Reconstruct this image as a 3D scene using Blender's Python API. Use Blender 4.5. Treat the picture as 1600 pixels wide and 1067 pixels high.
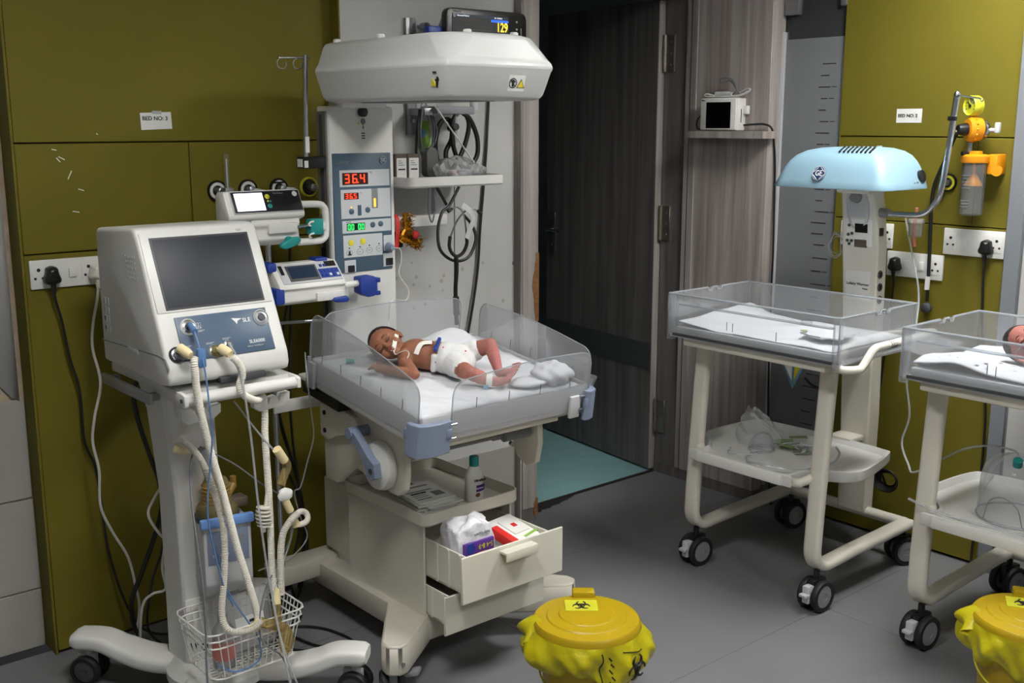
import bpy, bmesh, math, random
from mathutils import Vector, Matrix

for o in list(bpy.data.objects):
    bpy.data.objects.remove(o)
scene = bpy.context.scene
col = scene.collection
random.seed(7)
R = math.radians

# ---------------------------------------------------------------- camera
cam_data = bpy.data.cameras.new('camera')
cam_data.sensor_width = 36.0
cam_data.lens = 1700.0 / 1600.0 * 36.0
cam = bpy.data.objects.new('camera', cam_data)
cam.location = (0, 0, 1.65)
cam.rotation_euler = (R(90 - 11.31), 0, R(-40.5))
col.objects.link(cam)
scene.camera = cam

# ---------------------------------------------------------------- world, exposure, lamp strength
world = bpy.data.worlds.new('world')
scene.world = world
world.use_nodes = True
world.node_tree.nodes['Background'].inputs[0].default_value = (0.9, 0.95, 1.0, 1)
world.node_tree.nodes['Background'].inputs[1].default_value = 0.02
scene.view_settings.view_transform = 'Standard'
scene.view_settings.look = 'None'
scene.view_settings.gamma = 1.0
scene.view_settings.use_curve_mapping = False
scene.view_settings.exposure = 0.12
# ceiling panels: (x, y, strength); the lamps themselves are built with the ceiling
CEILING_LAMPS = [(3.15, 1.55, 50.0), (0.95, 1.55, 37.0), (2.0, -0.6, 36.0), (-0.7, -1.3, 12.0)]
RIM = 0.13  # depth of the unseen panel rims, set to cut lamplight off the wall tops
CEIL = 2.72

# ---------------------------------------------------------------- materials
MATS = {}
def nodes_of(name):
    m = bpy.data.materials.new(name)
    m.use_nodes = True
    nt = m.node_tree
    return m, nt, nt.nodes['Principled BSDF']

def lin(c):
    return tuple(((v / 255.0) / 12.92 if v / 255.0 <= 0.04045 else ((v / 255.0 + 0.055) / 1.055) ** 2.4) for v in c)

def M(name, rgb, rough=0.5, metal=0.0, noise=0.0, scale=6.0, bump=0.0, bscale=60.0, emit=0.0, coat=0.0, stretch=(1, 1, 1), sss=0.0, spec=0.5):
    """procedural principled material, rgb given as sRGB 0-255"""
    m, nt, bs = nodes_of(name)
    c = lin(rgb)
    bs.inputs['Base Color'].default_value = (*c, 1)
    bs.inputs['Roughness'].default_value = rough
    bs.inputs['Metallic'].default_value = metal
    bs.inputs['Coat Weight'].default_value = coat
    bs.inputs['Specular IOR Level'].default_value = spec
    if sss:
        bs.inputs['Subsurface Weight'].default_value = sss
        bs.inputs['Subsurface Radius'].default_value = (0.012, 0.005, 0.003)
        bs.inputs['Subsurface Scale'].default_value = 0.6
    if emit:
        bs.inputs['Emission Color'].default_value = (*c, 1)
        bs.inputs['Emission Strength'].default_value = emit
    tc = None
    if noise or bump:
        tc = nt.nodes.new('ShaderNodeTexCoord')
        mp = nt.nodes.new('ShaderNodeMapping')
        mp.inputs['Scale'].default_value = stretch
        nt.links.new(tc.outputs['Object'], mp.inputs[0])
    if noise:
        nz = nt.nodes.new('ShaderNodeTexNoise')
        nz.inputs['Scale'].default_value = scale
        nz.inputs['Detail'].default_value = 5
        nt.links.new(mp.outputs[0], nz.inputs['Vector'])
        rp = nt.nodes.new('ShaderNodeValToRGB')
        rp.color_ramp.elements[0].position = 0.3
        rp.color_ramp.elements[1].position = 0.7
        rp.color_ramp.elements[0].color = (*[v * (1 - noise) for v in c], 1)
        rp.color_ramp.elements[1].color = (*[min(1, v * (1 + noise)) for v in c], 1)
        nt.links.new(nz.outputs['Fac'], rp.inputs[0])
        nt.links.new(rp.outputs[0], bs.inputs['Base Color'])
    if bump:
        n2 = nt.nodes.new('ShaderNodeTexNoise')
        n2.inputs['Scale'].default_value = bscale
        n2.inputs['Detail'].default_value = 3
        nt.links.new(mp.outputs[0], n2.inputs['Vector'])
        bp = nt.nodes.new('ShaderNodeBump')
        bp.inputs['Strength'].default_value = bump
        bp.inputs['Distance'].default_value = 0.01
        nt.links.new(n2.outputs['Fac'], bp.inputs['Height'])
        nt.links.new(bp.outputs[0], bs.inputs['Normal'])
    MATS[name] = m
    return m

def clear(name, tint=(0.94, 0.95, 0.96), haze=0.06, hazecol=(0.8, 0.82, 0.85), rough=0.06, edge=0.5):
    """thin clear sheet: straight transmission, fresnel gloss and a little surface haze"""
    m = bpy.data.materials.new(name)
    m.use_nodes = True
    nt = m.node_tree
    nt.nodes.clear()
    out = nt.nodes.new('ShaderNodeOutputMaterial')
    tr = nt.nodes.new('ShaderNodeBsdfTransparent')
    tr.inputs[0].default_value = (*tint, 1)
    gl = nt.nodes.new('ShaderNodeBsdfGlossy')
    gl.inputs['Roughness'].default_value = rough
    df = nt.nodes.new('ShaderNodeBsdfDiffuse')
    df.inputs[0].default_value = (*hazecol, 1)
    lw = nt.nodes.new('ShaderNodeLayerWeight')
    lw.inputs[0].default_value = 0.25
    m1 = nt.nodes.new('ShaderNodeMixShader')
    m1.inputs[0].default_value = haze
    m2 = nt.nodes.new('ShaderNodeMixShader')
    mt = nt.nodes.new('ShaderNodeMath')
    mt.operation = 'MULTIPLY'
    mt.inputs[1].default_value = edge
    nt.links.new(tr.outputs[0], m1.inputs[1]); nt.links.new(df.outputs[0], m1.inputs[2])
    nt.links.new(lw.outputs['Fresnel'], mt.inputs[0]); nt.links.new(mt.outputs[0], m2.inputs[0])
    nt.links.new(m1.outputs[0], m2.inputs[1]); nt.links.new(gl.outputs[0], m2.inputs[2])
    nt.links.new(m2.outputs[0], out.inputs[0])
    MATS[name] = m
    return m

def wood(name, dark, mid, light, axis='z'):
    m, nt, bs = nodes_of(name)
    tc = nt.nodes.new('ShaderNodeTexCoord')
    mp = nt.nodes.new('ShaderNodeMapping')
    mp.inputs['Scale'].default_value = (14, 14, 0.5)
    nz = nt.nodes.new('ShaderNodeTexNoise')
    nz.inputs['Scale'].default_value = 1.6
    nz.inputs['Detail'].default_value = 8
    nz.inputs['Roughness'].default_value = 0.65
    nz.inputs['Distortion'].default_value = 0.4
    rp = nt.nodes.new('ShaderNodeValToRGB')
    e = rp.color_ramp.elements
    e[0].position = 0.34; e[0].color = (*lin(dark), 1)
    e[1].position = 0.66; e[1].color = (*lin(light), 1)
    k = e.new(0.5); k.color = (*lin(mid), 1)
    nt.links.new(tc.outputs['Object'], mp.inputs[0])
    nt.links.new(mp.outputs[0], nz.inputs['Vector'])
    nt.links.new(nz.outputs['Fac'], rp.inputs[0])
    nt.links.new(rp.outputs[0], bs.inputs['Base Color'])
    bs.inputs['Roughness'].default_value = 0.55
    MATS[name] = m
    return m

M("olive", (106, 98, 32), 0.6, noise=0.06, scale=2.5, spec=0.15)
M('olive_gap', (45, 38, 14), 0.8)
M('white_wall', (184, 184, 182), 0.75, noise=0.06, scale=3)
M('plaster', (176, 160, 138), 0.9, noise=0.15, scale=20, bump=0.4)
M('tile_white', (158, 156, 150), 0.3, noise=0.03)
M('floor_grey', (110, 110, 113), 0.5, noise=0.10, scale=1.6)
M('floor_joint', (98, 98, 100), 0.6)
M('teal_floor', (130, 170, 172), 0.45, noise=0.06, scale=14)
M('dark_stain', (36, 32, 30), 0.7)
M('grey_trim', (120, 124, 130), 0.45)
M('ceiling', (215, 215, 212), 0.9)
M('lamp_frame', (225, 225, 225), 0.5)
wood('wood_grey', (124, 114, 109), (152, 143, 139), (176, 169, 166))
wood('wood_dark', (80, 76, 74), (98, 93, 91), (114, 109, 107))
wood('wood_pale', (128, 122, 118), (150, 144, 139), (168, 162, 158))
M('particle_board', (126, 86, 50), 0.9, noise=0.25, scale=60, bump=0.5)
M('hinge_metal', (150, 140, 128), 0.4, metal=0.9, noise=0.15, scale=60)
M('white_plastic', (222, 222, 218), 0.35, noise=0.015, scale=4)
M('cream_plastic', (216, 213, 200), 0.42, noise=0.03, scale=5)
M('cream_metal', (214, 210, 198), 0.4, noise=0.04, scale=7)
M('base_cream', (184, 180, 168), 0.45, noise=0.05, scale=7)
M('vent_white', (214, 214, 210), 0.4, noise=0.02)
M('hood_white', (200, 201, 200), 0.36, spec=0.3)
M('black_plastic', (18, 18, 20), 0.35)
M('black_rubber', (22, 22, 24), 0.6)
M('dark_grey', (62, 64, 68), 0.5)
M('adapter_grey', (96, 96, 94), 0.5)
M('tray_grey', (184, 185, 188), 0.35)
M('mid_grey', (128, 130, 134), 0.5)
M('light_grey', (186, 188, 190), 0.45)
M('steel', (190, 192, 196), 0.22, metal=1.0)
M('brushed', (150, 152, 155), 0.4, metal=0.8)
M('screen_off', (30, 35, 43), 0.5)
M('screen_lcd', (38, 52, 72), 0.2)
M('screen_black', (5, 5, 6), 0.15)
M('panel_blue', (62, 84, 108), 0.4)
M('panel_slate', (68, 90, 106), 0.4)
M('panel_pale', (196, 201, 204), 0.45)
M('clip_blue', (122, 134, 156), 0.4)
M('ink', (22, 22, 24), 0.6)
M('ink_grey', (120, 124, 128), 0.6)
M('ink_white', (232, 234, 236), 0.5)
M('paper', (226, 226, 222), 0.8)
M('led_red', (255, 60, 30), 0.4, emit=2.2)
M('led_back', (52, 10, 10), 0.3)
M('led_green', (60, 235, 110), 0.4, emit=1.3)
M('led_green_back', (10, 34, 18), 0.3)
M('led_amber', (255, 178, 60), 0.4, emit=1.4)
M('lit_screen', (224, 232, 255), 0.4, emit=1.5)
M('teal', (24, 140, 136), 0.45)
M('royal_blue', (26, 54, 138), 0.45)
M('yellow_btn', (222, 206, 50), 0.5)
M('cable_black', (16, 16, 17), 0.5)
M('cable_white', (206, 204, 196), 0.5)
M('cable_grey', (104, 106, 110), 0.5)
M('cable_blue', (82, 120, 166), 0.5)
M('hose_white', (222, 218, 206), 0.5)
M('hose_tan', (206, 201, 190), 0.5)
M('connector_cream', (232, 216, 168), 0.45)
M('linen', (208, 210, 215), 0.9, noise=0.03, scale=9, bump=0.25, bscale=40)
M('diaper', (214, 214, 213), 0.85, bump=0.3, bscale=50)
M('skin', (156, 98, 72), 0.5, noise=0.10, scale=22, sss=0.25)
M('skin_pink', (186, 112, 104), 0.5, noise=0.10, scale=24, sss=0.25)
M('hair', (26, 19, 16), 0.8, bump=0.6, bscale=220)
M('lip', (126, 58, 54), 0.5)
M('tape', (232, 230, 222), 0.8)
M('bin_yellow', (172, 145, 4), 0.4, noise=0.03)
M('bag_yellow', (178, 168, 10), 0.32, noise=0.12, scale=18, bump=0.5, bscale=22)
M('sky_hood', (138, 172, 190), 0.4)
M('suction_orange', (220, 142, 12), 0.4)
M('gauge_yellow', (200, 198, 48), 0.4)
M('brown_box', (84, 72, 62), 0.6)
M('gold', (200, 150, 46), 0.25, metal=0.9, noise=0.3, scale=80)
M('red_cloth', (186, 36, 30), 0.6)
M('purple', (86, 44, 132), 0.5)
M('red_print', (206, 40, 34), 0.5)
M('green_print', (130, 176, 62), 0.5)
M('green_dull', (110, 126, 84), 0.6)
M('cyan_print', (110, 160, 190), 0.5)
M('lamp_lit', (255, 250, 240), 0.5)
M('mattress', (180, 181, 184), 0.7)
M('amber_glass', (150, 120, 56), 0.25)
clear('acrylic', haze=0.14)
clear('acrylic_edge', tint=(0.72, 0.77, 0.81), haze=0.26, edge=0.7)
clear('clear_plastic', haze=0.07, rough=0.1)
clear('clear_tube', tint=(0.85, 0.87, 0.88), haze=0.3, rough=0.1)
clear('poly_bag', haze=0.20, hazecol=(0.95, 0.95, 0.96), rough=0.15, edge=0.9)
clear('amber_clear', tint=(0.8, 0.68, 0.4), haze=0.25, hazecol=(0.6, 0.5, 0.25), rough=0.1)
clear('window_glass', tint=(0.55, 0.57, 0.58), haze=0.05, rough=0.04, edge=0.8)
clear('frost_film', tint=(0.30, 0.31, 0.33), haze=0.80, hazecol=lin((132, 135, 138)), rough=0.25, edge=0.5)

# ---------------------------------------------------------------- mesh builder
def catmull(pts, n=8, closed=False):
    P = [Vector(p) for p in pts]
    if len(P) < 3:
        return P
    out = []
    L = len(P)
    rng = range(L) if closed else range(L - 1)
    for i in rng:
        p1, p2 = P[i], P[(i + 1) % L]
        p0 = P[i - 1] if (closed or i > 0) else p1 * 2 - p2
        p3 = P[(i + 2) % L] if (closed or i + 2 < L) else p2 * 2 - p1
        for k in range(n):
            t = k / n
            out.append(0.5 * ((2 * p1) + (p2 - p0) * t + (2 * p0 - 5 * p1 + 4 * p2 - p3) * t * t + (3 * p1 - p0 - 3 * p2 + p3) * t ** 3))
    if not closed:
        out.append(P[-1])
    return out

class B:
    def __init__(s):
        s.bm = bmesh.new()
    def _v(s, pts):
        return [s.bm.verts.new(p) for p in pts]
    def _f(s, vs):
        try:
            return s.bm.faces.new(vs)
        except ValueError:
            return None
    def box(s, x0, x1, y0, y1, z0, z1, bev=0.0, seg=2, m=None):
        b = bmesh.new()
        bmesh.ops.create_cube(b, size=1)
        bmesh.ops.scale(b, vec=(x1 - x0, y1 - y0, z1 - z0), verts=b.verts)
        bmesh.ops.translate(b, vec=((x0 + x1) / 2, (y0 + y1) / 2, (z0 + z1) / 2), verts=b.verts)
        if bev:
            bmesh.ops.bevel(b, geom=b.edges[:], offset=min(bev, 0.49 * min(abs(x1 - x0), abs(y1 - y0), abs(z1 - z0))), segments=seg, profile=0.5, affect='EDGES')
        if m is not None:
            bmesh.ops.transform(b, matrix=m, verts=b.verts)
        s._join(b)
        return s
    def _join(s, b):
        me = bpy.data.meshes.new('tmp')
        b.to_mesh(me)
        b.free()
        s.bm.from_mesh(me)
        bpy.data.meshes.remove(me)
    def loft(s, rings, cap=True, closed=True):
        vs = [s._v(r) for r in rings]
        n = len(vs[0])
        for a, b in zip(vs[:-1], vs[1:]):
            for i in range(n if closed else n - 1):
                j = (i + 1) % n
                s._f((a[i], a[j], b[j], b[i]))
        if cap:
            s._f(list(reversed(vs[0])))
            s._f(vs[-1])
        return s
    def tube(s, pts, r, n=8, smooth=6, closed=False, cap=True):
        """r: a number or a function of the 0..1 position along the path"""
        P = catmull(pts, smooth, closed) if smooth else [Vector(p) for p in pts]
        L = len(P)
        up = None
        rings = []
        for i in range(L):
            a = P[i - 1] if (i > 0 or closed) else P[i]
            b = P[(i + 1) % L] if (i < L - 1 or closed) else P[i]
            t = (b - a)
            t = t.normalized() if t.length > 1e-9 else Vector((0, 0, 1))
            if up is None:
                up = Vector((0, 0, 1)) if abs(t.z) < 0.9 else Vector((1, 0, 0))
            sd = t.cross(up)
            if sd.length < 1e-6:
                sd = t.cross(Vector((0.3, 1, 0.2)))
            sd.normalize()
            up = sd.cross(t).normalized()
            rr = r(i / (L - 1)) if callable(r) else r
            rings.append([P[i] + (sd * math.cos(k * 2 * math.pi / n) + up * math.sin(k * 2 * math.pi / n)) * rr for k in range(n)])
        if closed:
            rings.append(rings[0])
            s.loft(rings, cap=False)
            bmesh.ops.remove_doubles(s.bm, verts=s.bm.verts, dist=1e-6)
        else:
            s.loft(rings, cap=cap)
        return s
    def cyl(s, p0, p1, r0, r1=None, n=20, cap=True):
        return s.tube([p0, p1], (lambda t: r0 + (r0 if r1 is None else r1) * t - r0 * t) if r1 is not None else r0, n=n, smooth=0, cap=cap)
    def lathe(s, prof, c=(0, 0, 0), axis=(0, 0, 1), n=24, cap=True, arc=2 * math.pi):
        """prof: (radius, height along the axis)"""
        ax = Vector(axis).normalized()
        u = ax.orthogonal().normalized()
        w = ax.cross(u)
        c = Vector(c)
        rings = [[c + ax * h + (u * math.cos(k * arc / n) + w * math.sin(k * arc / n)) * max(r, 1e-4) for k in range(n)] for r, h in prof]
        return s.loft(rings, cap=cap)
    def prism(s, poly, axis, a0, a1, bev=0.0, seg=2):
        """poly: 2-d outline, extruded along x ((y,z) outline), y ((x,z)) or z ((x,y))"""
        def P(p, a):
            return (a, p[0], p[1]) if axis == 'x' else ((p[0], a, p[1]) if axis == 'y' else (p[0], p[1], a))
        b = bmesh.new()
        v0 = [b.verts.new(P(p, a0)) for p in poly]
        v1 = [b.verts.new(P(p, a1)) for p in poly]
        n = len(poly)
        b.faces.new(v0); b.faces.new(list(reversed(v1)))
        for i in range(n):
            j = (i + 1) % n
            b.faces.new((v0[j], v0[i], v1[i], v1[j]))
        bmesh.ops.recalc_face_normals(b, faces=b.faces)
        if bev:
            bmesh.ops.bevel(b, geom=b.edges[:], offset=bev, segments=seg, profile=0.5, affect='EDGES', clamp_overlap=True)
        s._join(b)
        return s
    def ball(s, c, r, seg=16, ring=10):
        r = (r, r, r) if not hasattr(r, '__len__') else r
        b = bmesh.new()
        bmesh.ops.create_uvsphere(b, u_segments=seg, v_segments=ring, radius=1)
        bmesh.ops.scale(b, vec=r, verts=b.verts)
        bmesh.ops.translate(b, vec=c, verts=b.verts)
        s._join(b)
        return s
    def grid(s, fn, nu, nv):
        vs = [[s.bm.verts.new(fn(i / nu, j / nv)) for j in range(nv + 1)] for i in range(nu + 1)]
        for i in range(nu):
            for j in range(nv):
                s._f((vs[i][j], vs[i + 1][j], vs[i + 1][j + 1], vs[i][j + 1]))
        return s
    def xf(s, m):
        bmesh.ops.transform(s.bm, matrix=m, verts=s.bm.verts)
        return s
    def mesh(s, name, mat, origin=(0, 0, 0), ang=38):
        o = Vector(origin)
        if o.length:
            bmesh.ops.translate(s.bm, vec=-o, verts=s.bm.verts)
        bmesh.ops.recalc_face_normals(s.bm, faces=s.bm.faces)
        me = bpy.data.meshes.new(name)
        s.bm.to_mesh(me)
        s.bm.free()
        me.materials.append(MATS[mat] if isinstance(mat, str) else mat)
        if ang:
            me.shade_smooth()
            me.set_sharp_from_angle(angle=R(ang))
        return me

def world_origin(o):
    v = Vector((0, 0, 0))
    while o is not None:
        v = v + Vector(o.location)
        o = o.parent
    return v

def obj(name, b, mat, parent=None, label=None, cat=None, group=None, kind=None, origin=None, ang=38, solid=0, bevel=0, local=False):
    """link one mesh object. Coordinates given in the room; kept relative to the parent (or to origin)"""
    if parent is not None and not local:
        org = world_origin(parent)
    else:
        org = Vector(origin) if origin is not None else Vector((0, 0, 0))
    me = b.mesh(name, mat, org, ang)
    o = bpy.data.objects.new(name, me)
    if parent is not None:
        o.parent = parent
    elif origin is not None:
        o.location = origin
    col.objects.link(o)
    if solid:
        md = o.modifiers.new('thickness', 'SOLIDIFY'); md.thickness = solid; md.offset = 0
    if bevel:
        md = o.modifiers.new('edges', 'BEVEL'); md.width = bevel; md.segments = 2; md.limit_method = 'ANGLE'
    tag(o, label, cat, group, kind)
    return o

def tag(o, label=None, cat=None, group=None, kind=None):
    if label: o['label'] = label
    if cat: o['category'] = cat
    if group: o['group'] = group
    if kind: o['kind'] = kind
    return o

def thing(name, label, cat, loc=(0, 0, 0), rotz=0.0, group=None):
    o = bpy.data.objects.new(name, None)
    o.empty_display_size = 0.05
    o.location = loc
    o.rotation_euler = (0, 0, rotz)
    col.objects.link(o)
    return tag(o, label, cat, group)

def copy_tree(o, parent=None):
    c = o.copy()
    col.objects.link(c)
    c.parent = parent
    for ch in list(o.children):
        copy_tree(ch, c)
    return c

def text(name, s, size, loc, face, mat, parent=None, align='LEFT', bold=0.0, depth=0.0006, rot=None, sx=1.0):
    """flat lettering. face: '-y' (reads along +x) or '-x' (reads along -y) or 'z', or a matrix"""
    cu = bpy.data.curves.new('txt', 'FONT')
    cu.body = s
    cu.size = size
    cu.align_x = align
    cu.align_y = 'CENTER'
    cu.extrude = depth
    cu.offset = bold * size
    cu.resolution_u = 3
    t = bpy.data.objects.new('txt', cu)
    col.objects.link(t)
    dg = bpy.context.evaluated_depsgraph_get()
    dg.update()
    me = bpy.data.meshes.new_from_object(t.evaluated_get(dg))
    bpy.data.objects.remove(t)
    bpy.data.curves.remove(cu)
    if face == '-y':
        mt = Matrix(((1, 0, 0), (0, 0, -1), (0, 1, 0))).to_4x4()
    elif face == '-x':
        mt = Matrix(((0, 0, -1), (-1, 0, 0), (0, 1, 0))).to_4x4()
    elif face == 'z':
        mt = Matrix.Identity(4)
    else:
        mt = face.to_4x4()
    if rot:
        mt = mt @ Matrix.Rotation(rot, 4, 'Z')
    mt = Matrix.Translation(Vector(loc) - (world_origin(parent) if parent else Vector())) @ mt @ Matrix.Diagonal((sx, 1, 1, 1))
    me.transform(mt)
    me.name = name
    me.materials.clear()
    me.materials.append(MATS[mat])
    o = bpy.data.objects.new(name, me)
    o.parent = parent
    col.objects.link(o)
    return o

SEG = {'0': 'abcdef', '1': 'bc', '2': 'abged', '3': 'abgcd', '4': 'fgbc', '5': 'afgcd', '6': 'afgedc', '7': 'abc', '8': 'abcdefg', '9': 'abcdfg'}
def digits(b, s, x, z, y, w, h, step):
    """seven-segment figures on a plane facing -y"""
    t = h * 0.11
    for ch in s:
        if ch == '.':
            b.box(x - step + w + t * 0.3, x - step + w + t * 1.5, y, y + 0.002, z, z + t * 1.2)
            continue
        if ch != ' ':
            for g in SEG[ch]:
                if g in 'agd':
                    zz = {'a': z + h - t, 'g': z + h / 2 - t / 2, 'd': z}[g]
                    b.box(x + t * 0.5, x + w - t * 0.5, y, y + 0.002, zz, zz + t)
                else:
                    xx = x + w - t if g in 'bc' else x
                    z0 = z + h / 2 if g in 'bf' else z
                    b.box(xx, xx + t, y, y + 0.002, z0 + t * 0.35, z0 + h / 2 - t * 0.35)
        x += step
    return b
# ================================================================ the room
YO, YW, YJ = 3.36, 3.31, 3.265        # olive panelling, white wall, door jamb faces
XR, XP = 3.87, 3.80                    # right wall face, wood pillar face
# floor and its joints
fl = obj('floor', B().box(-1.7, 3.95, -2.7, 3.40, -0.05, 0.0), 'floor_grey', kind='structure', label='grey vinyl floor with faint joints')
for (a, b_) in (((3.12, -2.6), (3.12, 3.3)), ((2.2, -2.6), (2.2, 3.3)), ((1.28, -2.6), (1.28, 3.3)), ((0.36, -2.6), (0.36, 3.3))):
    obj('floor_joint', B().box(a[0] - 0.0015, a[0] + 0.0015, a[1], b_[1], -0.001, 0.0006), 'floor_joint', fl)
for y in (2.9, 1.98, 1.06, 0.14, -0.78):
    obj('floor_joint', B().box(-1.6, 3.86, y - 0.0015, y + 0.0015, -0.001, 0.0006), 'floor_joint', fl)
# corridor behind the door
cf = obj('floor_corridor', B().box(2.0, 5.6, 3.40, 6.4, -0.05, 0.004), 'teal_floor', kind='structure', label='teal corridor floor beyond the open door')
def stain(u, v):
    w = 0.075 * max(0.0, 1 - u) ** 0.6 + 0.008 * math.sin(u * 33) * (1 - u) + 0.006 * math.sin(u * 71 + 1) * (1 - u) + 0.006
    return (2.91 + 0.36 * u, 3.40 - w * v, 0.0012)
obj('threshold_stain', B().grid(stain, 40, 3), 'dark_stain', fl)
obj('threshold_strip', B().box(2.91, 3.80, 3.392, 3.408, 0.0, 0.006), 'dark_stain', fl)
for n, a in (('wall_corridor_back', (2.0, 5.6, 6.4, 6.45, 0, CEIL)), ('wall_corridor_left', (1.95, 2.0, 3.45, 6.4, 0, CEIL)), ('wall_corridor_right', (5.6, 5.65, 3.4, 6.4, 0, CEIL))):
    obj(n, B().box(*a), 'white_wall', kind='structure')
obj('ceiling_corridor', B().box(1.95, 5.65, 3.5, 6.45, CEIL, CEIL + 0.05), 'ceiling', kind='structure')
# far-left tiled wall, set back behind the panelling
wt = obj('wall_tiled', B().box(-1.7, 0.99, 3.455, 3.50, 0, CEIL), 'plaster', kind='structure', label='bare plaster and white tile wall at far left')
for r, (z0, z1) in enumerate(((0.004, 0.196), (0.2, 0.498), (0.502, 0.82))):
    for k in range(5):
        x1 = 0.968 - k * 0.302
        obj('wall_tile', B().box(x1 - 0.298, x1, 3.447, 3.456, z0, z1, 0.002, 1), 'tile_white', wt)
def upper_plaster(u, v):
    x = -1.7 + 2.655 * u
    e = 0.84 + 0.03 * math.sin(u * 60) + 0.02 * math.sin(u * 131)
    z = e + (CEIL - e) * v
    return (x, 3.4495, z)
obj('plaster_skin', B().grid(upper_plaster, 120, 2), 'white_wall', wt, solid=0.006)
# olive panelled wall
wl = obj('wall_left', B().box(0.977, 2.16, YO + 0.012, 3.50, 0, CEIL), 'olive_gap', kind='structure', label='olive green panelled wall behind bed three')
obj('panel_end', B().box(0.9705, 0.9775, YO - 0.001, 3.50, 0, CEIL), 'olive', wl)
for a in ((0.979, 2.05, 1.5965, CEIL), (0.979, 1.5085, 1.2715, 1.5925), (1.5115, 2.05, 1.2715, 1.5925), (0.979, 2.05, 0.012, 1.2675)):
    obj('panel', B().box(a[0], a[1], YO, YO + 0.014, a[2], a[3], 0.0015, 1), 'olive', wl)
for (x, z, a, s) in ((1.11, 1.55, 0.5, 0.02), (1.13, 1.50, -1.1, 0.028), (1.16, 1.455, 0.3, 0.018), (1.10, 1.545, 0.9, 0.016), (1.30, 2.02, 1.1, 0.012), (1.14, 1.39, 0.2, 0.02), (1.09, 1.575, 0.2, 0.014), (1.22, 1.62, 0.6, 0.006)):
    m = Matrix.Translation((x, YO - 0.0005, z)) @ Matrix.Rotation(a, 4, 'Y')
    obj('scuff_mark', B().box(-s / 2, s / 2, -0.0004, 0.0004, -0.0012, 0.0012, m=m), 'paper', wl)
# white wall behind the warmer (stands proud of the panelling, olive return)
ww = obj('wall_back', B().box(2.052, 2.845, YW, 3.50, 0, CEIL), 'white_wall', kind='structure', label='scuffed white wall behind the radiant warmer')
obj('panel_return', B().box(2.046, 2.0525, YW - 0.004, 3.38, 0, CEIL), 'olive', ww)
obj('skirting', B().box(2.053, 2.844, YW - 0.006, YW + 0.002, 0, 0.34, 0.001, 1), 'tile_white', ww)
for i in range(14):
    random.seed(i + 3)
    x, z = random.uniform(2.2, 2.8), random.uniform(0.95, 1.15)
    obj('scuff_mark', B().lathe([(0.004 + 0.006 * random.random(), 0), (0.001, 0.0006)], (x, YW, z), (0, -1, 0), 7), 'tile_white', ww)
obj('wall_hole', B().lathe([(0.008, 0), (0.007, 0.002), (0.003, 0.001)], (2.835, YW, 1.10), (0, -1, 0), 12), 'mid_grey', ww)
# left door jamb, with the broken veneer edge
jb = obj('trim_1', B().box(2.845, 2.93, YJ, 3.50, 0.06, CEIL, 0.003, 1), 'wood_pale', kind='structure', label='pale wood door jamb with broken veneer edge')
obj('jamb_side', B().box(2.838, 2.8455, YJ + 0.004, 3.50, 0.0, CEIL), 'wood_grey', jb)
obj('jamb_foot', B().box(2.846, 2.929, YJ + 0.002, 3.49, 0.0, 0.0605), 'wood_dark', jb)
def chip(z0, z1, seedv, wmax):
    random.seed(seedv)
    pts = []
    n = 12
    for k in range(n + 1):
        z = z0 + (z1 - z0) * k / n
        w = wmax * (0.55 + 0.45 * math.sin(math.pi * min(1, k / n * 1.1))) * random.uniform(0.75, 1.05)
        pts.append((2.931 - w, z))
    return pts + [(2.9315, z1), (2.9315, z0)]
obj('chipped_edge', B().prism(chip(0.86, 1.14, 4, 0.035), 'y', YJ - 0.0015, YJ + 0.01), 'particle_board', jb)
obj('chipped_edge', B().prism(chip(0.02, 0.10, 5, 0.025), 'y', YJ - 0.0015, YJ + 0.01), 'particle_board', jb)
# header above the door, and the door itself
hd = obj('trim_2', B().box(2.93, 3.87, 3.30, 3.50, 2.20, CEIL), 'wood_dark', kind='structure', label='dark wood header above the door')
d = Vector((math.sin(R(7.0)), math.cos(R(7.0)), 0))
door = thing('door_1', 'dark grey wood door standing open into the corridor', 'door', (3.815, 3.405, 0.0), -R(7.0))
door['kind'] = 'structure'
if 'category' in door: del door['category']
# built in the leaf's own frame: y runs from the hinge, x across the thickness
obj('leaf', B().box(-0.038, 0.0, 0.0, 0.86, 0.012, 2.19, 0.002, 1), 'wood_dark', door, local=True)
obj('leaf_edge', B().box(-0.037, -0.001, -0.0015, 0.0, 0.013, 2.189), 'wood_pale', door, local=True)
M('door_band', (70, 72, 74), 0.45)
obj('door_band', B().box(-0.0395, -0.038, 0.004, 0.856, 0.50, 0.63), 'door_band', door, local=True)
hp = obj('handle', B().box(-0.046, -0.038, 0.775, 0.815, 0.98, 1.20, 0.003), 'dark_grey', door, local=True)
obj('lever', B().tube([(-0.046, 0.795, 1.11), (-0.085, 0.795, 1.11), (-0.09, 0.78, 1.11), (-0.09, 0.69, 1.108)], 0.008, 8, 4), 'steel', hp, local=True)
obj('keyhole', B().cyl((-0.045, 0.795, 1.03), (-0.05, 0.795, 1.03), 0.009, n=12), 'steel', hp, local=True)
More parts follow.
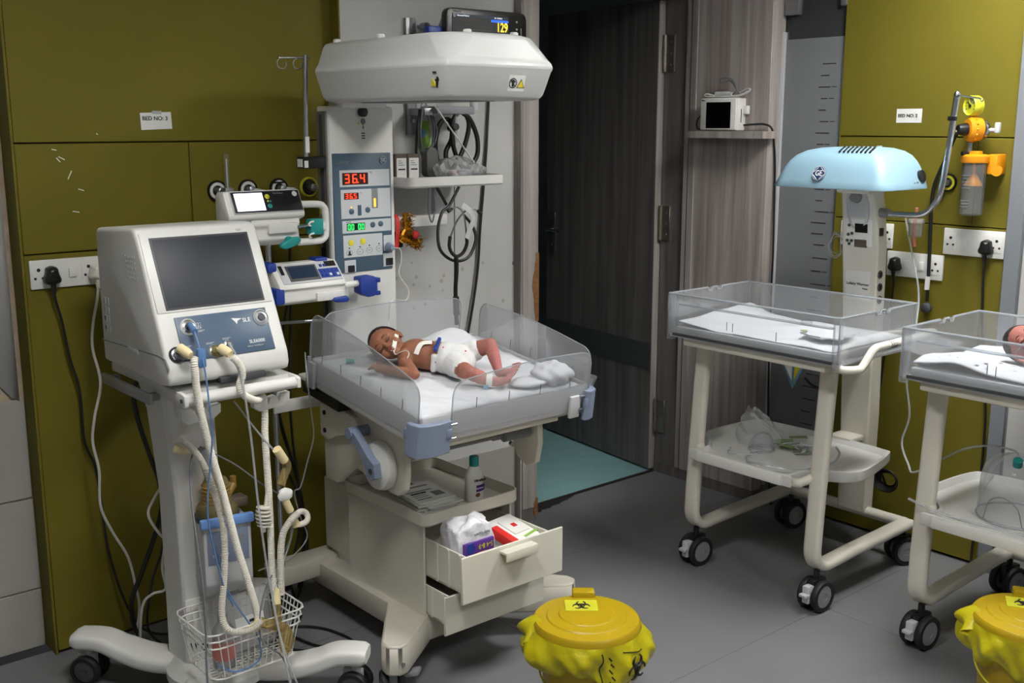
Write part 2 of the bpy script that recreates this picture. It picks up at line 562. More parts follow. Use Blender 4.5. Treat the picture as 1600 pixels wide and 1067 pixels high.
# right wall: wood pillar, frosted glass, olive panels, grey end trim
wr = obj('wall_right', B().box(3.92, 4.0, -2.7, 3.40, 0, CEIL), 'olive_gap', kind='structure', label='right hand wall of wood, frosted glass and olive panels')
pil = obj('pillar', B().box(XP, 3.95, 2.81, 3.265, 0.05, CEIL, 0.002, 1), 'wood_grey', wr)
obj('pillar_foot', B().box(XP + 0.004, 3.95, 2.813, 3.395, 0.0, 0.05), 'wood_dark', pil)
obj('door_frame', B().box(XP + 0.012, 3.95, 3.265, 3.40, 0.0, CEIL, 0.002, 1), 'wood_dark', wr)
obj('frame_batten', B().box(XP - 0.003, XP + 0.02, 3.20, 3.235, 0.05, CEIL, 0.002, 1), 'wood_pale', wr)
obj('pillar_seam', B().box(XP - 0.0006, XP + 0.001, 3.236, 3.239, 0.05, CEIL), 'ink', wr)
for z in (0.20, 1.12, 1.88):
    h = obj('hinge', B().box(XP + 0.002, XP + 0.013, 3.338, 3.385, z, z + 0.16, 0.001, 1), 'hinge_metal', wr)
    obj('hinge_knuckle', B().cyl((XP + 0.0, 3.392, z), (XP + 0.0, 3.392, z + 0.16), 0.009, n=10), 'hinge_metal', h)
    for k in range(3):
        obj('screw', B().cyl((XP + 0.003, 3.358, z + 0.03 + 0.05 * k), (XP + 0.0005, 3.358, z + 0.03 + 0.05 * k), 0.005, n=8), 'ink_grey', h)
win = thing('window_1', 'frosted glass panel with rows of thin clear dashes', 'window', (3.885, 2.66, 0))
win['kind'] = 'structure'
del win['category']
obj('pane', B().box(3.886, 3.894, 2.512, 2.809, 0.06, CEIL), 'window_glass', win)
obj('frosted_film', B().box(3.8835, 3.886, 2.515, 2.806, 0.06, 1.99), 'frost_film', win)
obj('edge_channel', B().box(3.868, 3.90, 2.800, 2.8105, 0.05, 2.02), 'light_grey', win)
obj('base_rail', B().box(3.86, 3.90, 2.51, 2.81, 0.0, 0.07, 0.003), 'brushed', win)
for (y0, y1, z0) in ((2.735, 2.80, 2.085), (2.512, 2.54, 2.105)):
    obj('patch_fitting', B().box(3.862, 3.90, y0, y1, z0, z0 + 0.06, 0.003), 'brushed', win)
random.seed(21)
zz = 1.93
for k in range(34):
    zz -= 0.0455 if k < 17 else 0.055
    y0 = 2.625 + random.uniform(-0.01, 0.012)
    L = random.uniform(0.03, 0.075)
    bb = B().box(3.8825, 3.8837, y0 - L, y0, zz, zz + 0.004)
    if random.random() < 0.6:
        bb.box(3.8825, 3.8837, y0 - L - 0.03, y0 - L - 0.008, zz + 0.001, zz + 0.004)
    obj('clear_dash', bb, 'ink', win)
    if zz < 0.15: break
for a in ((1.805, 2.511, 1.6035, CEIL), (1.805, 2.511, 1.2825, 1.5995), (1.805, 2.511, 0.012, 1.2785)):
    obj('panel', B().box(XR, XR + 0.016, a[0], a[1], a[2], a[3], 0.0015, 1), 'olive', wr)
# the lower part is divided once more by an upright joint behind the suction jar
obj('panel_joint', B().box(XR - 0.0006, XR + 0.001, 1.939, 1.942, 1.2825, 1.5995), 'olive_gap', wr)
obj('panel_side', B().box(XR - 0.001, 3.95, 2.5105, 2.5155, 0.0, CEIL), 'olive', wr)
obj('end_trim', B().box(3.84, 3.95, 1.74, 1.799, 0, CEIL, 0.003, 1), 'grey_trim', wr)
obj('plain_wall', B().box(3.86, 3.95, -2.7, 1.74, 0, CEIL), 'white_wall', wr)
# rest of the room, behind the photographer
obj('wall_rear', B().box(-1.75, 4.0, -2.75, -2.7, 0, CEIL), 'white_wall', kind='structure')
obj('wall_far_left', B().box(-1.75, -1.7, -2.7, 3.5, 0, CEIL), 'white_wall', kind='structure')
ce = obj('ceiling', B().box(-1.75, 4.0, -2.75, 3.5, CEIL, CEIL + 0.05), 'ceiling', kind='structure')
for i, (x, y, st) in enumerate(CEILING_LAMPS):
    m, nt, bs = nodes_of('lamp_diffuser')
    bs.inputs['Base Color'].default_value = (0.9, 0.9, 0.9, 1)
    bs.inputs['Emission Color'].default_value = (1.0, 0.985, 0.95, 1)
    bs.inputs['Emission Strength'].default_value = st
    t = thing('ceiling_light', ('square ceiling light panel above the cots', 'square ceiling light panel above the photographer', 'square ceiling light panel near the rear wall', 'square ceiling light panel near the far left wall')[i], 'light', (x, y, CEIL - RIM), group='ceiling lights')
    obj('diffuser', B().box(x - 0.29, x + 0.29, y - 0.29, y + 0.29, CEIL - 0.014, CEIL - 0.004), m, t)
    for (a0, a1, c0, c1) in ((-0.31, 0.31, -0.31, -0.29), (-0.31, 0.31, 0.29, 0.31), (-0.31, -0.29, -0.29, 0.29), (0.29, 0.31, -0.29, 0.29)):
        obj('cutoff_rim', B().box(x + a0, x + a1, y + c0, y + c1, CEIL - RIM, CEIL - 0.001), 'lamp_frame', t)  # rim added below the ceiling to shade the upper walls
# ================================================================ radiant warmer
def castor(parent, x, y, r=0.05, w=0.022, ang=0.0, body='black_plastic', tread='black_rubber', hub='light_grey', top=0.12, brake=None, gap=0.017):
    """twin wheel castor: bracket part with two wheels (and a brake pedal) under it"""
    a = Matrix.Translation((x, y, r)) @ Matrix.Rotation(ang, 4, 'Z')
    off = Vector((0.0, 0.02, 0))
    c = B().box(-gap * 0.8, gap * 0.8, -r * 0.55, r * 0.75, -r * 0.2, r * 1.02, 0.006, m=a)
    c.cyl((x, y, r * 1.9), (x, y, top), 0.011, n=10)
    cs = obj('castor', c, body, parent)
    for s in (-1, 1):
        b = B().lathe([(r * 0.72, -w / 2), (r * 0.95, -w / 2), (r, -w * 0.3), (r, w * 0.3), (r * 0.95, w / 2), (r * 0.72, w / 2)], (s * (gap + w / 2), 0, 0), (1, 0, 0), 24, cap=False)
        b.xf(a)
        wh = obj('wheel', b, tread, cs)
        h = B().lathe([(r * 0.74, -w * 0.42), (r * 0.70, w * 0.42), (r * 0.25, w * 0.50), (r * 0.24, w * 0.40)], (s * (gap + w / 2), 0, 0), (s, 0, 0), 20)
        h.xf(a)
        obj('hub', h, hub, cs)
    if brake:
        obj('brake_pedal', B().box(-gap * 0.8, gap * 0.8, -r * 1.05, -r * 0.5, -r * 0.35, r * 0.75, 0.003, m=a).box(-gap * 0.9, gap * 0.9, -r * 1.35, -r * 0.9, r * 0.1, r * 0.3, 0.003, m=a), brake, cs)
    return cs

def emblem(parent, c, r, face, ring, ink, name='emblem'):
    """round monogram: ring, disc and interlaced script letters"""
    ax = {'-y': Vector((0, -1, 0)), '-x': Vector((-1, 0, 0))}[face] if isinstance(face, str) else face.col[2]
    e = obj(name, B().lathe([(r, 0), (r, 0.0012), (r * 0.9, 0.0016)], c, ax, 28), ring, parent)
    p = Vector(c) + ax * 0.0022
    lv = parent if parent.parent is not None else e
    text('monogram', 'GE', r * 1.05, p, face, ink, lv, 'CENTER', 0.01, 0.0003, sx=0.82)
    b = B()
    u = {'-y': Vector((1, 0, 0)), '-x': Vector((0, -1, 0))}[face] if isinstance(face, str) else face.col[0]
    v = Vector((0, 0, 1)) if isinstance(face, str) else face.col[1]
    for k in range(4):
        a0 = k * math.pi / 2 + 0.3
        b.tube([p + (u * math.cos(a0 + t * 0.36) + v * math.sin(a0 + t * 0.36)) * r * (0.80 - 0.10 * math.sin(t * 1.05)) for t in range(4)], r * 0.045, 5, 3)
    b.tube([p + (u * math.cos(k * math.pi / 12) + v * math.sin(k * math.pi / 12)) * r * 0.93 for k in range(24)], r * 0.03, 5, 1, closed=True)
    obj('monogram_ring', b, ink, lv)
    return e

W = thing('radiant_warmer', 'tall white infant warmer with overhead hood, red digital display and baby bed', 'infant warmer', (1.985, 2.90, 0))
# base
base = B()
base.box(1.62, 2.35, 3.11, 3.21, 0.115, 0.185, 0.012)
base.box(1.785, 2.185, 2.53, 3.18, 0.085, 0.168, 0.01)
obj('base', base, 'base_cream', W)
for sgn in (-1, 1):
    fx = lambda d: 1.985 + sgn * d
    poly = [(fx(0.20), 2.70), (fx(0.372), 2.475), (fx(0.375), 2.44), (fx(0.345), 2.415), (fx(0.315), 2.42), (fx(0.12), 2.56)]
    f = B()
    f.loft([[(p[0], p[1], z) for p in poly] for z in (0.078, 0.09, 0.165, 0.172)], cap=True)
    ft = obj('foot', f, 'base_cream', W, bevel=0.008)
    obj('bolt', B().cyl((fx(0.338), 2.419, 0.115), (fx(0.338), 2.410, 0.115), 0.006, n=10), 'steel', ft)
    ca = castor(W, fx(0.335), 2.475, 0.036, 0.018, R(25 * sgn), 'mid_grey', 'black_rubber', 'mid_grey', 0.09)
    obj('brake_pedal', B().box(-0.022, 0.022, -0.075, -0.02, 0.012, 0.026, 0.005, m=Matrix.Translation((fx(0.335) + 0.02, 2.475, 0.035)) @ Matrix.Rotation(R(35), 4, 'Z') @ Matrix.Rotation(R(-14), 4, 'X')), 'mid_grey', ca)
    castor(W, 1.985 + sgn * 0.32, 3.17, 0.052, 0.02, R(-30), 'black_plastic', 'black_rubber', 'dark_grey', 0.12)
# column
obj('column', B().box(1.86, 2.107, 3.08, 3.155, 0.80, 1.706, 0.006).box(1.86, 2.107, 2.985, 3.155, 0.16, 0.82, 0.004), 'white_plastic', W)
obj('column_foot', B().box(1.845, 2.12, 2.965, 3.165, 0.20, 0.455, 0.005).cyl((1.846, 3.09, 0.37), (1.842, 3.09, 0.37), 0.008, n=10), 'cream_metal', W)
obj('side_channel', B().box(1.8535, 1.8605, 3.092, 3.148, 0.44, 1.69), 'brushed', W)
obj('channel_slot', B().box(1.8525, 1.8545, 3.110, 3.130, 0.45, 1.68), 'dark_grey', W)
for z in (1.36, 1.27, 1.21):
    obj('warning_label', B().box(1.8518, 1.853, 3.112, 3.138, z, z + 0.04), 'yellow_btn' if z > 1.3 else 'ink', W)
# lamp knob and little marks on the column top
obj('knob', B().lathe([(0.016, 0), (0.016, 0.014), (0.012, 0.017)], (1.985, 3.081, 1.688), (0, -1, 0), 20), 'black_plastic', W)
lab = B().prism([(1.967, 1.648), (1.977, 1.648), (1.972, 1.657)], 'y', 3.079, 3.0805)
obj('warning_triangle', lab, 'yellow_btn', W)
pic = B().lathe([(0.010, 0), (0.009, 0.0012)], (1.989, 3.0800, 1.658), (0, -1, 0), 14).box(1.9875, 1.9905, 3.0790, 3.0803, 1.637, 1.648)
pic.prism([(1.985, 1.640), (1.993, 1.640), (1.989, 1.632)], 'y', 3.079, 3.0803)
obj('pictogram', pic, 'ink_grey', W)
obj('vent_slots', B().box(1.982, 1.995, 3.079, 3.081, 1.610, 1.6135).box(1.982, 1.995, 3.079, 3.081, 1.602, 1.6055).box(1.982, 1.995, 3.079, 3.081, 1.618, 1.6215), 'ink', W)
# control panel
yp = 3.076
CP = obj('control_panel', B().box(1.866, 2.092, yp, 3.082, 1.166, 1.556, 0.003), 'panel_slate', W)
def q(x): return 1.866 + (x - 514) * 0.00243
def zq(y): return 1.556 - (y - 240) * 0.002167
def cpanel(x0, y0, x1, y1, m='panel_pale', nm='display_panel', d=0.0015, bev=0.0007):
    return obj(nm, B().box(q(x0), q(x1), yp - d, yp + 0.001, zq(y1), zq(y0), bev, 1), m, CP)
cpanel(524, 265, 604, 290); cpanel(525, 294, 605, 338); cpanel(526, 341, 605, 360); cpanel(527, 363, 590, 397); cpanel(592, 367, 607, 391); cpanel(528, 401, 546, 420); cpanel(591, 395, 607, 416)
cpanel(528, 269, 569, 287, 'led_back', 'display', 0.0022)
cpanel(530, 299, 553, 309, 'led_back', 'display', 0.0022)
cpanel(533, 345, 562, 356, 'led_green_back', 'display', 0.0022)
cpanel(574, 294, 584, 324, 'mid_grey', 'bar_graph', 0.0022)
obj('lit_bar', B().box(q(577), q(580), yp - 0.0035, yp - 0.002, zq(322), zq(309)), 'led_amber', CP)
obj('red_digits', digits(B(), '36.4', q(531.5), zq(284.5), yp - 0.0042, 0.0175, 0.029, 0.0295), 'led_red', CP)
obj('red_digits', digits(B(), '36.5', q(532), zq(307.5), yp - 0.0042, 0.0095, 0.0155, 0.0162), 'led_red', CP)
obj('green_digits', digits(B(), '00 00', q(534.5), zq(355), yp - 0.0042, 0.0095, 0.019, 0.0132), 'led_green', CP)
text('lettering', 'Lullaby', 0.017, (q(519), yp - 0.001, zq(253)), '-y', 'ink_grey', CP)
text('lettering', '\u00b0C', 0.010, (q(571), yp - 0.002, zq(270)), '-y', 'ink_grey', CP)
text('lettering', '\u00b0C', 0.007, (q(555), yp - 0.002, zq(300)), '-y', 'ink_grey', CP)
text('lettering', 'APGAR', 0.006, (q(532), yp - 0.002, zq(343)), '-y', 'ink_grey', CP)
emblem(CP, (q(594), yp - 0.0004, zq(251)), 0.0145, '-y', 'panel_slate', 'light_grey')
def button(x, y, r, m, d=0.003):
    obj('button', B().lathe([(r, 0), (r, d * 0.7), (r * 0.85, d)], (q(x), yp - 0.001, zq(y)), (0, -1, 0), 14), m, CP)
for x, y in ((541, 327), (567, 326), (574.5, 349), (587.5, 348.5)):
    button(x, y, 0.0095, 'panel_slate')
cpanel(551, 318, 557, 334, 'panel_slate', 'switch_strip', 0.0022)
for x, y in ((539, 374.5), (558, 373.5)):
    button(x, y, 0.0105, 'yellow_btn')
for x, y in ((536, 390), (553, 389), (568, 388), (584, 386.5)):
    b = B().tube([(q(x) + 0.0115 * math.cos(k * 0.524), yp - 0.002, zq(y) + 0.0095 * math.sin(k * 0.524)) for k in range(12)], 0.0006, 4, 1, closed=True)
    b.box(q(x) - 0.004, q(x) + 0.004, yp - 0.0024, yp - 0.0012, zq(y) - 0.001, zq(y) + 0.001)
    obj('key_outline', b, 'ink_grey', CP)
    button(x, y - 7.5, 0.0022, 'ink')
obj('key_symbol', B().box(q(535), q(537.5), yp - 0.0026, yp - 0.001, zq(393), zq(387)).box(q(533.5), q(539), yp - 0.0026, yp - 0.001, zq(393), zq(391.5)), 'ink', CP)
obj('indicator_light', B().lathe([(0.003, 0), (0.002, 0.002)], (q(541), yp - 0.001, zq(321)), (0, -1, 0), 10), 'led_amber', CP)
cpanel(533, 409, 543, 419, 'black_plastic', 'switch', 0.006, 0.001)
cpanel(595, 403, 606, 414, 'black_plastic', 'switch', 0.006, 0.001)
obj('probe_socket', B().lathe([(0.017, 0), (0.017, 0.008), (0.012, 0.020), (0.009, 0.028)], (q(600), yp, zq(386)), (0, -1, 0), 18), 'clip_blue', CP)
# skin probe lead from the socket down to the bed
obj('skin_probe_lead', B().tube([(q(601), yp - 0.028, zq(386)), (2.100, 3.04, 1.232), (2.098, 3.035, 1.19), (2.085, 3.03, 1.15), (2.08, 2.97, 1.105), (2.05, 2.945, 1.075), (1.99, 2.94, 1.08), (1.95, 2.90, 1.0), (1.93, 2.87, 0.98)], 0.0016, 6), 'cable_white', W)
# hood: rings of a chamfered outline
def ring(x0, x1, y0, y1, c, cb, z):
    pts = [(x0 + c, y0), (x1 - c, y0), (x1 - c * 0.35, y0 + c * 0.35), (x1, y0 + c), (x1, y1 - cb), (x1 - cb, y1), (x0 + cb, y1), (x0, y1 - cb), (x0, y0 + c), (x0 + c * 0.35, y0 + c * 0.35)]
    return [(p[0], p[1], z) for p in pts]
hr = []
for ins, z in ((0.045, 1.716), (0.028, 1.720), (0.020, 1.732), (0.004, 1.795), (0.0, 1.806), (0.003, 1.818), (0.010, 1.830), (0.024, 1.880), (0.030, 1.890), (0.045, 1.896)):
    hr.append(ring(1.79 + ins, 2.195 - ins, 2.362 + ins, 3.09 - ins * 0.6, 0.034 if z < 1.825 else 0.034 + 0.05 * min(1, (z - 1.825) / 0.06), 0.05, z))
hood = obj('hood', B().loft(hr), 'hood_white', W, bevel=0.004, ang=30)
obj('hood_neck', B().box(1.90, 2.07, 3.06, 3.15, 1.70, 1.76, 0.006), 'white_plastic', W)
obj('heater_grille', B().box(1.90, 2.07, 2.50, 2.95, 1.7135, 1.718, 0.001), 'mid_grey', hood)
for (x, y) in ((1.93, 2.45), (2.10, 2.45), (1.845, 2.75), (1.85, 3.0)):
    obj('top_peg', B().lathe([(0.012, 0), (0.012, 0.010), (0.009, 0.013)], (x, y, 1.894), (0, 0, 1), 14), 'white_plastic', hood)
HL = Matrix.Translation((2.045, 2.3752, 1.762)) @ Matrix.Rotation(R(14.2), 4, 'X')
obj('label_plate', B().box(-0.030, 0.030, -0.0012, 0.002, -0.022, 0.022, m=HL), 'paper', hood)
obj('warning_triangle', B().prism([(0.002, -0.012), (0.028, -0.012), (0.015, 0.011)], 'y', -0.0022, 0.0).xf(HL), 'yellow_btn', hood)
obj('triangle_edge', B().tube([(0.002, -0.0022, -0.012), (0.028, -0.0022, -0.012), (0.015, -0.0022, 0.011)], 0.0012, 5, 0, closed=True).xf(HL), 'ink', hood)
obj('warning_sign', B().tube([(-0.014 + 0.013 * math.cos(k * math.pi / 8), -0.002, 0.0 + 0.013 * math.sin(k * math.pi / 8)) for k in range(16)], 0.0013, 5, 1, closed=True).box(-0.017, -0.011, -0.0024, 0, -0.010, 0.009).box(-0.021, -0.006, -0.0024, 0, 0.002, 0.006).tube([(-0.023, -0.002, 0.009), (-0.005, -0.002, -0.009)], 0.0011, 5, 0).xf(HL), 'ink', hood)
HS = Matrix.Translation((1.8022, 2.420, 1.762)) @ Matrix.Rotation(R(-14.2), 4, 'Y') @ Matrix.Rotation(R(-90), 4, 'Z')
obj('warning_triangle', B().prism([(-0.030, -0.012), (-0.006, -0.012), (-0.018, 0.010)], 'y', -0.0022, 0.0).xf(HS), 'yellow_btn', hood)
obj('warning_sign', B().box(-0.003, 0.005, -0.0022, 0.0, -0.016, 0.014, m=HS @ Matrix.Rotation(R(25), 4, 'Y')).box(-0.006, 0.010, -0.0024, 0.0, 0.002, 0.007, m=HS).box(-0.010, 0.004, -0.0022, 0.0, 0.022, 0.027, m=HS), 'ink', hood)

# tilt housing below the bed: two cheek plates and a front plate
for sx, nm in ((1.742, 'l'), (2.205, 'r')):
    plate = [(2.975, 0.82), (2.522, 0.770), (2.520, 0.63), (2.530, 0.590), (2.56, 0.566), (2.60, 0.566), (2.63, 0.575), (2.68, 0.575), (2.80, 0.60), (2.90, 0.52), (2.975, 0.52)]
    if nm == 'r':
        plate = [(2.975, 0.82), (2.46, 0.765), (2.455, 0.66), (2.47, 0.595), (2.51, 0.575), (2.56, 0.60), (2.585, 0.66), (2.64, 0.70), (2.975, 0.68)]
    obj('cheek_plate', B().prism(plate, 'x', sx, sx + 0.022, 0.003), 'cream_metal', W)
obj('front_plate', B().box(1.764, 2.205, 2.505, 2.518, 0.700, 0.775, 0.002), 'cream_metal', W)
obj('front_lip', B().box(1.764, 2.205, 2.500, 2.520, 0.692, 0.702, 0.002), 'mid_grey', W)
br = obj('tilt_bracket', B().box(2.085, 2.205, 2.53, 2.60, 0.675, 0.72, 0.003).cyl((2.10, 2.50, 0.695), (2.20, 2.50, 0.695), 0.018, n=14), 'mid_grey', W)
obj('bolt', B().cyl((2.12, 2.49, 0.672), (2.12, 2.478, 0.672), 0.008, n=8), 'steel', br)
# wheel with crank on the left cheek
wheel = obj('tilt_wheel', B().lathe([(0.060, 0), (0.074, 0.006), (0.076, 0.016), (0.070, 0.034), (0.046, 0.042)], (1.742, 2.628, 0.648), (-1, 0, 0), 32), 'white_plastic', W)
lever_out = ((-0.022, -0.020), (0.0, -0.032), (0.025, -0.026), (0.034, -0.002), (0.055, 0.030), (0.085, 0.058), (0.118, 0.070), (0.134, 0.088), (0.120, 0.106), (0.094, 0.100), (0.058, 0.074), (0.018, 0.040), (-0.016, 0.022))
lv = obj('crank_lever', B().loft([[(1.700 - t, 2.603 + dy * k, 0.648 + dz * k) for dy, dz in lever_out] for t, k in ((0.0, 0.97), (0.004, 1.0), (0.018, 1.0), (0.024, 0.93))]), 'clip_blue', W)
obj('crank_pin', B().cyl((1.742, 2.718, 0.737), (1.672, 2.718, 0.737), 0.017, n=18), 'clip_blue', lv)
obj('crank_screw', B().cyl((1.677, 2.603, 0.646), (1.673, 2.603, 0.646), 0.009, n=12), 'dark_grey', lv)
lk = obj('link_plate', B().prism([(2.965, 0.672), (2.965, 0.775), (2.935, 0.790), (2.88, 0.788), (2.76, 0.768), (2.735, 0.742), (2.755, 0.715), (2.86, 0.690), (2.92, 0.662)], 'x', 1.722, 1.742, 0.004), 'cream_metal', W)
for z in (0.750, 0.692):
    obj('link_screw', B().cyl((1.7225, 2.935, z), (1.719, 2.935, z), 0.008, n=12), 'ink', lk)

# bed, modelled flat and tilted foot-down about its front edge
TILT = Matrix.Translation((0, 2.35, 0.80)) @ Matrix.Rotation(R(7.4), 4, 'X') @ Matrix.Translation((0, -2.35, -0.80))
def T(x, y, z):
    return TILT @ Vector((x, y, z))
X0, X1, Y0, Y1 = 1.668, 2.312, 2.345, 2.935
tray = B()
tray.box(X0, X1, Y0, Y0 + 0.012, 0.778, 0.862, 0.004).box(X0, X1, Y1 - 0.012, Y1, 0.778, 0.862, 0.004)
tray.box(X0, X0 + 0.012, Y0, Y1, 0.778, 0.862, 0.004).box(X1 - 0.012, X1, Y0, Y1, 0.778, 0.862, 0.004)
tray.box(X0 + 0.004, X1 - 0.004, Y0 + 0.004, Y1 - 0.004, 0.778, 0.80)
obj('bed_tray', tray.xf(TILT), 'tray_grey', W)
obj('bed_frame', B().box(X0 + 0.02, X1 - 0.05, Y0 + 0.02, Y1 + 0.1, 0.762, 0.777, 0.003).box(X0 + 0.06, X1 - 0.09, Y0 + 0.03, Y1, 0.745, 0.763, 0.003).xf(TILT), 'cream_metal', W)
obj('bed_underside', B().box(X0 + 0.01, X0 + 0.25, Y1 - 0.16, Y1 + 0.05, 0.735, 0.762).xf(TILT), 'black_plastic', W)
obj('mattress', B().box(X0 + 0.014, X1 - 0.014, Y0 + 0.014, Y1 - 0.014, 0.80, 0.852, 0.012).xf(TILT), 'mattress', W)
def panel_outline(a0, a1, z0, zt0, zt1, rad):
    pts = [(a0, z0), (a1, z0)]
    n = 8
    for k in range(n + 1):
        t = k / n * math.pi / 2
        pts.append((a1 - rad + rad * math.cos(t), zt1 - rad + rad * math.sin(t)))
    for k in range(1, 8):
        u = k / 8
        pts.append((a1 - rad + (a0 - a1 + 2 * rad) * u, zt1 + (zt0 - zt1) * u + 0.010 * math.sin(math.pi * u)))
    for k in range(n + 1):
        t = math.pi / 2 + k / n * math.pi / 2
        pts.append((a0 + rad + rad * math.cos(t), zt0 - rad + rad * math.sin(t)))
    return pts
def bed_panel(axis, a0, a1, p, zt0, zt1, rad, marks):
    pts = panel_outline(a0, a1, 0.80, zt0, zt1, rad)
    P = obj('acrylic_panel', B().prism(pts, axis, p, p + 0.004).xf(TILT), 'acrylic', W, ang=20)
    rim = [p_ for p_ in pts[1:]] + [pts[0]]
    f = (lambda c: (p + 0.002, c[0], c[1])) if axis == 'x' else (lambda c: (c[0], p + 0.002, c[1]))
    obj('panel_rim', B().tube([f(c) for c in rim], 0.0019, 6, 0).xf(TILT), 'acrylic_edge', P)
    for k in range(marks):
        a = a0 + (a1 - a0) * (k + 0.7) / (marks + 0.4)
        bb = B()
        if axis == 'x': bb.box(p - 0.0006, p + 0.0002, a - 0.0008, a + 0.0008, 0.866, 0.896)
        else: bb.box(a - 0.0008, a + 0.0008, p - 0.0006, p + 0.0002, 0.866, 0.896)
        obj('scale_mark', bb.xf(TILT), 'ink', P)
bed_panel('x', 2.352, 2.93, X0 - 0.003, 0.965, 1.012, 0.05, 5)
bed_panel('x', 2.352, 2.90, X1 - 0.001, 0.972, 0.985, 0.04, 5)
bed_panel('y', 1.775, 2.308, Y0 - 0.003, 0.955, 0.970, 0.045, 4)
bed_panel('y', 1.715, 2.255, Y1 - 0.001, 1.0, 0.995, 0.035, 0)
def corner_clip(cx, cy, sx, sy, long_front):
    """rounded corner clip outside the tray corner (cx, cy); sx, sy point outwards; one arm is longer"""
    lf, ls = (0.095, 0.030) if long_front else (0.030, 0.095)
    o = []
    for (a, b_) in ((lf, 0.006), (lf, 0.020), (lf * 0.5, 0.026), (0.008, 0.024), (-0.014, 0.016), (-0.024, -0.006), (-0.025, -ls), (-0.008, -ls), (-0.006, -0.012), (0.010, 0.004), (lf * 0.5, 0.006)):
        o.append((cx - sx * a, cy + sy * b_))
    c = obj('corner_clip', B().loft([[(x, y, z) for x, y in o] for z in (0.752, 0.757, 0.845, 0.849)]).xf(TILT), 'clip_blue', W, bevel=0.003)
    obj('clip_tab', B().box(cx - sx * (lf - 0.008) - 0.010, cx - sx * (lf - 0.008) + 0.010, cy + sy * 0.018 - 0.006, cy + sy * 0.018 + 0.006, 0.795, 0.825, 0.003).xf(TILT), 'clip_blue', c)
    obj('clip_tab', B().box(cx + sx * 0.014 - 0.006, cx + sx * 0.014 + 0.006, cy - sy * (ls + 0.008) - 0.010, cy - sy * (ls + 0.008) + 0.010, 0.795, 0.825, 0.003).xf(TILT), 'clip_blue', c)
    for z in (0.790, 0.832):
        xa, xb = sorted((cx - sx * (lf + 0.022), cx - sx * (lf - 0.015)))
        obj('clip_pin', B().cyl((xa, cy + sy * 0.013, z), (xb, cy + sy * 0.013, z), 0.005, n=10).xf(TILT), 'steel', c)
corner_clip(X0, Y0, -1, -1, True)
corner_clip(X1, Y0, 1, -1, False)
obj('latch_plate', B().box(X1 - 0.085, X1 - 0.045, Y0 - 0.014, Y0 - 0.002, 0.765, 0.835, 0.003).xf(TILT), 'light_grey', W)
obj('corner_hinge', B().box(X0 - 0.016, X0 - 0.002, Y1 - 0.05, Y1 - 0.005, 0.775, 0.86, 0.004).cyl((X0 - 0.012, Y1 - 0.02, 0.775), (X0 - 0.012, Y1 - 0.02, 0.875), 0.007, n=10).xf(TILT), 'mid_grey', W)
obj('corner_cup', B().lathe([(0.012, 0.0), (0.022, 0.035), (0.021, 0.035), (0.011, 0.002)], (X1 + 0.02, Y0 + 0.02, 0.842), (0, 0, 1), 18).xf(TILT), 'poly_bag', W)

# drawer cabinet with tray top
CX0, CX1, CY0, CY1 = 1.812, 2.162, 2.535, 2.955
cab = B()
cab.box(CX0, CX0 + 0.008, CY0, CY1, 0.168, 0.462).box(CX1 - 0.008, CX1, CY0, CY1, 0.168, 0.462).box(CX0 + 0.008, CX1 - 0.008, CY1 - 0.008, CY1, 0.168, 0.462)
cab.box(CX0 + 0.008, CX1 - 0.008, CY0, CY1 - 0.008, 0.456, 0.462).box(CX0 + 0.008, CX1 - 0.008, CY0 + 0.01, CY1 - 0.008, 0.169, 0.174)
obj('cabinet', cab, 'cream_plastic', W)
def open_tray(b, x0, x1, y0, y1, z0, z1, t=0.006):
    b.box(x0, x1, y0, y1, z0, z0 + t)
    b.box(x0, x1, y0, y0 + t, z0, z1, 0.002, 1).box(x0, x1, y1 - t, y1, z0, z1, 0.002, 1)
    b.box(x0, x0 + t, y0, y1, z0, z1, 0.002, 1).box(x1 - t, x1, y0, y1, z0, z1, 0.002, 1)
    return b
def soft_tray(x0, x1, y0, y1, z0, z1, r, t=0.007, n=6):
    def outl(i, z):
        pts = []
        for (cx, cy, a0) in ((x1 - r, y1 - r, 0), (x0 + r, y1 - r, 90), (x0 + r, y0 + r, 180), (x1 - r, y0 + r, 270)):
            for k in range(n + 1):
                a = R(a0 + 90 * k / n)
                pts.append((cx + (r - i) * math.cos(a), cy + (r - i) * math.sin(a), z))
        return pts
    return B().loft([outl(t, z0), outl(0, z0 + t), outl(0, z1), outl(t * 0.8, z1 + 0.001), outl(t * 1.3, z0 + t * 1.1)])
obj('top_tray', soft_tray(1.795, 2.175, 2.505, 2.965, 0.464, 0.506, 0.03), 'cream_plastic', W)
def drawer(y0, z0, z1, depth, ribs=True, xs=0.0):
    b = B()
    b.box(CX0 - 0.022, CX1 + 0.022, y0, y0 + 0.008, z0, z1, 0.002, 1)
    d = obj('drawer', b, 'cream_plastic', W)
    bx = open_tray(B(), CX0 + 0.012, CX1 - 0.012, y0 + 0.008, y0 + depth, z0 + 0.012, z1 - 0.012, 0.005)
    obj('drawer_box', bx, 'cream_plastic', d)
    for k in range(3):
        yy = y0 + 0.05 + k * 0.055
        obj('drawer_rib', B().box(CX0 + 0.008, CX0 + 0.012, yy, yy + 0.008, z0 + 0.014, z1 - 0.014), 'cream_plastic', d)
    return d
d1 = drawer(2.315, 0.288, 0.432, 0.40)
obj('drawer_handle', B().box(1.93, 2.055, 2.285, 2.316, 0.412, 0.420, 0.002).box(1.93, 2.055, 2.283, 2.288, 0.392, 0.420, 0.002), 'cream_plastic', d1)
d2 = drawer(2.40, 0.160, 0.282, 0.40)
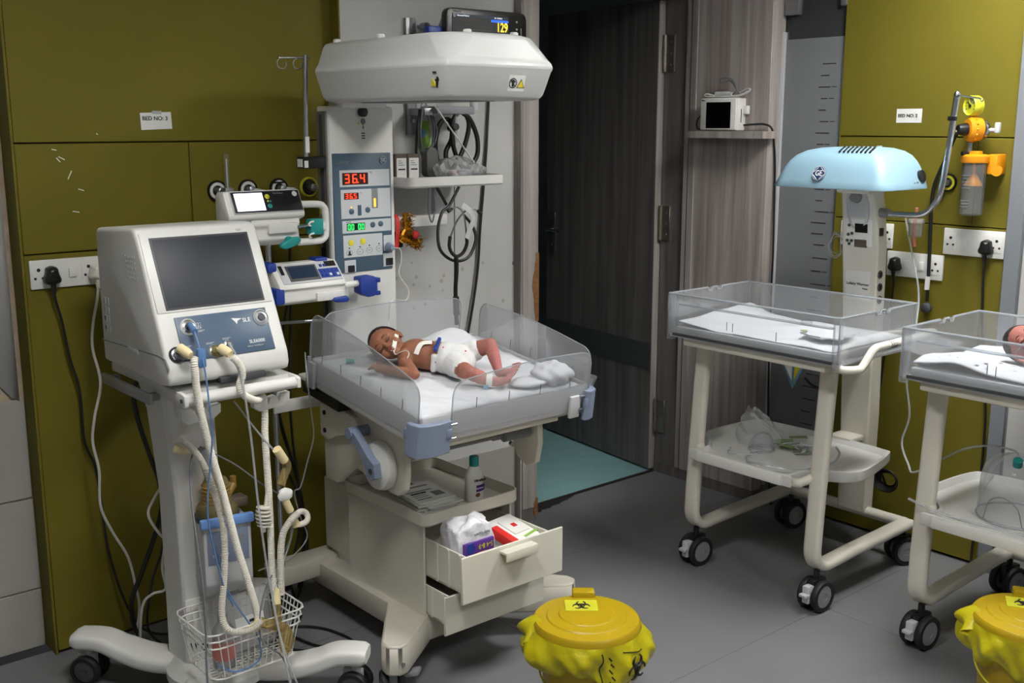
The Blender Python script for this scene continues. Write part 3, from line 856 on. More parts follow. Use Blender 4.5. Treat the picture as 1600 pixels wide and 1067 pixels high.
# ================================================================ bedding and baby on the warmer
def sm(x): return max(0.0, min(1.0, x)) ** 2 * (3 - 2 * max(0.0, min(1.0, x)))
def bed_flat(x, y):
    g = lambda cx, cy, sx, sy, a: a * math.exp(-((x - cx) / sx) ** 2 - ((y - cy) / sy) ** 2)
    z = 0.8545 + g(2.16, 2.86, 0.10, 0.055, 0.062) + g(1.98, 2.90, 0.09, 0.03, 0.02) + g(2.24, 2.62, 0.05, 0.10, 0.015)
    z += 0.0028 * math.sin(x * 47 + y * 23) * math.sin(y * 39 - x * 11) + 0.0015 * math.sin(x * 95 + 1.3) * math.sin(y * 81)
    z += g(1.80, 2.42, 0.06, 0.05, 0.006)
    return z
def sheet_pt(u, v):
    x = 1.684 + 0.612 * u
    y = 2.362 + 0.558 * v
    e = min(u, 1 - u, v, 1 - v)
    return T(x, y, bed_flat(x, y) - 0.006 * (1 - sm(e / 0.03)))
obj('bed_sheet', B().grid(sheet_pt, 110, 100), 'linen', label='crumpled white sheet covering the mattress of the radiant warmer', cat='sheet', origin=(1.985, 2.64, 0.9), solid=0.003, ang=0).data.shade_smooth()
# printed marks on the sheet
# lumpy folded cloth at the foot of the bed
def lump(c, r, seedv, nu=36, nv=22, tilt=True):
    def f(u, v):
        a, p = u * 2 * math.pi, (v - 0.5) * math.pi
        d = Vector((math.cos(a) * math.cos(p), math.sin(a) * math.cos(p), math.sin(p)))
        k = 1 + 0.10 * math.sin(3 * d.x * 2 + seedv) * math.cos(4 * d.y + seedv) + 0.06 * math.sin(9 * d.x + 5 * d.z + seedv) + 0.05 * math.sin(11 * d.y - 6 * d.x)
        pt = Vector((c[0] + d.x * r[0] * k, c[1] + d.y * r[1] * k, c[2] + d.z * r[2] * k))
        return T(*pt) if tilt else pt
    b = B().grid(f, nu, nv)
    bmesh.ops.remove_doubles(b.bm, verts=b.bm.verts, dist=1e-5)
    return b
cl = lump((2.222, 2.425, 0.886), (0.072, 0.056, 0.034), 2.0)
obj('folded_cloth', cl.ball(T(2.14, 2.435, 0.868), (0.07, 0.05, 0.014)), 'linen', label='bunched white cloth at the foot end of the warmer bed', cat='cloth', origin=(2.22, 2.42, 0.87), ang=0).data.shade_smooth()

def cap(b, p0, p1, r0, r1):
    p0, p1 = Vector(p0), Vector(p1)
    n = max(2, int((p1 - p0).length / min(r0, r1) * 1.6))
    for k in range(n + 1):
        t = k / n
        r = r0 + (r1 - r0) * t
        b.ball(p0.lerp(p1, t), r, 12, 8)
    return b
def chain(b, pts):
    for (a, ra), (c, rc) in zip(pts[:-1], pts[1:]):
        cap(b, a, c, ra, rc)
    return b
def skinmat(name, brown, pink, x0, x1):
    m, nt, bs = nodes_of(name)
    tc = nt.nodes.new('ShaderNodeTexCoord'); sp = nt.nodes.new('ShaderNodeSeparateXYZ'); rp = nt.nodes.new('ShaderNodeMapRange')
    rp.inputs[1].default_value = x0; rp.inputs[2].default_value = x1
    nz = nt.nodes.new('ShaderNodeTexNoise'); nz.inputs['Scale'].default_value = 30
    mx = nt.nodes.new('ShaderNodeMix'); mx.data_type = 'RGBA'
    mx.inputs['A'].default_value = (*lin(brown), 1); mx.inputs['B'].default_value = (*lin(pink), 1)
    m2 = nt.nodes.new('ShaderNodeMix'); m2.data_type = 'RGBA'; m2.blend_type = 'MULTIPLY'; m2.inputs[0].default_value = 0.25
    nt.links.new(tc.outputs['Object'], sp.inputs[0]); nt.links.new(sp.outputs[0], rp.inputs[0]); nt.links.new(rp.outputs[0], mx.inputs[0])
    nt.links.new(tc.outputs['Object'], nz.inputs['Vector']); nt.links.new(mx.outputs['Result'], m2.inputs['A']); nt.links.new(nz.outputs['Color'], m2.inputs['B'])
    nt.links.new(m2.outputs['Result'], bs.inputs['Base Color'])
    bs.inputs['Roughness'].default_value = 0.6
    bs.inputs['Specular IOR Level'].default_value = 0.3
    bs.inputs['Subsurface Weight'].default_value = 0.2
    bs.inputs['Subsurface Radius'].default_value = (0.01, 0.004, 0.002)
    bs.inputs['Subsurface Scale'].default_value = 0.5
    MATS[name] = m
skinmat('skin_body', (152, 102, 78), (180, 112, 110), 0.11, 0.22)
skinmat('skin_baby2', (160, 100, 92), (160, 100, 92), 0.1, 0.2)

def head_basis(F, U):
    F = Vector(F).normalized(); U = Vector(U); U = (U - F * U.dot(F)).normalized()
    return F, U, U.cross(F)
def head_parts(b, c, F, U, S, k=1.0):
    c = Vector(c)
    mt = Matrix((S, F, U)).transposed().to_4x4()
    def eb(off, r):
        t = B().ball((0, 0, 0), tuple(v * k for v in r), 20, 14)
        t.xf(Matrix.Translation(c + (S * off[0] + F * off[1] + U * off[2]) * k) @ mt)
        me = bpy.data.meshes.new('t'); t.bm.to_mesh(me); t.bm.free(); b.bm.from_mesh(me); bpy.data.meshes.remove(me)
    eb((0, -0.006, 0.006), (0.047, 0.060, 0.054))
    eb((0, 0.012, 0.012), (0.044, 0.045, 0.045))
    eb((0, 0.020, -0.022), (0.036, 0.036, 0.034))
    for s in (-1, 1):
        eb((0.021 * s, 0.036, -0.020), (0.017, 0.017, 0.018))
        eb((0.018 * s, 0.049, 0.000), (0.010, 0.008, 0.006))
        eb((0.017 * s, 0.048, 0.012), (0.015, 0.008, 0.005))
        eb((0.0055 * s, 0.061, -0.015), (0.0042, 0.005, 0.0042))
        eb((0.046 * s, -0.004, -0.012), (0.006, 0.013, 0.018))
        eb((0.050 * s, -0.008, -0.010), (0.004, 0.010, 0.014))
    eb((0, 0.058, -0.008), (0.0055, 0.008, 0.010))
    eb((0, 0.064, -0.014), (0.006, 0.006, 0.0055))
    eb((0, 0.053, -0.030), (0.013, 0.007, 0.009))
    eb((0, 0.047, -0.045), (0.013, 0.012, 0.010))
    return mt
def face_details(parent, c, F, U, S, k=1.0):
    c = Vector(c)
    P = lambda a, f, u: c + (S * a + F * f + U * u) * k
    for s in (-1, 1):
        obj('eyelid_line', B().tube([P(0.010 * s, 0.0545, -0.002), P(0.016 * s, 0.0577, -0.0045), P(0.022 * s, 0.056, -0.004), P(0.028 * s, 0.050, -0.001)], 0.0010 * k, 6, 5), 'hair', parent, local=True)
        obj('eyebrow', B().tube([P(0.010 * s, 0.0555, 0.0135), P(0.018 * s, 0.055, 0.0165), P(0.028 * s, 0.049, 0.0145)], 0.0011 * k, 6, 5), 'hair', parent, local=True)
    obj('mouth', B().tube([P(-0.011, 0.056, -0.031), P(-0.004, 0.0605, -0.0285), P(0.0, 0.0608, -0.0292), P(0.004, 0.0605, -0.0285), P(0.011, 0.056, -0.031)], lambda t: (0.0012 + 0.0026 * math.sin(math.pi * t)) * k, 8, 5), 'lip', parent, local=True)
    obj('mouth', B().tube([P(-0.009, 0.056, -0.0335), P(0.0, 0.0605, -0.0355), P(0.009, 0.056, -0.0335)], lambda t: (0.0012 + 0.0026 * math.sin(math.pi * t)) * k, 8, 5), 'lip', parent, local=True)
def hair_cap(parent, c, F, U, S, k=1.0, cut=0.16, name='hair'):
    c = Vector(c)
    def f(u, v):
        a, p = u * 2 * math.pi, (v - 0.5) * math.pi
        d = Vector((math.cos(a) * math.cos(p), math.sin(a) * math.cos(p), math.sin(p)))
        w = 1.035 + 0.012 * math.sin(40 * a) * math.sin(33 * p)
        return c + (S * d.x * 0.0485 + F * (d.y * 0.061 - 0.006) + U * (d.z * 0.0555 + 0.006)) * k * w
    b = B().grid(f, 72, 44)
    bmesh.ops.remove_doubles(b.bm, verts=b.bm.verts, dist=1e-5)
    dead = []
    for v in b.bm.verts:
        d = (v.co - c) / (0.056 * k)
        val = d.dot(U) * 0.70 - d.dot(F) * 0.72 + 0.03 * math.sin(d.dot(S) * 30)
        if val < cut or (d.dot(U) < -0.35):
            dead.append(v)
    bmesh.ops.delete(b.bm, geom=dead, context='VERTS')
    return obj(name, b, 'hair', parent, solid=0.003, local=True, ang=0)

def remesh(o, vox=0.0022, it=5):
    md = o.modifiers.new('surface', 'REMESH'); md.mode = 'VOXEL'; md.voxel_size = vox; md.use_smooth_shade = True
    s = o.modifiers.new('soften', 'SMOOTH'); s.factor = 0.5; s.iterations = it
    return o

bx, by = 1.930, 2.680
bz = 0.8585 + (by - 2.35) * 0.1305
baby = thing('person', 'newborn baby in a white diaper asleep on its back on the warmer bed', 'baby', (bx, by, bz), R(-53.1))
baby.rotation_mode = 'QUATERNION'
baby.rotation_quaternion = (Matrix.Rotation(R(7.4), 4, 'X') @ Matrix.Rotation(R(-53.1), 4, 'Z')).to_quaternion()
# local frame: x from head to feet, y away from the camera, z up from the sheet
F, U, S = head_basis((0.10, -0.93, 0.30), (-0.88, -0.02, 0.42))
hc = Vector((-0.128, 0.015, 0.060))
b = B()
head_parts(b, hc, F, U, S)
chain(b, [(hc - U * 0.03 - F * 0.008, 0.025), ((-0.070, 0.012, 0.045), 0.026)])
b.ball((-0.030, 0.010, 0.047), (0.056, 0.060, 0.044), 24, 16)
b.ball((0.005, 0.011, 0.047), (0.056, 0.057, 0.045), 24, 16)
b.ball((0.045, 0.012, 0.046), (0.054, 0.057, 0.046), 24, 16)
b.ball((0.095, 0.015, 0.042), (0.046, 0.052, 0.038), 24, 16)
b.ball((0.030, 0.011, 0.090), (0.005, 0.005, 0.005))
chain(b, [((-0.052, -0.035, 0.046), 0.026), ((-0.040, -0.070, 0.036), 0.022), ((0.004, -0.112, 0.022), 0.0165), ((-0.050, -0.112, 0.022), 0.0172), ((-0.096, -0.106, 0.019), 0.0120), ((-0.112, -0.104, 0.019), 0.0125)])
for k, (dx, dy, L) in enumerate(((-0.018, -0.006, 0.014), (-0.022, -0.001, 0.016), (-0.021, 0.004, 0.015), (-0.017, 0.009, 0.012))):
    p = Vector((-0.116, -0.104, 0.020)) + Vector((0, (k - 1.5) * 0.0062, 0))
    chain(b, [(p, 0.0050), (p + Vector((-0.016, (k - 1.5) * 0.001, 0.004)), 0.0044), (p + Vector((-0.024, (k - 1.5) * 0.001, -0.004)), 0.0038)])
chain(b, [((-0.104, -0.092, 0.024), 0.0055), ((-0.114, -0.086, 0.029), 0.0048), ((-0.123, -0.086, 0.029), 0.0042)])
# far arm
chain(b, [((-0.055, 0.060, 0.044), 0.025), ((-0.035, 0.105, 0.034), 0.019), ((-0.010, 0.135, 0.026), 0.0165), ((-0.075, 0.150, 0.024), 0.0165), ((-0.110, 0.150, 0.020), 0.0125)])
for k in range(4):
    chain(b, [((-0.114, 0.141 + 0.006 * k, 0.022), 0.0050), ((-0.130, 0.140 + 0.007 * k, 0.024), 0.0042)])
chain(b, [((-0.104, 0.138, 0.024), 0.0055), ((-0.116, 0.130, 0.026), 0.0045)])
# near leg
chain(b, [((0.100, -0.020, 0.040), 0.032), ((0.132, -0.058, 0.042), 0.028), ((0.160, -0.080, 0.043), 0.0235), ((0.196, -0.072, 0.030), 0.0215), ((0.232, -0.060, 0.019), 0.0145), ((0.242, -0.057, 0.019), 0.0150)])
chain(b, [((0.240, -0.058, 0.018), 0.0140), ((0.262, -0.054, 0.022), 0.0130), ((0.278, -0.052, 0.028), 0.0105)])
for k in range(5):
    chain(b, [((0.274, -0.069 + 0.0088 * k, 0.024 + 0.003 * k), 0.0056), ((0.290 - 0.0006 * (4 - k) ** 2, -0.070 + 0.0092 * k, 0.032 + 0.003 * k), 0.0044 if k < 4 else 0.0058)])
# far leg, knee up
chain(b, [((0.100, 0.055, 0.042), 0.032), ((0.150, 0.064, 0.072), 0.028), ((0.192, 0.055, 0.094), 0.0225), ((0.212, 0.028, 0.068), 0.0200), ((0.234, 0.000, 0.038), 0.0145), ((0.240, -0.006, 0.032), 0.0150)])
chain(b, [((0.240, -0.006, 0.032), 0.0145), ((0.264, -0.010, 0.036), 0.0130), ((0.284, -0.012, 0.044), 0.0110)])
for k in range(5):
    chain(b, [((0.280, -0.028 + 0.0080 * k, 0.034 + 0.0060 * k), 0.0056), ((0.298 - 0.0006 * (4 - k) ** 2, -0.030 + 0.0082 * k, 0.038 + 0.0068 * k), 0.0044 if k < 4 else 0.0058)])
body = remesh(obj('body', b, 'skin_body', baby, local=True), 0.0017, 2)
face_details(baby, hc, F, U, S)
hair_cap(baby, hc, F, U, S, cut=0.10)
# diaper
db = B()
db.ball((0.088, 0.016, 0.045), (0.060, 0.063, 0.048), 24, 16)
db.ball((0.066, 0.014, 0.047), (0.046, 0.063, 0.050), 24, 16)
cap(db, (0.100, -0.022, 0.042), (0.126, -0.050, 0.042), 0.040, 0.034)
cap(db, (0.100, 0.056, 0.044), (0.140, 0.062, 0.066), 0.040, 0.034)
db.ball((0.125, 0.016, 0.040), (0.035, 0.045, 0.034))
db.box(0.030, 0.050, -0.046, 0.076, 0.010, 0.07, 0.008)
remesh(obj('diaper', db, 'diaper', baby, local=True), 0.0025, 5)
for (p, rr) in (((0.062, -0.020, 0.0890), 0.0028), ((0.130, -0.008, 0.084), 0.003)):
    obj('diaper_print', B().lathe([(rr, 0), (rr * 0.6, 0.001)], p, (0.1, -0.6, 0.8), 12), 'red_print', baby, local=True)
# tapes, tube, cord clamp and ankle band
def ribbon(pts, nrm, w, t=0.0009):
    P = catmull(pts, 8)
    N = Vector(nrm).normalized()
    r0 = []
    for i in range(len(P)):
        a, c_ = P[max(0, i - 1)], P[min(len(P) - 1, i + 1)]
        sd = (c_ - a).normalized().cross(N).normalized()
        r0.append([P[i] - sd * w / 2, P[i] + sd * w / 2, P[i] + sd * w / 2 + N * t, P[i] - sd * w / 2 + N * t])
    return B().loft(r0)
hp_ = lambda a, f, u: hc + S * a + F * f + U * u
obj('cheek_tape', ribbon([hp_(-0.004, 0.0615, -0.036), hp_(0.012, 0.057, -0.031), hp_(0.026, 0.0500, -0.024), hp_(0.037, 0.036, -0.018), hp_(0.0435, 0.020, -0.012)], F * 0.75 + S * 0.6 - U * 0.1, 0.013), 'tape', baby, local=True)
obj('feeding_tube', B().tube([hp_(0.0, 0.064, -0.036), hp_(-0.006, 0.066, -0.050), (-0.062, -0.060, 0.066), (-0.040, -0.066, 0.076), (-0.032, -0.064, 0.066), (-0.036, -0.085, 0.045)], 0.0016, 8), 'cable_white', baby, local=True)
obj('chest_tape', ribbon([(-0.014, -0.050, 0.064), (-0.010, -0.036, 0.0835), (-0.004, -0.020, 0.0920), (0.012, -0.010, 0.0945), (0.022, -0.006, 0.0945)], (0, -0.45, 0.9), 0.016), 'tape', baby, local=True)
cc = obj('cord_clamp', B().box(-0.005, 0.005, -0.030, 0.020, -0.006, 0.006, 0.002, m=Matrix.Translation((0.044, -0.018, 0.1000)) @ Matrix.Rotation(R(28), 4, 'X')).box(-0.006, 0.006, -0.034, -0.022, -0.008, 0.008, 0.002, m=Matrix.Translation((0.044, -0.018, 0.1000)) @ Matrix.Rotation(R(28), 4, 'X')), 'royal_blue', baby, local=True)
obj('cord_stump', B().tube([(0.030, 0.004, 0.090), (0.034, -0.002, 0.099), (0.044, -0.010, 0.104)], 0.005, 8), 'gold' if False else 'connector_cream', baby, local=True)
ab = obj('ankle_band', B().tube([(0.2215 + 0.006 * math.sin(k * 0.5236) * 0, -0.0635 + 0.0195 * math.cos(k * 0.5236), 0.0225 + 0.0195 * math.sin(k * 0.5236)) for k in range(12)], 0.0035, 6, 2, closed=True).xf(Matrix.Translation((0.2215, -0.0635, 0.0225)) @ Matrix.Rotation(R(18), 4, 'Z') @ Matrix.Diagonal((3.0, 1, 1, 1)) @ Matrix.Translation((-0.2215, 0.0635, -0.0225))), 'paper', baby, local=True)
obj('band_tail', B().box(0.212, 0.226, -0.0865, -0.0845, 0.0005, 0.012), 'cyan_print', baby, local=True)

tc_ = obj('rubber_stopper', B().cyl(T(1.745, 2.845, 0.868), T(1.765, 2.83, 0.868), 0.008, 0.006, 12), 'teal', label='small green rubber stopper lying on the sheet near the warmer bed head', cat='stopper', origin=tuple(T(1.755, 2.84, 0.862)))
# ================================================================ ventilator and its trolley
def resample(pts, step):
    P = catmull(pts, 12)
    out = [P[0]]
    acc = 0.0
    for a, b_ in zip(P[:-1], P[1:]):
        L = (b_ - a).length
        while acc + L >= step:
            t = (step - acc) / L
            a = a.lerp(b_, t)
            out.append(a)
            L = (b_ - a).length
            acc = 0.0
        acc += L
    return out
def hose(pts, r, pitch=0.0045, depth=0.16, n=10):
    P = resample(pts, pitch / 2)
    L = len(P) - 1
    return B().tube(P, lambda t: r * (1 + depth * (0.5 if int(round(t * L)) % 2 else -0.5)), n, 0)
def cable(name, pts, r, mat, label, group=None, cat='cable', n=7, parent=None):
    if parent is not None:
        return obj(name, B().tube(pts, r, n, 6), mat, parent)
    return obj(name, B().tube(pts, r, n, 6), mat, label=label, cat=cat, group=group, origin=tuple(pts[-1]))

V = thing('ventilator', 'boxy white infant ventilator with large dark screen and blue front panel', 'ventilator', (1.27, 2.9, 0.966))
VO = Vector((1.095, 2.80, 1.356))
vd = Vector((0, -0.145, -0.30)).normalized()
vn = Vector((1, 0, 0)).cross(vd) * -1
if vn.y > 0: vn = -vn
VM = Matrix((Vector((1, 0, 0)), -vd, vn)).transposed()        # face frame for lettering
def fp(u, v, h=0.0): return VO + Vector((1, 0, 0)) * u + vd * v + vn * h
def vx(u0, u1, v0, v1, h0, h1, bev=0.0):
    """box lying on the sloping front"""
    m = Matrix.Translation(VO) @ Matrix((Vector((1, 0, 0)), vd, vn)).transposed().to_4x4()
    return B().box(u0, u1, v0, v1, h0, h1, bev, m=m)
prof = [(3.09, 0.985), (3.09, 1.352), (3.075, 1.366), (2.835, 1.380), (2.812, 1.377), (2.799, 1.356), (2.646, 1.036), (2.640, 1.005), (2.648, 0.985), (2.70, 0.978)]
obj('housing', B().prism(prof, 'x', 1.096, 1.446, 0.010, 3), 'vent_white', V)
obj('lower_seam', B().prism([(3.091, 1.046), (2.700, 1.060), (2.66, 1.056), (2.64, 1.034), (2.64, 1.0305), (2.66, 1.0525), (2.70, 1.0565), (3.091, 1.0425)], 'x', 1.0952, 1.10), 'ink_grey', V)
obj('grip_recess', B().box(1.0945, 1.10, 2.83, 2.90, 1.038, 1.054, 0.002), 'light_grey', V)
for i in range(5):
    for j in range(6):
        obj('vent_hole', B().box(1.0948, 1.10, 2.865 - j * 0.012 + i * 0.003, 2.871 - j * 0.012 + i * 0.003, 1.245 + i * 0.014, 1.251 + i * 0.014), 'light_grey', V)
for i in range(4):
    for j in range(2):
        obj('side_label', B().box(1.0950, 1.0965, 3.045 - j * 0.022, 3.062 - j * 0.022, 1.075 + i * 0.026, 1.094 + i * 0.026), 'light_grey', V)
for i in range(2):
    obj('warning_label', B().box(1.0947, 1.0966, 3.048, 3.058, 1.080 + i * 0.026, 1.092 + i * 0.026), 'dark_grey', V)
obj('face_plate', vx(0.010, 0.340, -0.012, 0.212, -0.004, 0.003, 0.004), 'vent_white', V)
obj('screen_bezel', vx(0.034, 0.318, 0.003, 0.206, -0.002, 0.0038, 0.001), 'dark_grey', V)
obj('screen', vx(0.041, 0.312, 0.009, 0.200, -0.002, 0.0046, 0.0008), 'screen_off', V)
bp = obj('front_panel', vx(0.050, 0.312, 0.226, 0.346, -0.003, 0.0035, 0.0015), 'panel_blue', V)
text('lettering', '12e2', 0.008, fp(0.285, -0.004, 0.0032), VM, 'ink_grey', V)
text('lettering', 'SLE', 0.016, fp(0.236, 0.256, 0.0042), VM, 'ink_white', bp, bold=0.012)
bird = [(0.205, 0.246), (0.236, 0.250), (0.222, 0.255), (0.218, 0.265), (0.213, 0.256)]
obj('bird_logo', B().loft([[fp(u, v, h) for u, v in bird] for h in (0.0030, 0.0044)]), 'ink_white', bp)
text('lettering', 'SLE6000', 0.0135, fp(0.240, 0.318, 0.0042), VM, 'ink_white', bp, bold=0.01)
text('lettering', 'infant ventilator', 0.0075, fp(0.232, 0.330, 0.0042), VM, 'light_grey', bp)
for (u, v) in ((0.100, 0.268), (0.055, 0.306), (0.118, 0.305), (0.166, 0.298)):
    obj('small_print', vx(u, u + 0.024, v, v + 0.0012, 0.002, 0.0042), 'light_grey', bp)
    obj('small_print', vx(u, u + 0.018, v + 0.003, v + 0.0042, 0.002, 0.0042), 'light_grey', bp)
obj('lung_symbol', B().tube([fp(0.104 + a, 0.248 + b_, 0.004) for a, b_ in ((0, 0), (0.012, 0), (0.012, 0.015), (0, 0.015))], 0.0005, 5, 0, closed=False).tube([fp(0.110, 0.249, 0.004), fp(0.110, 0.255, 0.004), fp(0.106, 0.262, 0.004)], 0.0006, 5, 0).tube([fp(0.110, 0.255, 0.004), fp(0.114, 0.262, 0.004)], 0.0006, 5, 0), 'ink_white', bp)
def port(u, v, r, mats, depth=0.012, name='port'):
    p = obj(name, B().lathe([(r, -0.004), (r, 0.005), (r * 0.86, 0.008), (r * 0.80, 0.004)], fp(u, v), vn, 24), mats[0], V)
    obj('socket', B().lathe([(r * 0.79, 0), (r * 0.76, 0.006), (r * 0.5, 0.007), (r * 0.45, 0.002)], fp(u, v), vn, 20), mats[1], p)
    obj('socket_core', B().lathe([(r * 0.42, 0), (r * 0.40, depth), (r * 0.25, depth)], fp(u, v), vn, 16), mats[2], p)
port(0.082, 0.256, 0.023, ('vent_white', 'steel', 'dark_grey'), 0.012)
port(0.292, 0.254, 0.023, ('light_grey', 'brushed', 'dark_grey'), 0.009)
port(0.178, 0.318, 0.013, ('light_grey', 'steel', 'mid_grey'), 0.012)
port(0.136, 0.330, 0.018, ('mid_grey', 'steel', 'dark_grey'), 0.010)
port(0.034, 0.325, 0.021, ('dark_grey', 'steel', 'mid_grey'), 0.010)
# outlet adaptors
obj('outlet_adaptor', B().lathe([(0.016, 0.0), (0.0165, 0.03), (0.013, 0.034)], fp(0.034, 0.325, 0.002), vn * 0.75 + Vector((0.65, 0, -0.15)), 18), 'mid_grey', V)
obj('outlet_adaptor', B().lathe([(0.015, 0.0), (0.0155, 0.028), (0.012, 0.032)], fp(0.136, 0.330, 0.002), vn * 0.75 + Vector((0.65, 0, -0.15)), 18), 'amber_clear', V)
obj('front_notch', B().box(1.235, 1.37, 2.634, 2.66, 0.974, 0.990, 0.003), 'dark_grey', V)

# trolley
TR = thing('ventilator_trolley', 'white four-legged trolley with push handle carrying the ventilator', 'trolley', (1.28, 2.83, 0))
obj('shelf', B().box(1.132, 1.456, 2.665, 3.14, 0.938, 0.966, 0.006), 'white_plastic', TR)
hb = obj('handle', B().cyl((1.128, 2.632, 0.946), (1.460, 2.632, 0.946), 0.0165, n=20), 'white_plastic', TR)
for x in (1.130, 1.458):
    obj('handle_arm', B().prism([(2.615, 0.932), (2.615, 0.960), (2.632, 0.9645), (2.80, 0.966), (2.80, 0.938), (2.64, 0.929)], 'x', x - 0.006, x + 0.006, 0.002), 'white_plastic', TR)
obj('handle_bolt', B().cyl((1.1235, 2.630, 0.946), (1.1205, 2.630, 0.946), 0.006, n=10), 'dark_grey', TR)
sr = obj('side_rail', B().box(1.096, 1.106, 2.775, 3.125, 0.910, 0.940, 0.001), 'brushed', TR)
for ys in (2.80, 3.08):
    obj('rail_spacer', B().box(1.106, 1.135, ys, ys + 0.02, 0.915, 0.935), 'mid_grey', TR)
post_rings = []
for z, x0, x1, y0, y1 in ((0.11, 1.17, 1.345, 2.815, 2.945), (0.30, 1.172, 1.335, 2.815, 2.945), (0.62, 1.168, 1.305, 2.815, 2.935), (0.86, 1.150, 1.300, 2.815, 2.94), (0.938, 1.142, 1.310, 2.79, 2.97)):
    post_rings.append([(x0, y0 + 0.01, z), (x0 + 0.01, y0, z), (x1 - 0.01, y0, z), (x1, y0 + 0.01, z), (x1, y1, z), (x0, y1, z)])
po = obj('post', B().loft(post_rings), 'vent_white', TR, bevel=0.003)
obj('post_cover', B().box(1.172, 1.334, 2.807, 2.816, 0.13, 0.315, 0.003), 'white_plastic', po)
for z in (0.345, 0.385):
    obj('screw', B().cyl((1.30, 2.817, z), (1.30, 2.812, z), 0.0055, n=10), 'steel', po)
text('lettering', 'SLE', 0.042, (1.205, 2.8063, 0.155), '-y', 'ink', po, bold=0.02)
obj('bird_logo', B().prism([(1.178, 0.185), (1.205, 0.176), (1.197, 0.166), (1.193, 0.142), (1.186, 0.160)], 'y', 2.8055, 2.8072), 'ink', po)
for cx, cy in ((1.190, 2.675), (1.398, 2.675)):
    hk = obj('hose_hanger', B().prism([(cx - 0.058, 0.914), (cx - 0.055, 0.883), (cx - 0.04, 0.871), (cx + 0.035, 0.876), (cx + 0.055, 0.890), (cx + 0.056, 0.914), (cx + 0.028, 0.912), (cx + 0.022, 0.892), (cx + 0.014, 0.908), (cx - 0.004, 0.906), (cx - 0.012, 0.886), (cx - 0.018, 0.906), (cx - 0.030, 0.914)], 'y', cy - 0.012, cy + 0.012, 0.002), 'white_plastic', TR)
    obj('hanger_stem', B().box(cx - 0.05, cx - 0.03, cy - 0.008, cy + 0.05, 0.890, 0.945, 0.002), 'white_plastic', hk)
def rrect(w, h, r, n=3):
    pts = []
    for (cx, cy, a0) in ((w / 2 - r, h / 2 - r, 0), (-w / 2 + r, h / 2 - r, 90), (-w / 2 + r, -h / 2 + r, 180), (w / 2 - r, -h / 2 + r, 270)):
        for k in range(n + 1):
            a = R(a0 + 90 * k / n)
            pts.append((cx + r * math.cos(a), cy + r * math.sin(a)))
    return pts
def sweep(path, section):
    """section(t) gives (width, height, radius); the section stands upright across the path"""
    P = catmull(path, 6)
    rings = []
    for i, p in enumerate(P):
        a, c_ = P[max(0, i - 1)], P[min(len(P) - 1, i + 1)]
        t = (c_ - a).normalized()
        sd = t.cross(Vector((0, 0, 1))).normalized()
        up = sd.cross(t).normalized()
        w, h, r = section(i / (len(P) - 1))
        rings.append([p + sd * x + up * z for x, z in rrect(w, h, r)])
    return B().loft(rings)
obj('base_plate', B().lathe([(0.13, 0.058), (0.15, 0.068), (0.15, 0.092), (0.13, 0.112), (0.09, 0.118)], (1.27, 2.82, 0), (0, 0, 1), 28), 'vent_white', TR)
for sx, sy in ((-1, 1), (1, -1), (-1, -1), (1, 1)):
    c0 = Vector((1.275, 2.825, 0))
    pth = [c0 + Vector((sx * 0.05, sy * 0.055, 0.085)), c0 + Vector((sx * 0.14, sy * 0.155, 0.088)), c0 + Vector((sx * 0.20, sy * 0.222, 0.112)), c0 + Vector((sx * 0.245, sy * 0.268, 0.137)), c0 + Vector((sx * 0.305, sy * 0.33, 0.139))]
    obj('leg', sweep(pth, lambda t: (0.12 - 0.035 * t if t < 0.97 else 0.075, 0.048 if t < 0.97 else 0.036, 0.016)), 'vent_white', TR)
    e = c0 + Vector((sx * 0.278, sy * 0.30, 0))
    castor(TR, e.x, e.y, 0.046, 0.024, R(40 if sx * sy < 0 else -40), 'light_grey', 'black_rubber', 'dark_grey', 0.118, gap=0.014)

# humidifier hung on the front of the post
HU = thing('humidifier', 'grey heated humidifier with blue clip and glass water chamber on trolley post', 'humidifier', (1.285, 2.76, 0.36))
hrot = Matrix.Translation((1.272, 2.755, 0)) @ Matrix.Rotation(R(-10), 4, 'Z')
obj('body', B().prism([(-0.055, 0.385), (-0.055, 0.555), (0.052, 0.563), (0.052, 0.392), (0.03, 0.352), (-0.035, 0.345)], 'x', -0.068, 0.068, 0.006).xf(hrot), 'light_grey', HU)
obj('control_face', B().box(-0.058, 0.058, -0.0572, -0.054, 0.445, 0.540, 0.001).xf(hrot), 'clip_blue', HU)
obj('display', B().box(0.005, 0.045, -0.0582, -0.056, 0.500, 0.520).xf(hrot), 'mid_grey', HU)
for k in range(3):
    obj('button', B().cyl((-0.04 + 0.018 * k, -0.056, 0.47), (-0.04 + 0.018 * k, -0.0595, 0.47), 0.005, n=10).xf(hrot), 'light_grey', HU)
M('clip_cornflower', (108, 150, 214), 0.4)
obj('front_clip', B().box(-0.075, 0.075, -0.066, -0.046, 0.553, 0.580, 0.005).xf(hrot), 'clip_cornflower', HU)
obj('hot_plate', B().lathe([(0.060, 0.556), (0.062, 0.562), (0.062, 0.574), (0.058, 0.578)], (1.262, 2.760, 0), (0, 0, 1), 28), 'dark_grey', HU)
ch = obj('water_chamber', B().lathe([(0.058, 0.578), (0.0585, 0.590), (0.052, 0.600), (0.040, 0.606), (0.038, 0.660), (0.030, 0.676), (0.012, 0.682)], (1.262, 2.760, 0), (0, 0, 1), 28), 'amber_clear', HU)
for k in range(5):
    obj('chamber_ring', B().tube([(1.262 + 0.0395 * math.cos(a * math.pi / 8), 2.760 + 0.0395 * math.sin(a * math.pi / 8), 0.612 + 0.011 * k) for a in range(16)], 0.0018, 5, 1, closed=True), 'amber_glass', HU)
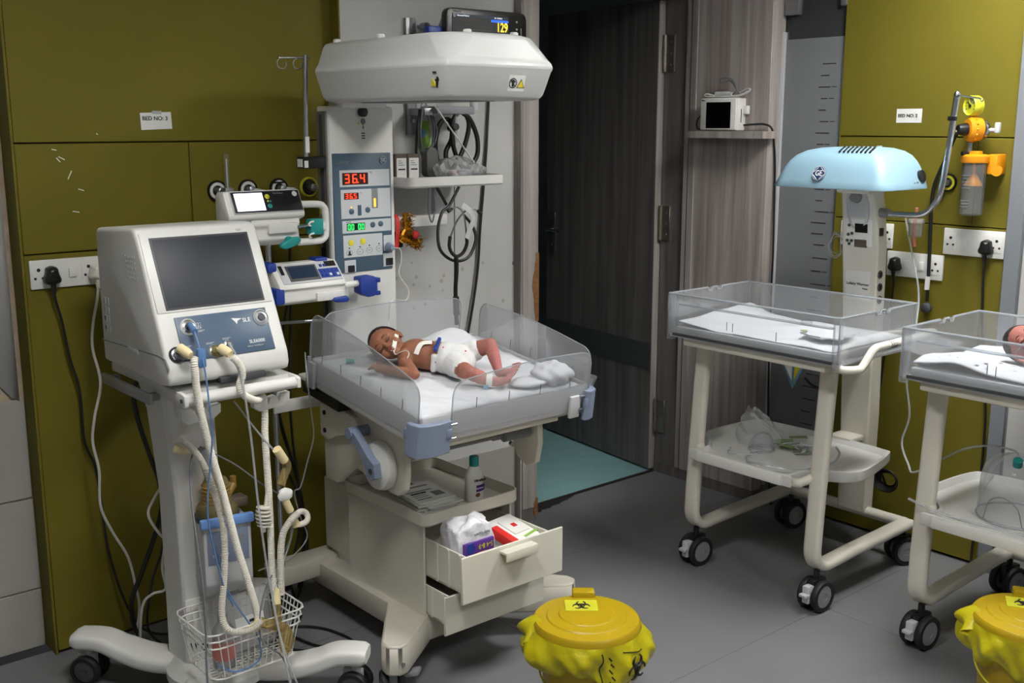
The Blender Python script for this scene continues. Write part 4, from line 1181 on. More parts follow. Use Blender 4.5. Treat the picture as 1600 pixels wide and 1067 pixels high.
obj('chamber_port', B().cyl((1.245, 2.755, 0.675), (1.222, 2.750, 0.770), 0.013, 0.016, 14), 'mid_grey', HU)
obj('chamber_port', B().cyl((1.290, 2.775, 0.60), (1.330, 2.79, 0.635), 0.012, 0.012, 12).cyl((1.330, 2.79, 0.635), (1.330, 2.79, 0.66), 0.009, n=12), 'amber_glass', HU)
obj('side_block', B().box(1.305, 1.352, 2.745, 2.79, 0.580, 0.607, 0.004), 'brown_box', HU)

# breathing circuit, each limb a hose with its own cuffs
hA = obj('breathing_hose', hose([(1.150, 2.597, 1.064), (1.143, 2.585, 1.040), (1.152, 2.596, 0.959), (1.178, 2.608, 0.830), (1.216, 2.615, 0.677), (1.245, 2.610, 0.523), (1.266, 2.590, 0.409), (1.278, 2.580, 0.339), (1.279, 2.575, 0.306)], 0.0098), 'hose_white', label='long white corrugated breathing hose from the left ventilator port', cat='hose', group='breathing hoses on the ventilator', origin=(1.279, 2.575, 0.306))
obj('cuff', B().lathe([(0.013, 0), (0.0135, 0.026), (0.0105, 0.040)], (1.130, 2.640, 1.085), (0.35, -0.8, -0.42), 16), 'connector_cream', hA)
obj('cuff', B().tube([(1.283, 2.573, 0.312), (1.272, 2.570, 0.298), (1.250, 2.566, 0.292)], 0.0125, 14), 'connector_cream', hA)
hB = obj('breathing_hose', hose([(1.252, 2.595, 1.052), (1.267, 2.592, 1.034), (1.279, 2.596, 1.002), (1.274, 2.602, 0.972), (1.280, 2.600, 0.945), (1.330, 2.625, 0.915), (1.375, 2.672, 0.908), (1.378, 2.672, 0.860), (1.372, 2.665, 0.800), (1.369, 2.655, 0.709), (1.368, 2.650, 0.599), (1.365, 2.645, 0.486), (1.357, 2.630, 0.411), (1.350, 2.605, 0.360)], 0.0098), 'hose_white', label='white corrugated breathing hose from the middle port looping over the right hanger', cat='hose', group='breathing hoses on the ventilator', origin=(1.35, 2.60, 0.36))
obj('cuff', B().lathe([(0.013, 0), (0.0135, 0.024), (0.0105, 0.036)], (1.238, 2.632, 1.072), (0.38, -0.82, -0.40), 16), 'connector_cream', hB)
hD = obj('breathing_hose', hose([(1.167, 2.790, 0.795), (1.182, 2.760, 0.793), (1.193, 2.690, 0.758), (1.206, 2.645, 0.671), (1.219, 2.630, 0.561), (1.203, 2.610, 0.442), (1.180, 2.585, 0.368), (1.178, 2.566, 0.327), (1.200, 2.556, 0.306), (1.244, 2.553, 0.300), (1.280, 2.556, 0.312)], 0.0088, depth=0.24), 'hose_tan', label='grey-tan ribbed hose hanging in a U in front of the wire basket', cat='hose', group='breathing hoses on the ventilator', origin=(1.28, 2.556, 0.312))
cD = obj('connector_cuff', B().lathe([(0.012, 0), (0.0125, 0.03), (0.009, 0.036), (0.008, 0.046)], (1.160, 2.79, 0.775), (0.85, -0.45, -0.32), 16), 'connector_cream', hD)
hE = obj('breathing_hose', hose([(1.366, 2.600, 0.350), (1.372, 2.605, 0.457), (1.384, 2.610, 0.520), (1.408, 2.612, 0.552), (1.440, 2.620, 0.568)], 0.0098), 'hose_tan', label='short ribbed hose rising to the white ring beside the ventilator trolley', cat='hose', group='breathing hoses on the ventilator', origin=(1.366, 2.60, 0.35))
rg = obj('tube_ring', B().tube([(1.452 + 0.024 * math.cos(k * math.pi / 6), 2.63 + 0.004 * math.sin(k), 0.548 + 0.019 * math.sin(k * math.pi / 6)) for k in range(12)], 0.0085, 10, 3, closed=True), 'hose_white', hE)
# right-hand connectors
rc = thing('tube_connector', 'cream and amber elbow connector clipped to the right breathing hose', 'connector', (1.41, 2.66, 0.70))
obj('cuff', B().cyl((1.393, 2.640, 0.762), (1.420, 2.648, 0.720), 0.013, n=14), 'connector_cream', rc)
obj('elbow', B().tube([(1.418, 2.646, 0.722), (1.428, 2.65, 0.702), (1.410, 2.645, 0.672), (1.400, 2.64, 0.655)], 0.013, 12), 'amber_clear', rc)
obj('clip', lump((1.408, 2.63, 0.628), (0.022, 0.012, 0.02), 4.0, 16, 10, False), 'paper', rc)
obj('cuff', B().cyl((1.408, 2.632, 0.612), (1.424, 2.634, 0.575), 0.011, n=14).cyl((1.430, 2.634, 0.556), (1.440, 2.63, 0.528), 0.009, 0.013, 14), 'connector_cream', rc)
obj('clear_joint', B().cyl((1.423, 2.634, 0.578), (1.431, 2.634, 0.553), 0.008, n=12), 'clear_tube', rc)
fl_ = thing('bacterial_filter', 'white finned filter disc stack hanging on a thin tube by the humidifier', 'filter', (1.345, 2.64, 0.55))
fb = B()
for k in range(6):
    fb.lathe([(0.010, 0), (0.024 - 0.002 * abs(k - 2.5), 0.002), (0.024 - 0.002 * abs(k - 2.5), 0.005), (0.010, 0.007)], (1.345, 2.645, 0.545 + 0.0105 * k), (0.15, 0, 1), 18)
obj('fins', fb, 'hose_white', fl_)
obj('stem', B().cyl((1.343, 2.645, 0.530), (1.358, 2.645, 0.635), 0.007, 0.004, 10), 'hose_white', fl_)
# amber Y piece with its clear bag in the basket front
yp_ = thing('y_piece', 'amber Y connector with cream cuff hanging over the basket front', 'connector', (1.32, 2.565, 0.29))
obj('cuff', B().cyl((1.352, 2.605, 0.372), (1.345, 2.590, 0.330), 0.0125, n=14), 'connector_cream', yp_)
obj('stem', B().cyl((1.345, 2.590, 0.332), (1.334, 2.572, 0.275), 0.013, n=14), 'amber_clear', yp_)
obj('branch', B().tube([(1.285, 2.573, 0.303), (1.310, 2.568, 0.290), (1.334, 2.566, 0.278), (1.352, 2.566, 0.268)], 0.014, 12), 'amber_clear', yp_)
obj('test_lung', lump((1.352, 2.556, 0.235), (0.024, 0.012, 0.042), 1.5, 20, 14, False), 'amber_clear', yp_)

# sensor leads and thin tubes
cable('sensor_cable', [(1.177, 2.668, 1.140), (1.172, 2.632, 1.113), (1.172, 2.610, 1.076), (1.172, 2.590, 1.033), (1.176, 2.585, 0.955), (1.183, 2.592, 0.846), (1.172, 2.600, 0.737), (1.165, 2.605, 0.62), (1.190, 2.60, 0.45), (1.22, 2.60, 0.36)], 0.0022, 'cable_blue', 'thin blue flow sensor cable hanging from the left front port', 'sensor leads on the ventilator')
sc = obj('sensor_plug', B().cyl((1.178, 2.676, 1.134), (1.174, 2.640, 1.122), 0.008, n=12), 'cable_blue', label='blue round plug in the upper left ventilator port', cat='plug', origin=(1.178, 2.676, 1.134))
obj('connector_body', B().box(1.161, 1.183, 2.598, 2.616, 1.033, 1.083, 0.004), 'cable_blue', sc)
cable('clear_tube', [(1.270, 2.648, 1.078), (1.268, 2.600, 1.045), (1.276, 2.585, 0.959), (1.293, 2.590, 0.812), (1.303, 2.590, 0.647), (1.313, 2.575, 0.459), (1.318, 2.548, 0.333), (1.322, 2.52, 0.228), (1.330, 2.48, 0.10), (1.35, 2.40, 0.01)], 0.0032, 'clear_tube', 'clear pressure tube hanging from the small round ventilator port to the floor', 'sensor leads on the ventilator', 'tube')
cable('clear_tube', [(1.300, 2.70, 0.905), (1.345, 2.66, 0.82), (1.392, 2.650, 0.752), (1.418, 2.655, 0.70), (1.42, 2.65, 0.62), (1.442, 2.65, 0.555), (1.425, 2.64, 0.49), (1.38, 2.62, 0.42), (1.33, 2.58, 0.36), (1.327, 2.53, 0.24), (1.36, 2.50, 0.10), (1.40, 2.46, 0.008)], 0.0026, 'clear_tube', 'clear thin tube crossing the right breathing hose down to the floor', 'sensor leads on the ventilator', 'tube')
cable('temperature_lead', [(1.200, 2.755, 0.764), (1.175, 2.72, 0.74), (1.146, 2.66, 0.667), (1.128, 2.600, 0.566), (1.122, 2.565, 0.447), (1.118, 2.555, 0.333), (1.112, 2.548, 0.257), (1.10, 2.52, 0.12), (1.10, 2.50, 0.008)], 0.0028, 'cable_grey', 'grey temperature lead hanging past the left basket corner to the floor', 'sensor leads on the ventilator')
cable('temperature_lead', [(1.215, 2.745, 0.78), (1.30, 2.72, 0.72), (1.36, 2.69, 0.66), (1.46, 2.72, 0.57), (1.47, 2.72, 0.47), (1.40, 2.66, 0.43), (1.30, 2.58, 0.37), (1.278, 2.56, 0.26), (1.325, 2.53, 0.20), (1.34, 2.50, 0.1), (1.34, 2.47, 0.008)], 0.0022, 'cable_grey', 'grey temperature lead sagging right of the humidifier over the basket', 'sensor leads on the ventilator')
cable('heater_lead', [(1.225, 2.69, 0.48), (1.235, 2.66, 0.38), (1.262, 2.60, 0.30), (1.288, 2.59, 0.24), (1.28, 2.585, 0.185), (1.21, 2.585, 0.175), (1.165, 2.60, 0.205)], 0.0024, 'cable_blue', 'blue heater lead looped inside the front of the wire basket', 'sensor leads on the ventilator')

# wire basket in front of the post
BK = thing('wire_basket', 'white wire basket hanging low on the ventilator trolley', 'basket', (1.285, 2.69, 0.15))
def brect(x0, x1, y0, y1, z, r=0.03):
    return [(cx + r * math.cos(R(a0 + 45 * k)), cy + r * math.sin(R(a0 + 45 * k)), z) for (cx, cy, a0) in ((x1 - r, y1 - r, 0), (x0 + r, y1 - r, 90), (x0 + r, y0 + r, 180), (x1 - r, y0 + r, 270)) for k in range(3)]
lv = [(0.302, 0.0), (0.280, 0.0), (0.258, 0.002), (0.158, 0.024)]
def bsk(z):
    t = (0.302 - z) / 0.144
    return (1.130 + 0.026 * t, 1.432 - 0.026 * t, 2.575 + 0.022 * t, 2.795 - 0.012 * t)
for z, _ in lv:
    x0, x1, y0, y1 = bsk(z)
    obj('rim_wire', B().tube(brect(x0, x1, y0, y1, z), 0.0026, 6, 1, closed=True), 'white_plastic', BK)
x0, x1, y0, y1 = bsk(0.302); a0, a1, c0, c1 = bsk(0.158)
for k in range(12):
    u = (k + 0.5) / 12
    xa, xb = x0 + 0.02 + (x1 - x0 - 0.04) * u, a0 + 0.02 + (a1 - a0 - 0.04) * u
    obj('wire', B().tube([(xa, y0, 0.302), (xb, c0, 0.158), (xb, c1, 0.158), (xa, y1, 0.302)], 0.0017, 5, 0), 'white_plastic', BK)
for k in range(9):
    u = (k + 0.5) / 9
    ya, yb = y0 + 0.02 + (y1 - y0 - 0.04) * u, c0 + 0.02 + (c1 - c0 - 0.04) * u
    obj('wire', B().tube([(x0, ya, 0.302), (a0, yb, 0.155), (a1, yb, 0.155), (x1, ya, 0.302)], 0.0017, 5, 0), 'white_plastic', BK)
# things in the basket
pk = thing('sterile_pack', 'clear pouch with printed label leaning in the wire basket', 'pouch', (1.32, 2.68, 0.163))
mpk = Matrix.Translation((1.325, 2.70, 0.163)) @ Matrix.Rotation(R(-14), 4, 'X') @ Matrix.Rotation(R(8), 4, 'Z')
obj('pouch', B().box(-0.075, 0.075, -0.012, 0.012, 0.0, 0.17, 0.008, m=mpk), 'poly_bag', pk)
obj('label', B().box(-0.055, 0.04, -0.0135, -0.0115, 0.05, 0.10, m=mpk), 'paper', pk)
obj('label_print', B().box(-0.01, 0.03, -0.0145, -0.0125, 0.08, 0.088, m=mpk).box(-0.05, 0.0, -0.0145, -0.0125, 0.062, 0.066, m=mpk), 'ink', pk)
rd = obj('water_bottle', B().lathe([(0.030, 0.163), (0.032, 0.17), (0.032, 0.27), (0.014, 0.295), (0.012, 0.315)], (1.215, 2.66, 0), (0, 0, 1), 20), 'poly_bag', label='clear plastic water bottle standing in the left of the basket', cat='bottle', origin=(1.215, 2.66, 0.163))
obj('red_label', B().lathe([(0.0325, 0.19), (0.0327, 0.195), (0.0327, 0.235), (0.0325, 0.24)], (1.215, 2.66, 0), (0, 0, 1), 20, cap=False), 'skin_pink', rd)
# ================================================================ pumps, drip pole, wall fittings on the left
# upright pole with the two pumps and its cross rails
PP = thing('pump_pole', 'steel upright pole with white cross rail holding two pumps', 'pole', (1.655, 3.135, 0))
obj('upright', B().cyl((1.655, 3.135, 0.03), (1.655, 3.135, 1.44), 0.0105, n=16), 'steel', PP)
obj('cross_rail', B().box(1.640, 1.842, 3.112, 3.122, 0.722, 0.762, 0.002), 'white_plastic', PP)
obj('rail_bracket', B().box(1.643, 1.672, 3.118, 3.145, 0.74, 0.80, 0.002), 'brushed', PP)
obj('cross_bar', B().cyl((1.655, 3.128, 1.018), (1.842, 3.128, 1.008), 0.007, n=12), 'steel', PP)
obj('base', B().lathe([(0.075, 0.0), (0.075, 0.018), (0.03, 0.03), (0.016, 0.05)], (1.655, 3.225, 0), (0, 0, 1), 24).cyl((1.655, 3.225, 0.035), (1.655, 3.135, 0.05), 0.010, n=10), 'dark_grey', PP)

# upper syringe pump
P1 = thing('syringe_pump', 'white syringe pump with glowing screen and teal plunger grip, the upper pump', 'pump', (1.62, 3.06, 1.28))
y = 3.02
obj('body', B().prism([(3.11, 1.33), (3.11, 1.435), (3.095, 1.448), (3.055, 1.450), (3.018, 1.378), (3.02, 1.366)], 'x', 1.470, 1.728, 0.006).prism([(3.11, 1.286), (3.11, 1.37), (3.030, 1.37), (3.024, 1.345), (3.036, 1.332), (3.030, 1.300), (3.05, 1.280)], 'x', 1.545, 1.712, 0.005), 'white_plastic', P1)
fd = Vector((0, -0.037, -0.072)).normalized(); fo = Vector((1.470, 3.055, 1.450)); fn = Vector((1, 0, 0)).cross(fd)
if fn.y > 0: fn = -fn
def p1(u0, u1, v0, v1, h0, h1, bev=0.0):
    return B().box(u0, u1, v0, v1, h0, h1, bev, m=Matrix.Translation(fo) @ Matrix((Vector((1, 0, 0)), fd, fn)).transposed().to_4x4())
PM = Matrix((Vector((1, 0, 0)), -fd, fn)).transposed()
fa = obj('front_frame', p1(0.018, 0.254, 0.002, 0.076, -0.002, 0.004, 0.003), 'light_grey', P1)
obj('black_panel', p1(0.021, 0.251, 0.005, 0.073, 0.0, 0.0055, 0.001), 'black_plastic', P1)
obj('screen', p1(0.030, 0.124, 0.010, 0.068, 0.0, 0.0065, 0.0008), 'lit_screen', P1)
for (u, v, r, m) in ((0.138, 0.024, 0.008, 'gauge_yellow'), (0.140, 0.055, 0.008, 'teal'), (0.137, 0.039, 0.003, 'yellow_btn'), (0.145, 0.040, 0.003, 'teal')):
    obj('key', B().lathe([(r, 0.004), (r, 0.0075), (r * 0.8, 0.0085)], fo + Vector((u, 0, 0)) + fd * v, fn, 14), m, P1)
text('lettering', 'NeoFusion', 0.008, fo + Vector((0.160, 0, 0)) + fd * 0.014 + fn * 0.006, PM, 'ink_grey', P1)
obj('dial_mark', B().lathe([(0.0085, 0.004), (0.0085, 0.0062), (0.006, 0.0064)], fo + Vector((0.234, 0, 0)) + fd * 0.018, fn, 16), 'light_grey', P1)
gl = [(1.715, 1.402), (1.785, 1.400), (1.806, 1.392), (1.815, 1.372), (1.814, 1.306), (1.804, 1.290), (1.785, 1.284), (1.715, 1.284)]
obj('guard_loop', B().tube([(a, 3.045, c) for a, c in gl], 0.0115, 10, 4), 'white_plastic', P1)
pg = obj('plunger_grip', B().box(1.745, 1.792, 3.018, 3.05, 1.306, 1.356, 0.004).cyl((1.70, 3.035, 1.334), (1.748, 3.035, 1.334), 0.006, n=12), 'teal', P1)
for z in (1.349, 1.312):
    obj('plunger_clip', B().tube([(1.752, 3.012, z), (1.738, 3.008, z - 0.002), (1.734, 3.010, z - 0.010), (1.742, 3.012, z - 0.013)], 0.003, 8), 'white_plastic', pg)
obj('plunger_rod', B().cyl((1.700, 3.03, 1.335), (1.748, 3.03, 1.335), 0.004, n=10), 'steel', P1)
obj('grip_plate', B().box(1.790, 1.808, 3.03, 3.05, 1.318, 1.345, 0.003), 'white_plastic', P1)
obj('lever', B().prism([(1.632, 1.276), (1.636, 1.288), (1.672, 1.304), (1.700, 1.306), (1.704, 1.292), (1.690, 1.280), (1.650, 1.268)], 'y', 3.006, 3.022, 0.004).cyl((1.67, 3.02, 1.295), (1.67, 3.04, 1.295), 0.012, n=12), 'teal', P1)
obj('syringe_trough', B().box(1.60, 1.700, 3.019, 3.032, 1.318, 1.350, 0.004), 'white_plastic', P1)
obj('pole_clamp', B().box(1.635, 1.68, 3.105, 3.15, 1.34, 1.40, 0.004), 'dark_grey', P1)

# lower infusion pump
P2 = thing('infusion_pump', 'white infusion pump with blue end caps and small dark display, the lower pump', 'pump', (1.72, 3.02, 1.09))
obj('body', B().prism([(3.105, 1.096), (3.105, 1.208), (3.095, 1.219), (3.05, 1.218), (2.992, 1.158), (2.985, 1.146), (2.995, 1.138), (2.992, 1.105), (3.005, 1.094)], 'x', 1.612, 1.850, 0.005), 'white_plastic', P2)
gd = Vector((0, -0.058, -0.060)).normalized(); go = Vector((1.612, 3.05, 1.218)); gn = Vector((1, 0, 0)).cross(gd)
if gn.y > 0: gn = -gn
def p2(u0, u1, v0, v1, h0, h1, bev=0.0):
    return B().box(u0, u1, v0, v1, h0, h1, bev, m=Matrix.Translation(go) @ Matrix((Vector((1, 0, 0)), gd, gn)).transposed().to_4x4())
obj('face_plate', p2(0.018, 0.232, 0.004, 0.080, -0.002, 0.003, 0.002), 'light_grey', P2)
obj('display_frame', p2(0.044, 0.154, 0.012, 0.074, 0.0, 0.0042, 0.002), 'dark_grey', P2)
obj('display', p2(0.052, 0.146, 0.019, 0.063, 0.0, 0.005), 'screen_lcd', P2)
obj('key_panel', p2(0.156, 0.228, 0.034, 0.070, 0.0, 0.004), 'royal_blue', P2)
obj('status_strip', p2(0.188, 0.226, 0.006, 0.026, 0.0, 0.0045), 'black_plastic', P2)
obj('side_strip', p2(0.022, 0.034, 0.010, 0.045, 0.0, 0.0045), 'black_plastic', P2)
for i in range(5):
    for j in range(2):
        obj('key', p2(0.161 + i * 0.0135, 0.170 + i * 0.0135, 0.038 + j * 0.016, 0.048 + j * 0.016, 0.0, 0.006, 0.001), 'paper' if (i in (2, 4) and j == 1) else 'royal_blue', P2)
for i in range(2):
    obj('arrow_key', p2(0.166 + i * 0.014, 0.175 + i * 0.014, 0.016, 0.026, 0.0, 0.006, 0.001), 'royal_blue', P2)
for zz_ in ((1.100, 1.150), (1.196, 1.226)):
    obj('end_cap', B().box(1.596, 1.628, 2.984 if zz_[0] < 1.15 else 3.03, 3.10, zz_[0], zz_[1], 0.007), 'royal_blue', P2)
obj('end_cap', B().box(1.775, 1.822, 3.05, 3.10, 1.205, 1.228, 0.006), 'royal_blue', P2)
obj('drive_rod', B().cyl((1.845, 3.02, 1.134), (1.925, 3.02, 1.138), 0.0105, n=14), 'white_plastic', P2)
pb = obj('pusher_block', B().prism([(1.912, 1.158), (1.912, 1.106), (1.940, 1.090), (1.966, 1.092), (1.978, 1.104), (1.978, 1.150), (1.962, 1.160)], 'y', 2.998, 3.045, 0.004), 'royal_blue', P2)
obj('block_jaw', B().box(1.970, 1.988, 2.996, 3.03, 1.136, 1.152, 0.003), 'royal_blue', P2)
obj('block_jaw', B().box(1.970, 1.988, 2.996, 3.03, 1.094, 1.108, 0.003), 'royal_blue', P2)
obj('lever', B().prism([(1.792, 1.098), (1.800, 1.106), (1.845, 1.108), (1.852, 1.098), (1.845, 1.088), (1.805, 1.090)], 'y', 2.972, 2.990, 0.003), 'royal_blue', P2)
obj('syringe_trough', B().box(1.740, 1.838, 2.984, 2.998, 1.098, 1.126, 0.004), 'white_plastic', P2)
obj('pole_clamp', B().box(1.635, 1.68, 3.10, 3.15, 1.12, 1.19, 0.004), 'dark_grey', P2)
cable('infusion_line', [(1.846, 2.985, 1.140), (1.852, 2.98, 1.12), (1.848, 2.98, 1.10), (1.856, 2.98, 1.085)], 0.0015, 'cable_white', '', parent=P2)

# drip pole clamped to the warmer column
IV = thing('drip_pole', 'thin steel drip pole with ring hooks clamped to the warmer column', 'pole', (1.79, 3.105, 1.52))
obj('rod', B().cyl((1.785, 3.105, 1.515), (1.797, 3.105, 1.862), 0.0085, n=14), 'steel', IV)
obj('clamp', B().box(1.768, 1.853, 3.09, 3.135, 1.510, 1.548, 0.003), 'black_plastic', IV)
obj('clamp_label', B().box(1.7665, 1.769, 3.095, 3.125, 1.515, 1.540).box(1.771, 1.785, 3.088, 3.0905, 1.513, 1.535), 'paper', IV)
hk = obj('hook_bar', B().cyl((1.700, 3.100, 1.850), (1.815, 3.105, 1.854), 0.003, n=10), 'steel', IV)
for cx in (1.712, 1.768):
    obj('hook', B().tube([(cx + 0.0 + 0.016 * math.cos(R(100 + k * 40)), 3.102, 1.834 + 0.016 * math.sin(R(100 + k * 40))) for k in range(8)], 0.0018, 7, 4), 'steel', hk)
obj('scale_sticker', B().box(1.782, 1.796, 3.0955, 3.0975, 1.56, 1.61), 'paper', IV)

# gas outlets on the olive wall
def gas_outlet(c, face, rim, ring, label, group, nozzle=True):
    ax = Vector((0, -1, 0)) if face == '-y' else Vector((-1, 0, 0))
    g = thing('gas_outlet', label, 'gas outlet', c, group=group)
    obj('rim', B().lathe([(0.034, 0), (0.034, 0.008), (0.031, 0.012), (0.028, 0.008)], c, ax, 28), rim, g)
    obj('label_ring', B().lathe([(0.028, 0.006), (0.027, 0.009), (0.018, 0.009), (0.018, 0.006)], c, ax, 28), ring, g)
    obj('socket', B().lathe([(0.018, 0.004), (0.017, 0.012), (0.011, 0.014), (0.010, 0.004)], c, ax, 24), 'black_plastic', g)
    if nozzle:
        obj('nozzle', B().lathe([(0.010, 0.004), (0.010, 0.028), (0.013, 0.030), (0.013, 0.042), (0.007, 0.046)], c, ax, 18), 'brushed', g)
    return g
go_ = 'gas outlets above the pumps'
labels = ('black and white gas outlet carrying the glass flow tube', 'black and white gas outlet with grey stub, second from the flow tube', 'black and white gas outlet third from the flow tube', 'yellow-rimmed gas outlet nearest the warmer column')
for i, x in enumerate((1.597, 1.707, 1.822, 1.938)):
    g = gas_outlet((x, YO, 1.435), '-y', 'black_plastic' if i < 3 else 'gauge_yellow', 'paper' if i != 3 else 'black_plastic', labels[i], go_)
    if i == 1:
        obj('stub_pipe', B().cyl((x, YO - 0.03, 1.433), (x + 0.03, YO - 0.075, 1.425), 0.010, n=14), 'light_grey', g)
    if i == 2:
        obj('dark_mark', B().box(x - 0.022, x + 0.022, YO - 0.0100, YO - 0.008, 1.452, 1.458), 'ink', g)
        obj('stub_pipe', B().cyl((x, YO - 0.03, 1.433), (x + 0.03, YO - 0.06, 1.43), 0.009, n=14), 'light_grey', g)
fm = thing('flow_meter', 'clear upright flow meter tube plugged in the first gas outlet', 'flow meter', (1.60, 3.29, 1.42))
obj('valve_body', B().cyl((1.597, YO - 0.04, 1.435), (1.60, 3.285, 1.435), 0.010, n=14).box(1.585, 1.615, 3.27, 3.30, 1.418, 1.448, 0.004), 'brushed', fm)
obj('glass_tube', B().lathe([(0.012, 1.446), (0.0085, 1.455), (0.008, 1.545), (0.010, 1.552), (0.006, 1.556)], (1.600, 3.285, 0), (0, 0, 1), 16), 'clear_plastic', fm)
obj('float_tube', B().cyl((1.600, 3.285, 1.45), (1.600, 3.285, 1.54), 0.0025, n=8), 'light_grey', fm)

# sign
def bed_sign(name, s, c, face, w, h, label, rot=0.0):
    t = thing(name, label, 'sign', c)
    if face == '-y':
        m = Matrix.Translation(c) @ Matrix.Rotation(rot, 4, 'Y')
        obj('sheet', B().box(-w / 2, w / 2, -0.0012, 0.0, -h / 2, h / 2, m=m), 'paper', t)
        text('lettering', s, h * 0.34, (c[0] - w * 0.45, c[1] - 0.0018, c[2] + h * 0.14), '-y', 'ink', t, bold=0.016)
    else:
        m = Matrix.Translation(c)
        obj('sheet', B().box(-0.0012, 0.0, -w / 2, w / 2, -h / 2, h / 2, m=m), 'paper', t)
        text('lettering', s, h * 0.33, (c[0] - 0.0018, c[1] + w * 0.44, c[2]), '-x', 'ink', t, bold=0.016)
    return t
s3 = bed_sign('bed_sign', 'BED NO: 3', (1.407, YO - 0.0002, 1.659), '-y', 0.100, 0.052, 'white paper sign reading BED NO: 3 above the ventilator', R(-2))
obj('sticky_tape', B().box(1.395, 1.425, YO - 0.0022, YO - 0.001, 1.680, 1.690), 'clear_tube', s3)

# socket plate
def socket_plate(c, face, w, h, n, label, group=None, kinds='ss'):
    """n gangs alternating switch and three-hole outlet"""
    t = thing('socket_plate', label, 'socket', c, group=group)
    if face == '-y':
        L = lambda a, d, z: (c[0] + a, c[1] - d, c[2] + z)
    else:
        L = lambda a, d, z: (c[0] - d, c[1] - a, c[2] + z)
    def bx(a0, a1, d0, d1, z0, z1, bev=0.002):
        p, q_ = L(a0, d0, z0), L(a1, d1, z1)
        return B().box(min(p[0], q_[0]), max(p[0], q_[0]), min(p[1], q_[1]), max(p[1], q_[1]), z0 + c[2], z1 + c[2], bev)
    obj('plate', bx(-w / 2, w / 2, 0, 0.009, -h / 2, h / 2, 0.003), 'white_plastic', t)
    for k, ch in enumerate(kinds):
        a = -w / 2 + w * (k + 0.5) / len(kinds)
        if ch == 's':
            obj('switch', bx(a - w * 0.045, a + w * 0.045, 0.008, 0.014, -h * 0.17, h * 0.17, 0.002), 'white_plastic', t)
        elif ch == 'o':
            fr = obj('outlet', bx(a - w * 0.085, a + w * 0.085, 0.008, 0.0105, -h * 0.30, h * 0.30, 0.001), 'white_plastic', t)
            ax = Vector((0, -1, 0)) if face == '-y' else Vector((-1, 0, 0))
            for (da, dz, r) in ((0, 0.014, 0.0055), (-0.011, -0.011, 0.0042), (0.011, -0.011, 0.0042)):
                obj('socket_hole', B().cyl(L(a + da, 0.0095, dz), L(a + da, 0.0112, dz), r, n=12), 'ink', fr)
    return t
def mains_plug(c, face, mat, label, s=1.0, group=None):
    """rounded three-pin plug body with its strain relief pointing down"""
    ax = Vector((0, -1, 0)) if face == '-y' else Vector((-1, 0, 0))
    sd = Vector((1, 0, 0)) if face == '-y' else Vector((0, -1, 0))
    up = Vector((0, 0, 1))
    t = thing('mains_plug', label, 'plug', c, group=group)
    out = [(0, 0.030), (0.016, 0.024), (0.019, 0.006), (0.026, -0.012), (0.024, -0.022), (0.010, -0.027), (-0.010, -0.027), (-0.024, -0.022), (-0.026, -0.012), (-0.019, 0.006), (-0.016, 0.024)]
    rings = [[Vector(c) + (sd * a + up * z) * s * k + ax * d for a, z in out] for d, k in ((0, 0.95), (0.012, 1.0), (0.028, 0.9), (0.038, 0.6))]
    obj('plug_body', B().loft(rings), mat, t, bevel=0.003)
    obj('strain_relief', B().cyl(Vector(c) + ax * 0.02 - up * 0.022 * s, Vector(c) + ax * 0.02 - up * 0.055 * s, 0.009 * s, 0.0055 * s, 12), mat, t)
    return t
socket_plate((1.112, YO, 1.210), '-y', 0.245, 0.086, 4, 'long white socket plate on the olive wall left of the ventilator', kinds='ossos')
mains_plug((1.047, YO - 0.011, 1.207), '-y', 'black_plastic', 'black three-pin plug in the left wall socket behind the ventilator')
wp = mains_plug((1.178, YO - 0.011, 1.206), '-y', 'cream_plastic', 'white plug half hidden by the left edge of the ventilator', 0.9)

# loose cables on the left
cg = 'cables behind the ventilator'
cable('power_cable', [(1.047, 3.33, 1.152), (1.052, 3.33, 1.12), (1.064, 3.335, 1.07), (1.079, 3.335, 0.951), (1.100, 3.335, 0.847), (1.103, 3.335, 0.683), (1.130, 3.335, 0.595), (1.140, 3.335, 0.466), (1.149, 3.33, 0.313), (1.176, 3.31, 0.156), (1.215, 3.28, 0.05), (1.290, 3.25, 0.012), (1.45, 3.22, 0.010)], 0.0042, 'cable_black', 'black power cable running from the left wall plug down to the floor', cg)
cable('power_cable', [(1.178, 3.33, 1.155), (1.172, 3.33, 1.12), (1.155, 3.33, 1.05), (1.12, 3.25, 0.99), (1.108, 3.17, 0.90), (1.087, 3.18, 0.799), (1.082, 3.20, 0.717), (1.094, 3.20, 0.624), (1.097, 3.22, 0.506), (1.133, 3.24, 0.409), (1.180, 3.25, 0.308), (1.201, 3.26, 0.202), (1.212, 3.27, 0.118), (1.194, 3.28, 0.010)], 0.0042, 'cable_white', 'white power cable hanging left of the ventilator trolley', cg)
cable('power_cable', [(1.18, 3.06, 0.93), (1.178, 3.10, 0.87), (1.183, 3.10, 0.799), (1.218, 3.12, 0.679), (1.259, 3.15, 0.560), (1.265, 3.17, 0.465), (1.236, 3.18, 0.367), (1.194, 3.19, 0.263), (1.161, 3.2, 0.169), (1.177, 3.2, 0.06), (1.227, 3.17, 0.012), (1.40, 3.1, 0.010)], 0.0075, 'cable_black', 'thick black cable bowing out left of the trolley post', cg)
cable('power_cable', [(1.234, 3.05, 0.93), (1.236, 3.09, 0.86), (1.239, 3.1, 0.789), (1.259, 3.1, 0.705), (1.262, 3.1, 0.522), (1.235, 3.11, 0.362), (1.206, 3.13, 0.258), (1.19, 3.15, 0.10), (1.25, 3.12, 0.012)], 0.0042, 'cable_black', 'slim black cable close beside the trolley post', cg)
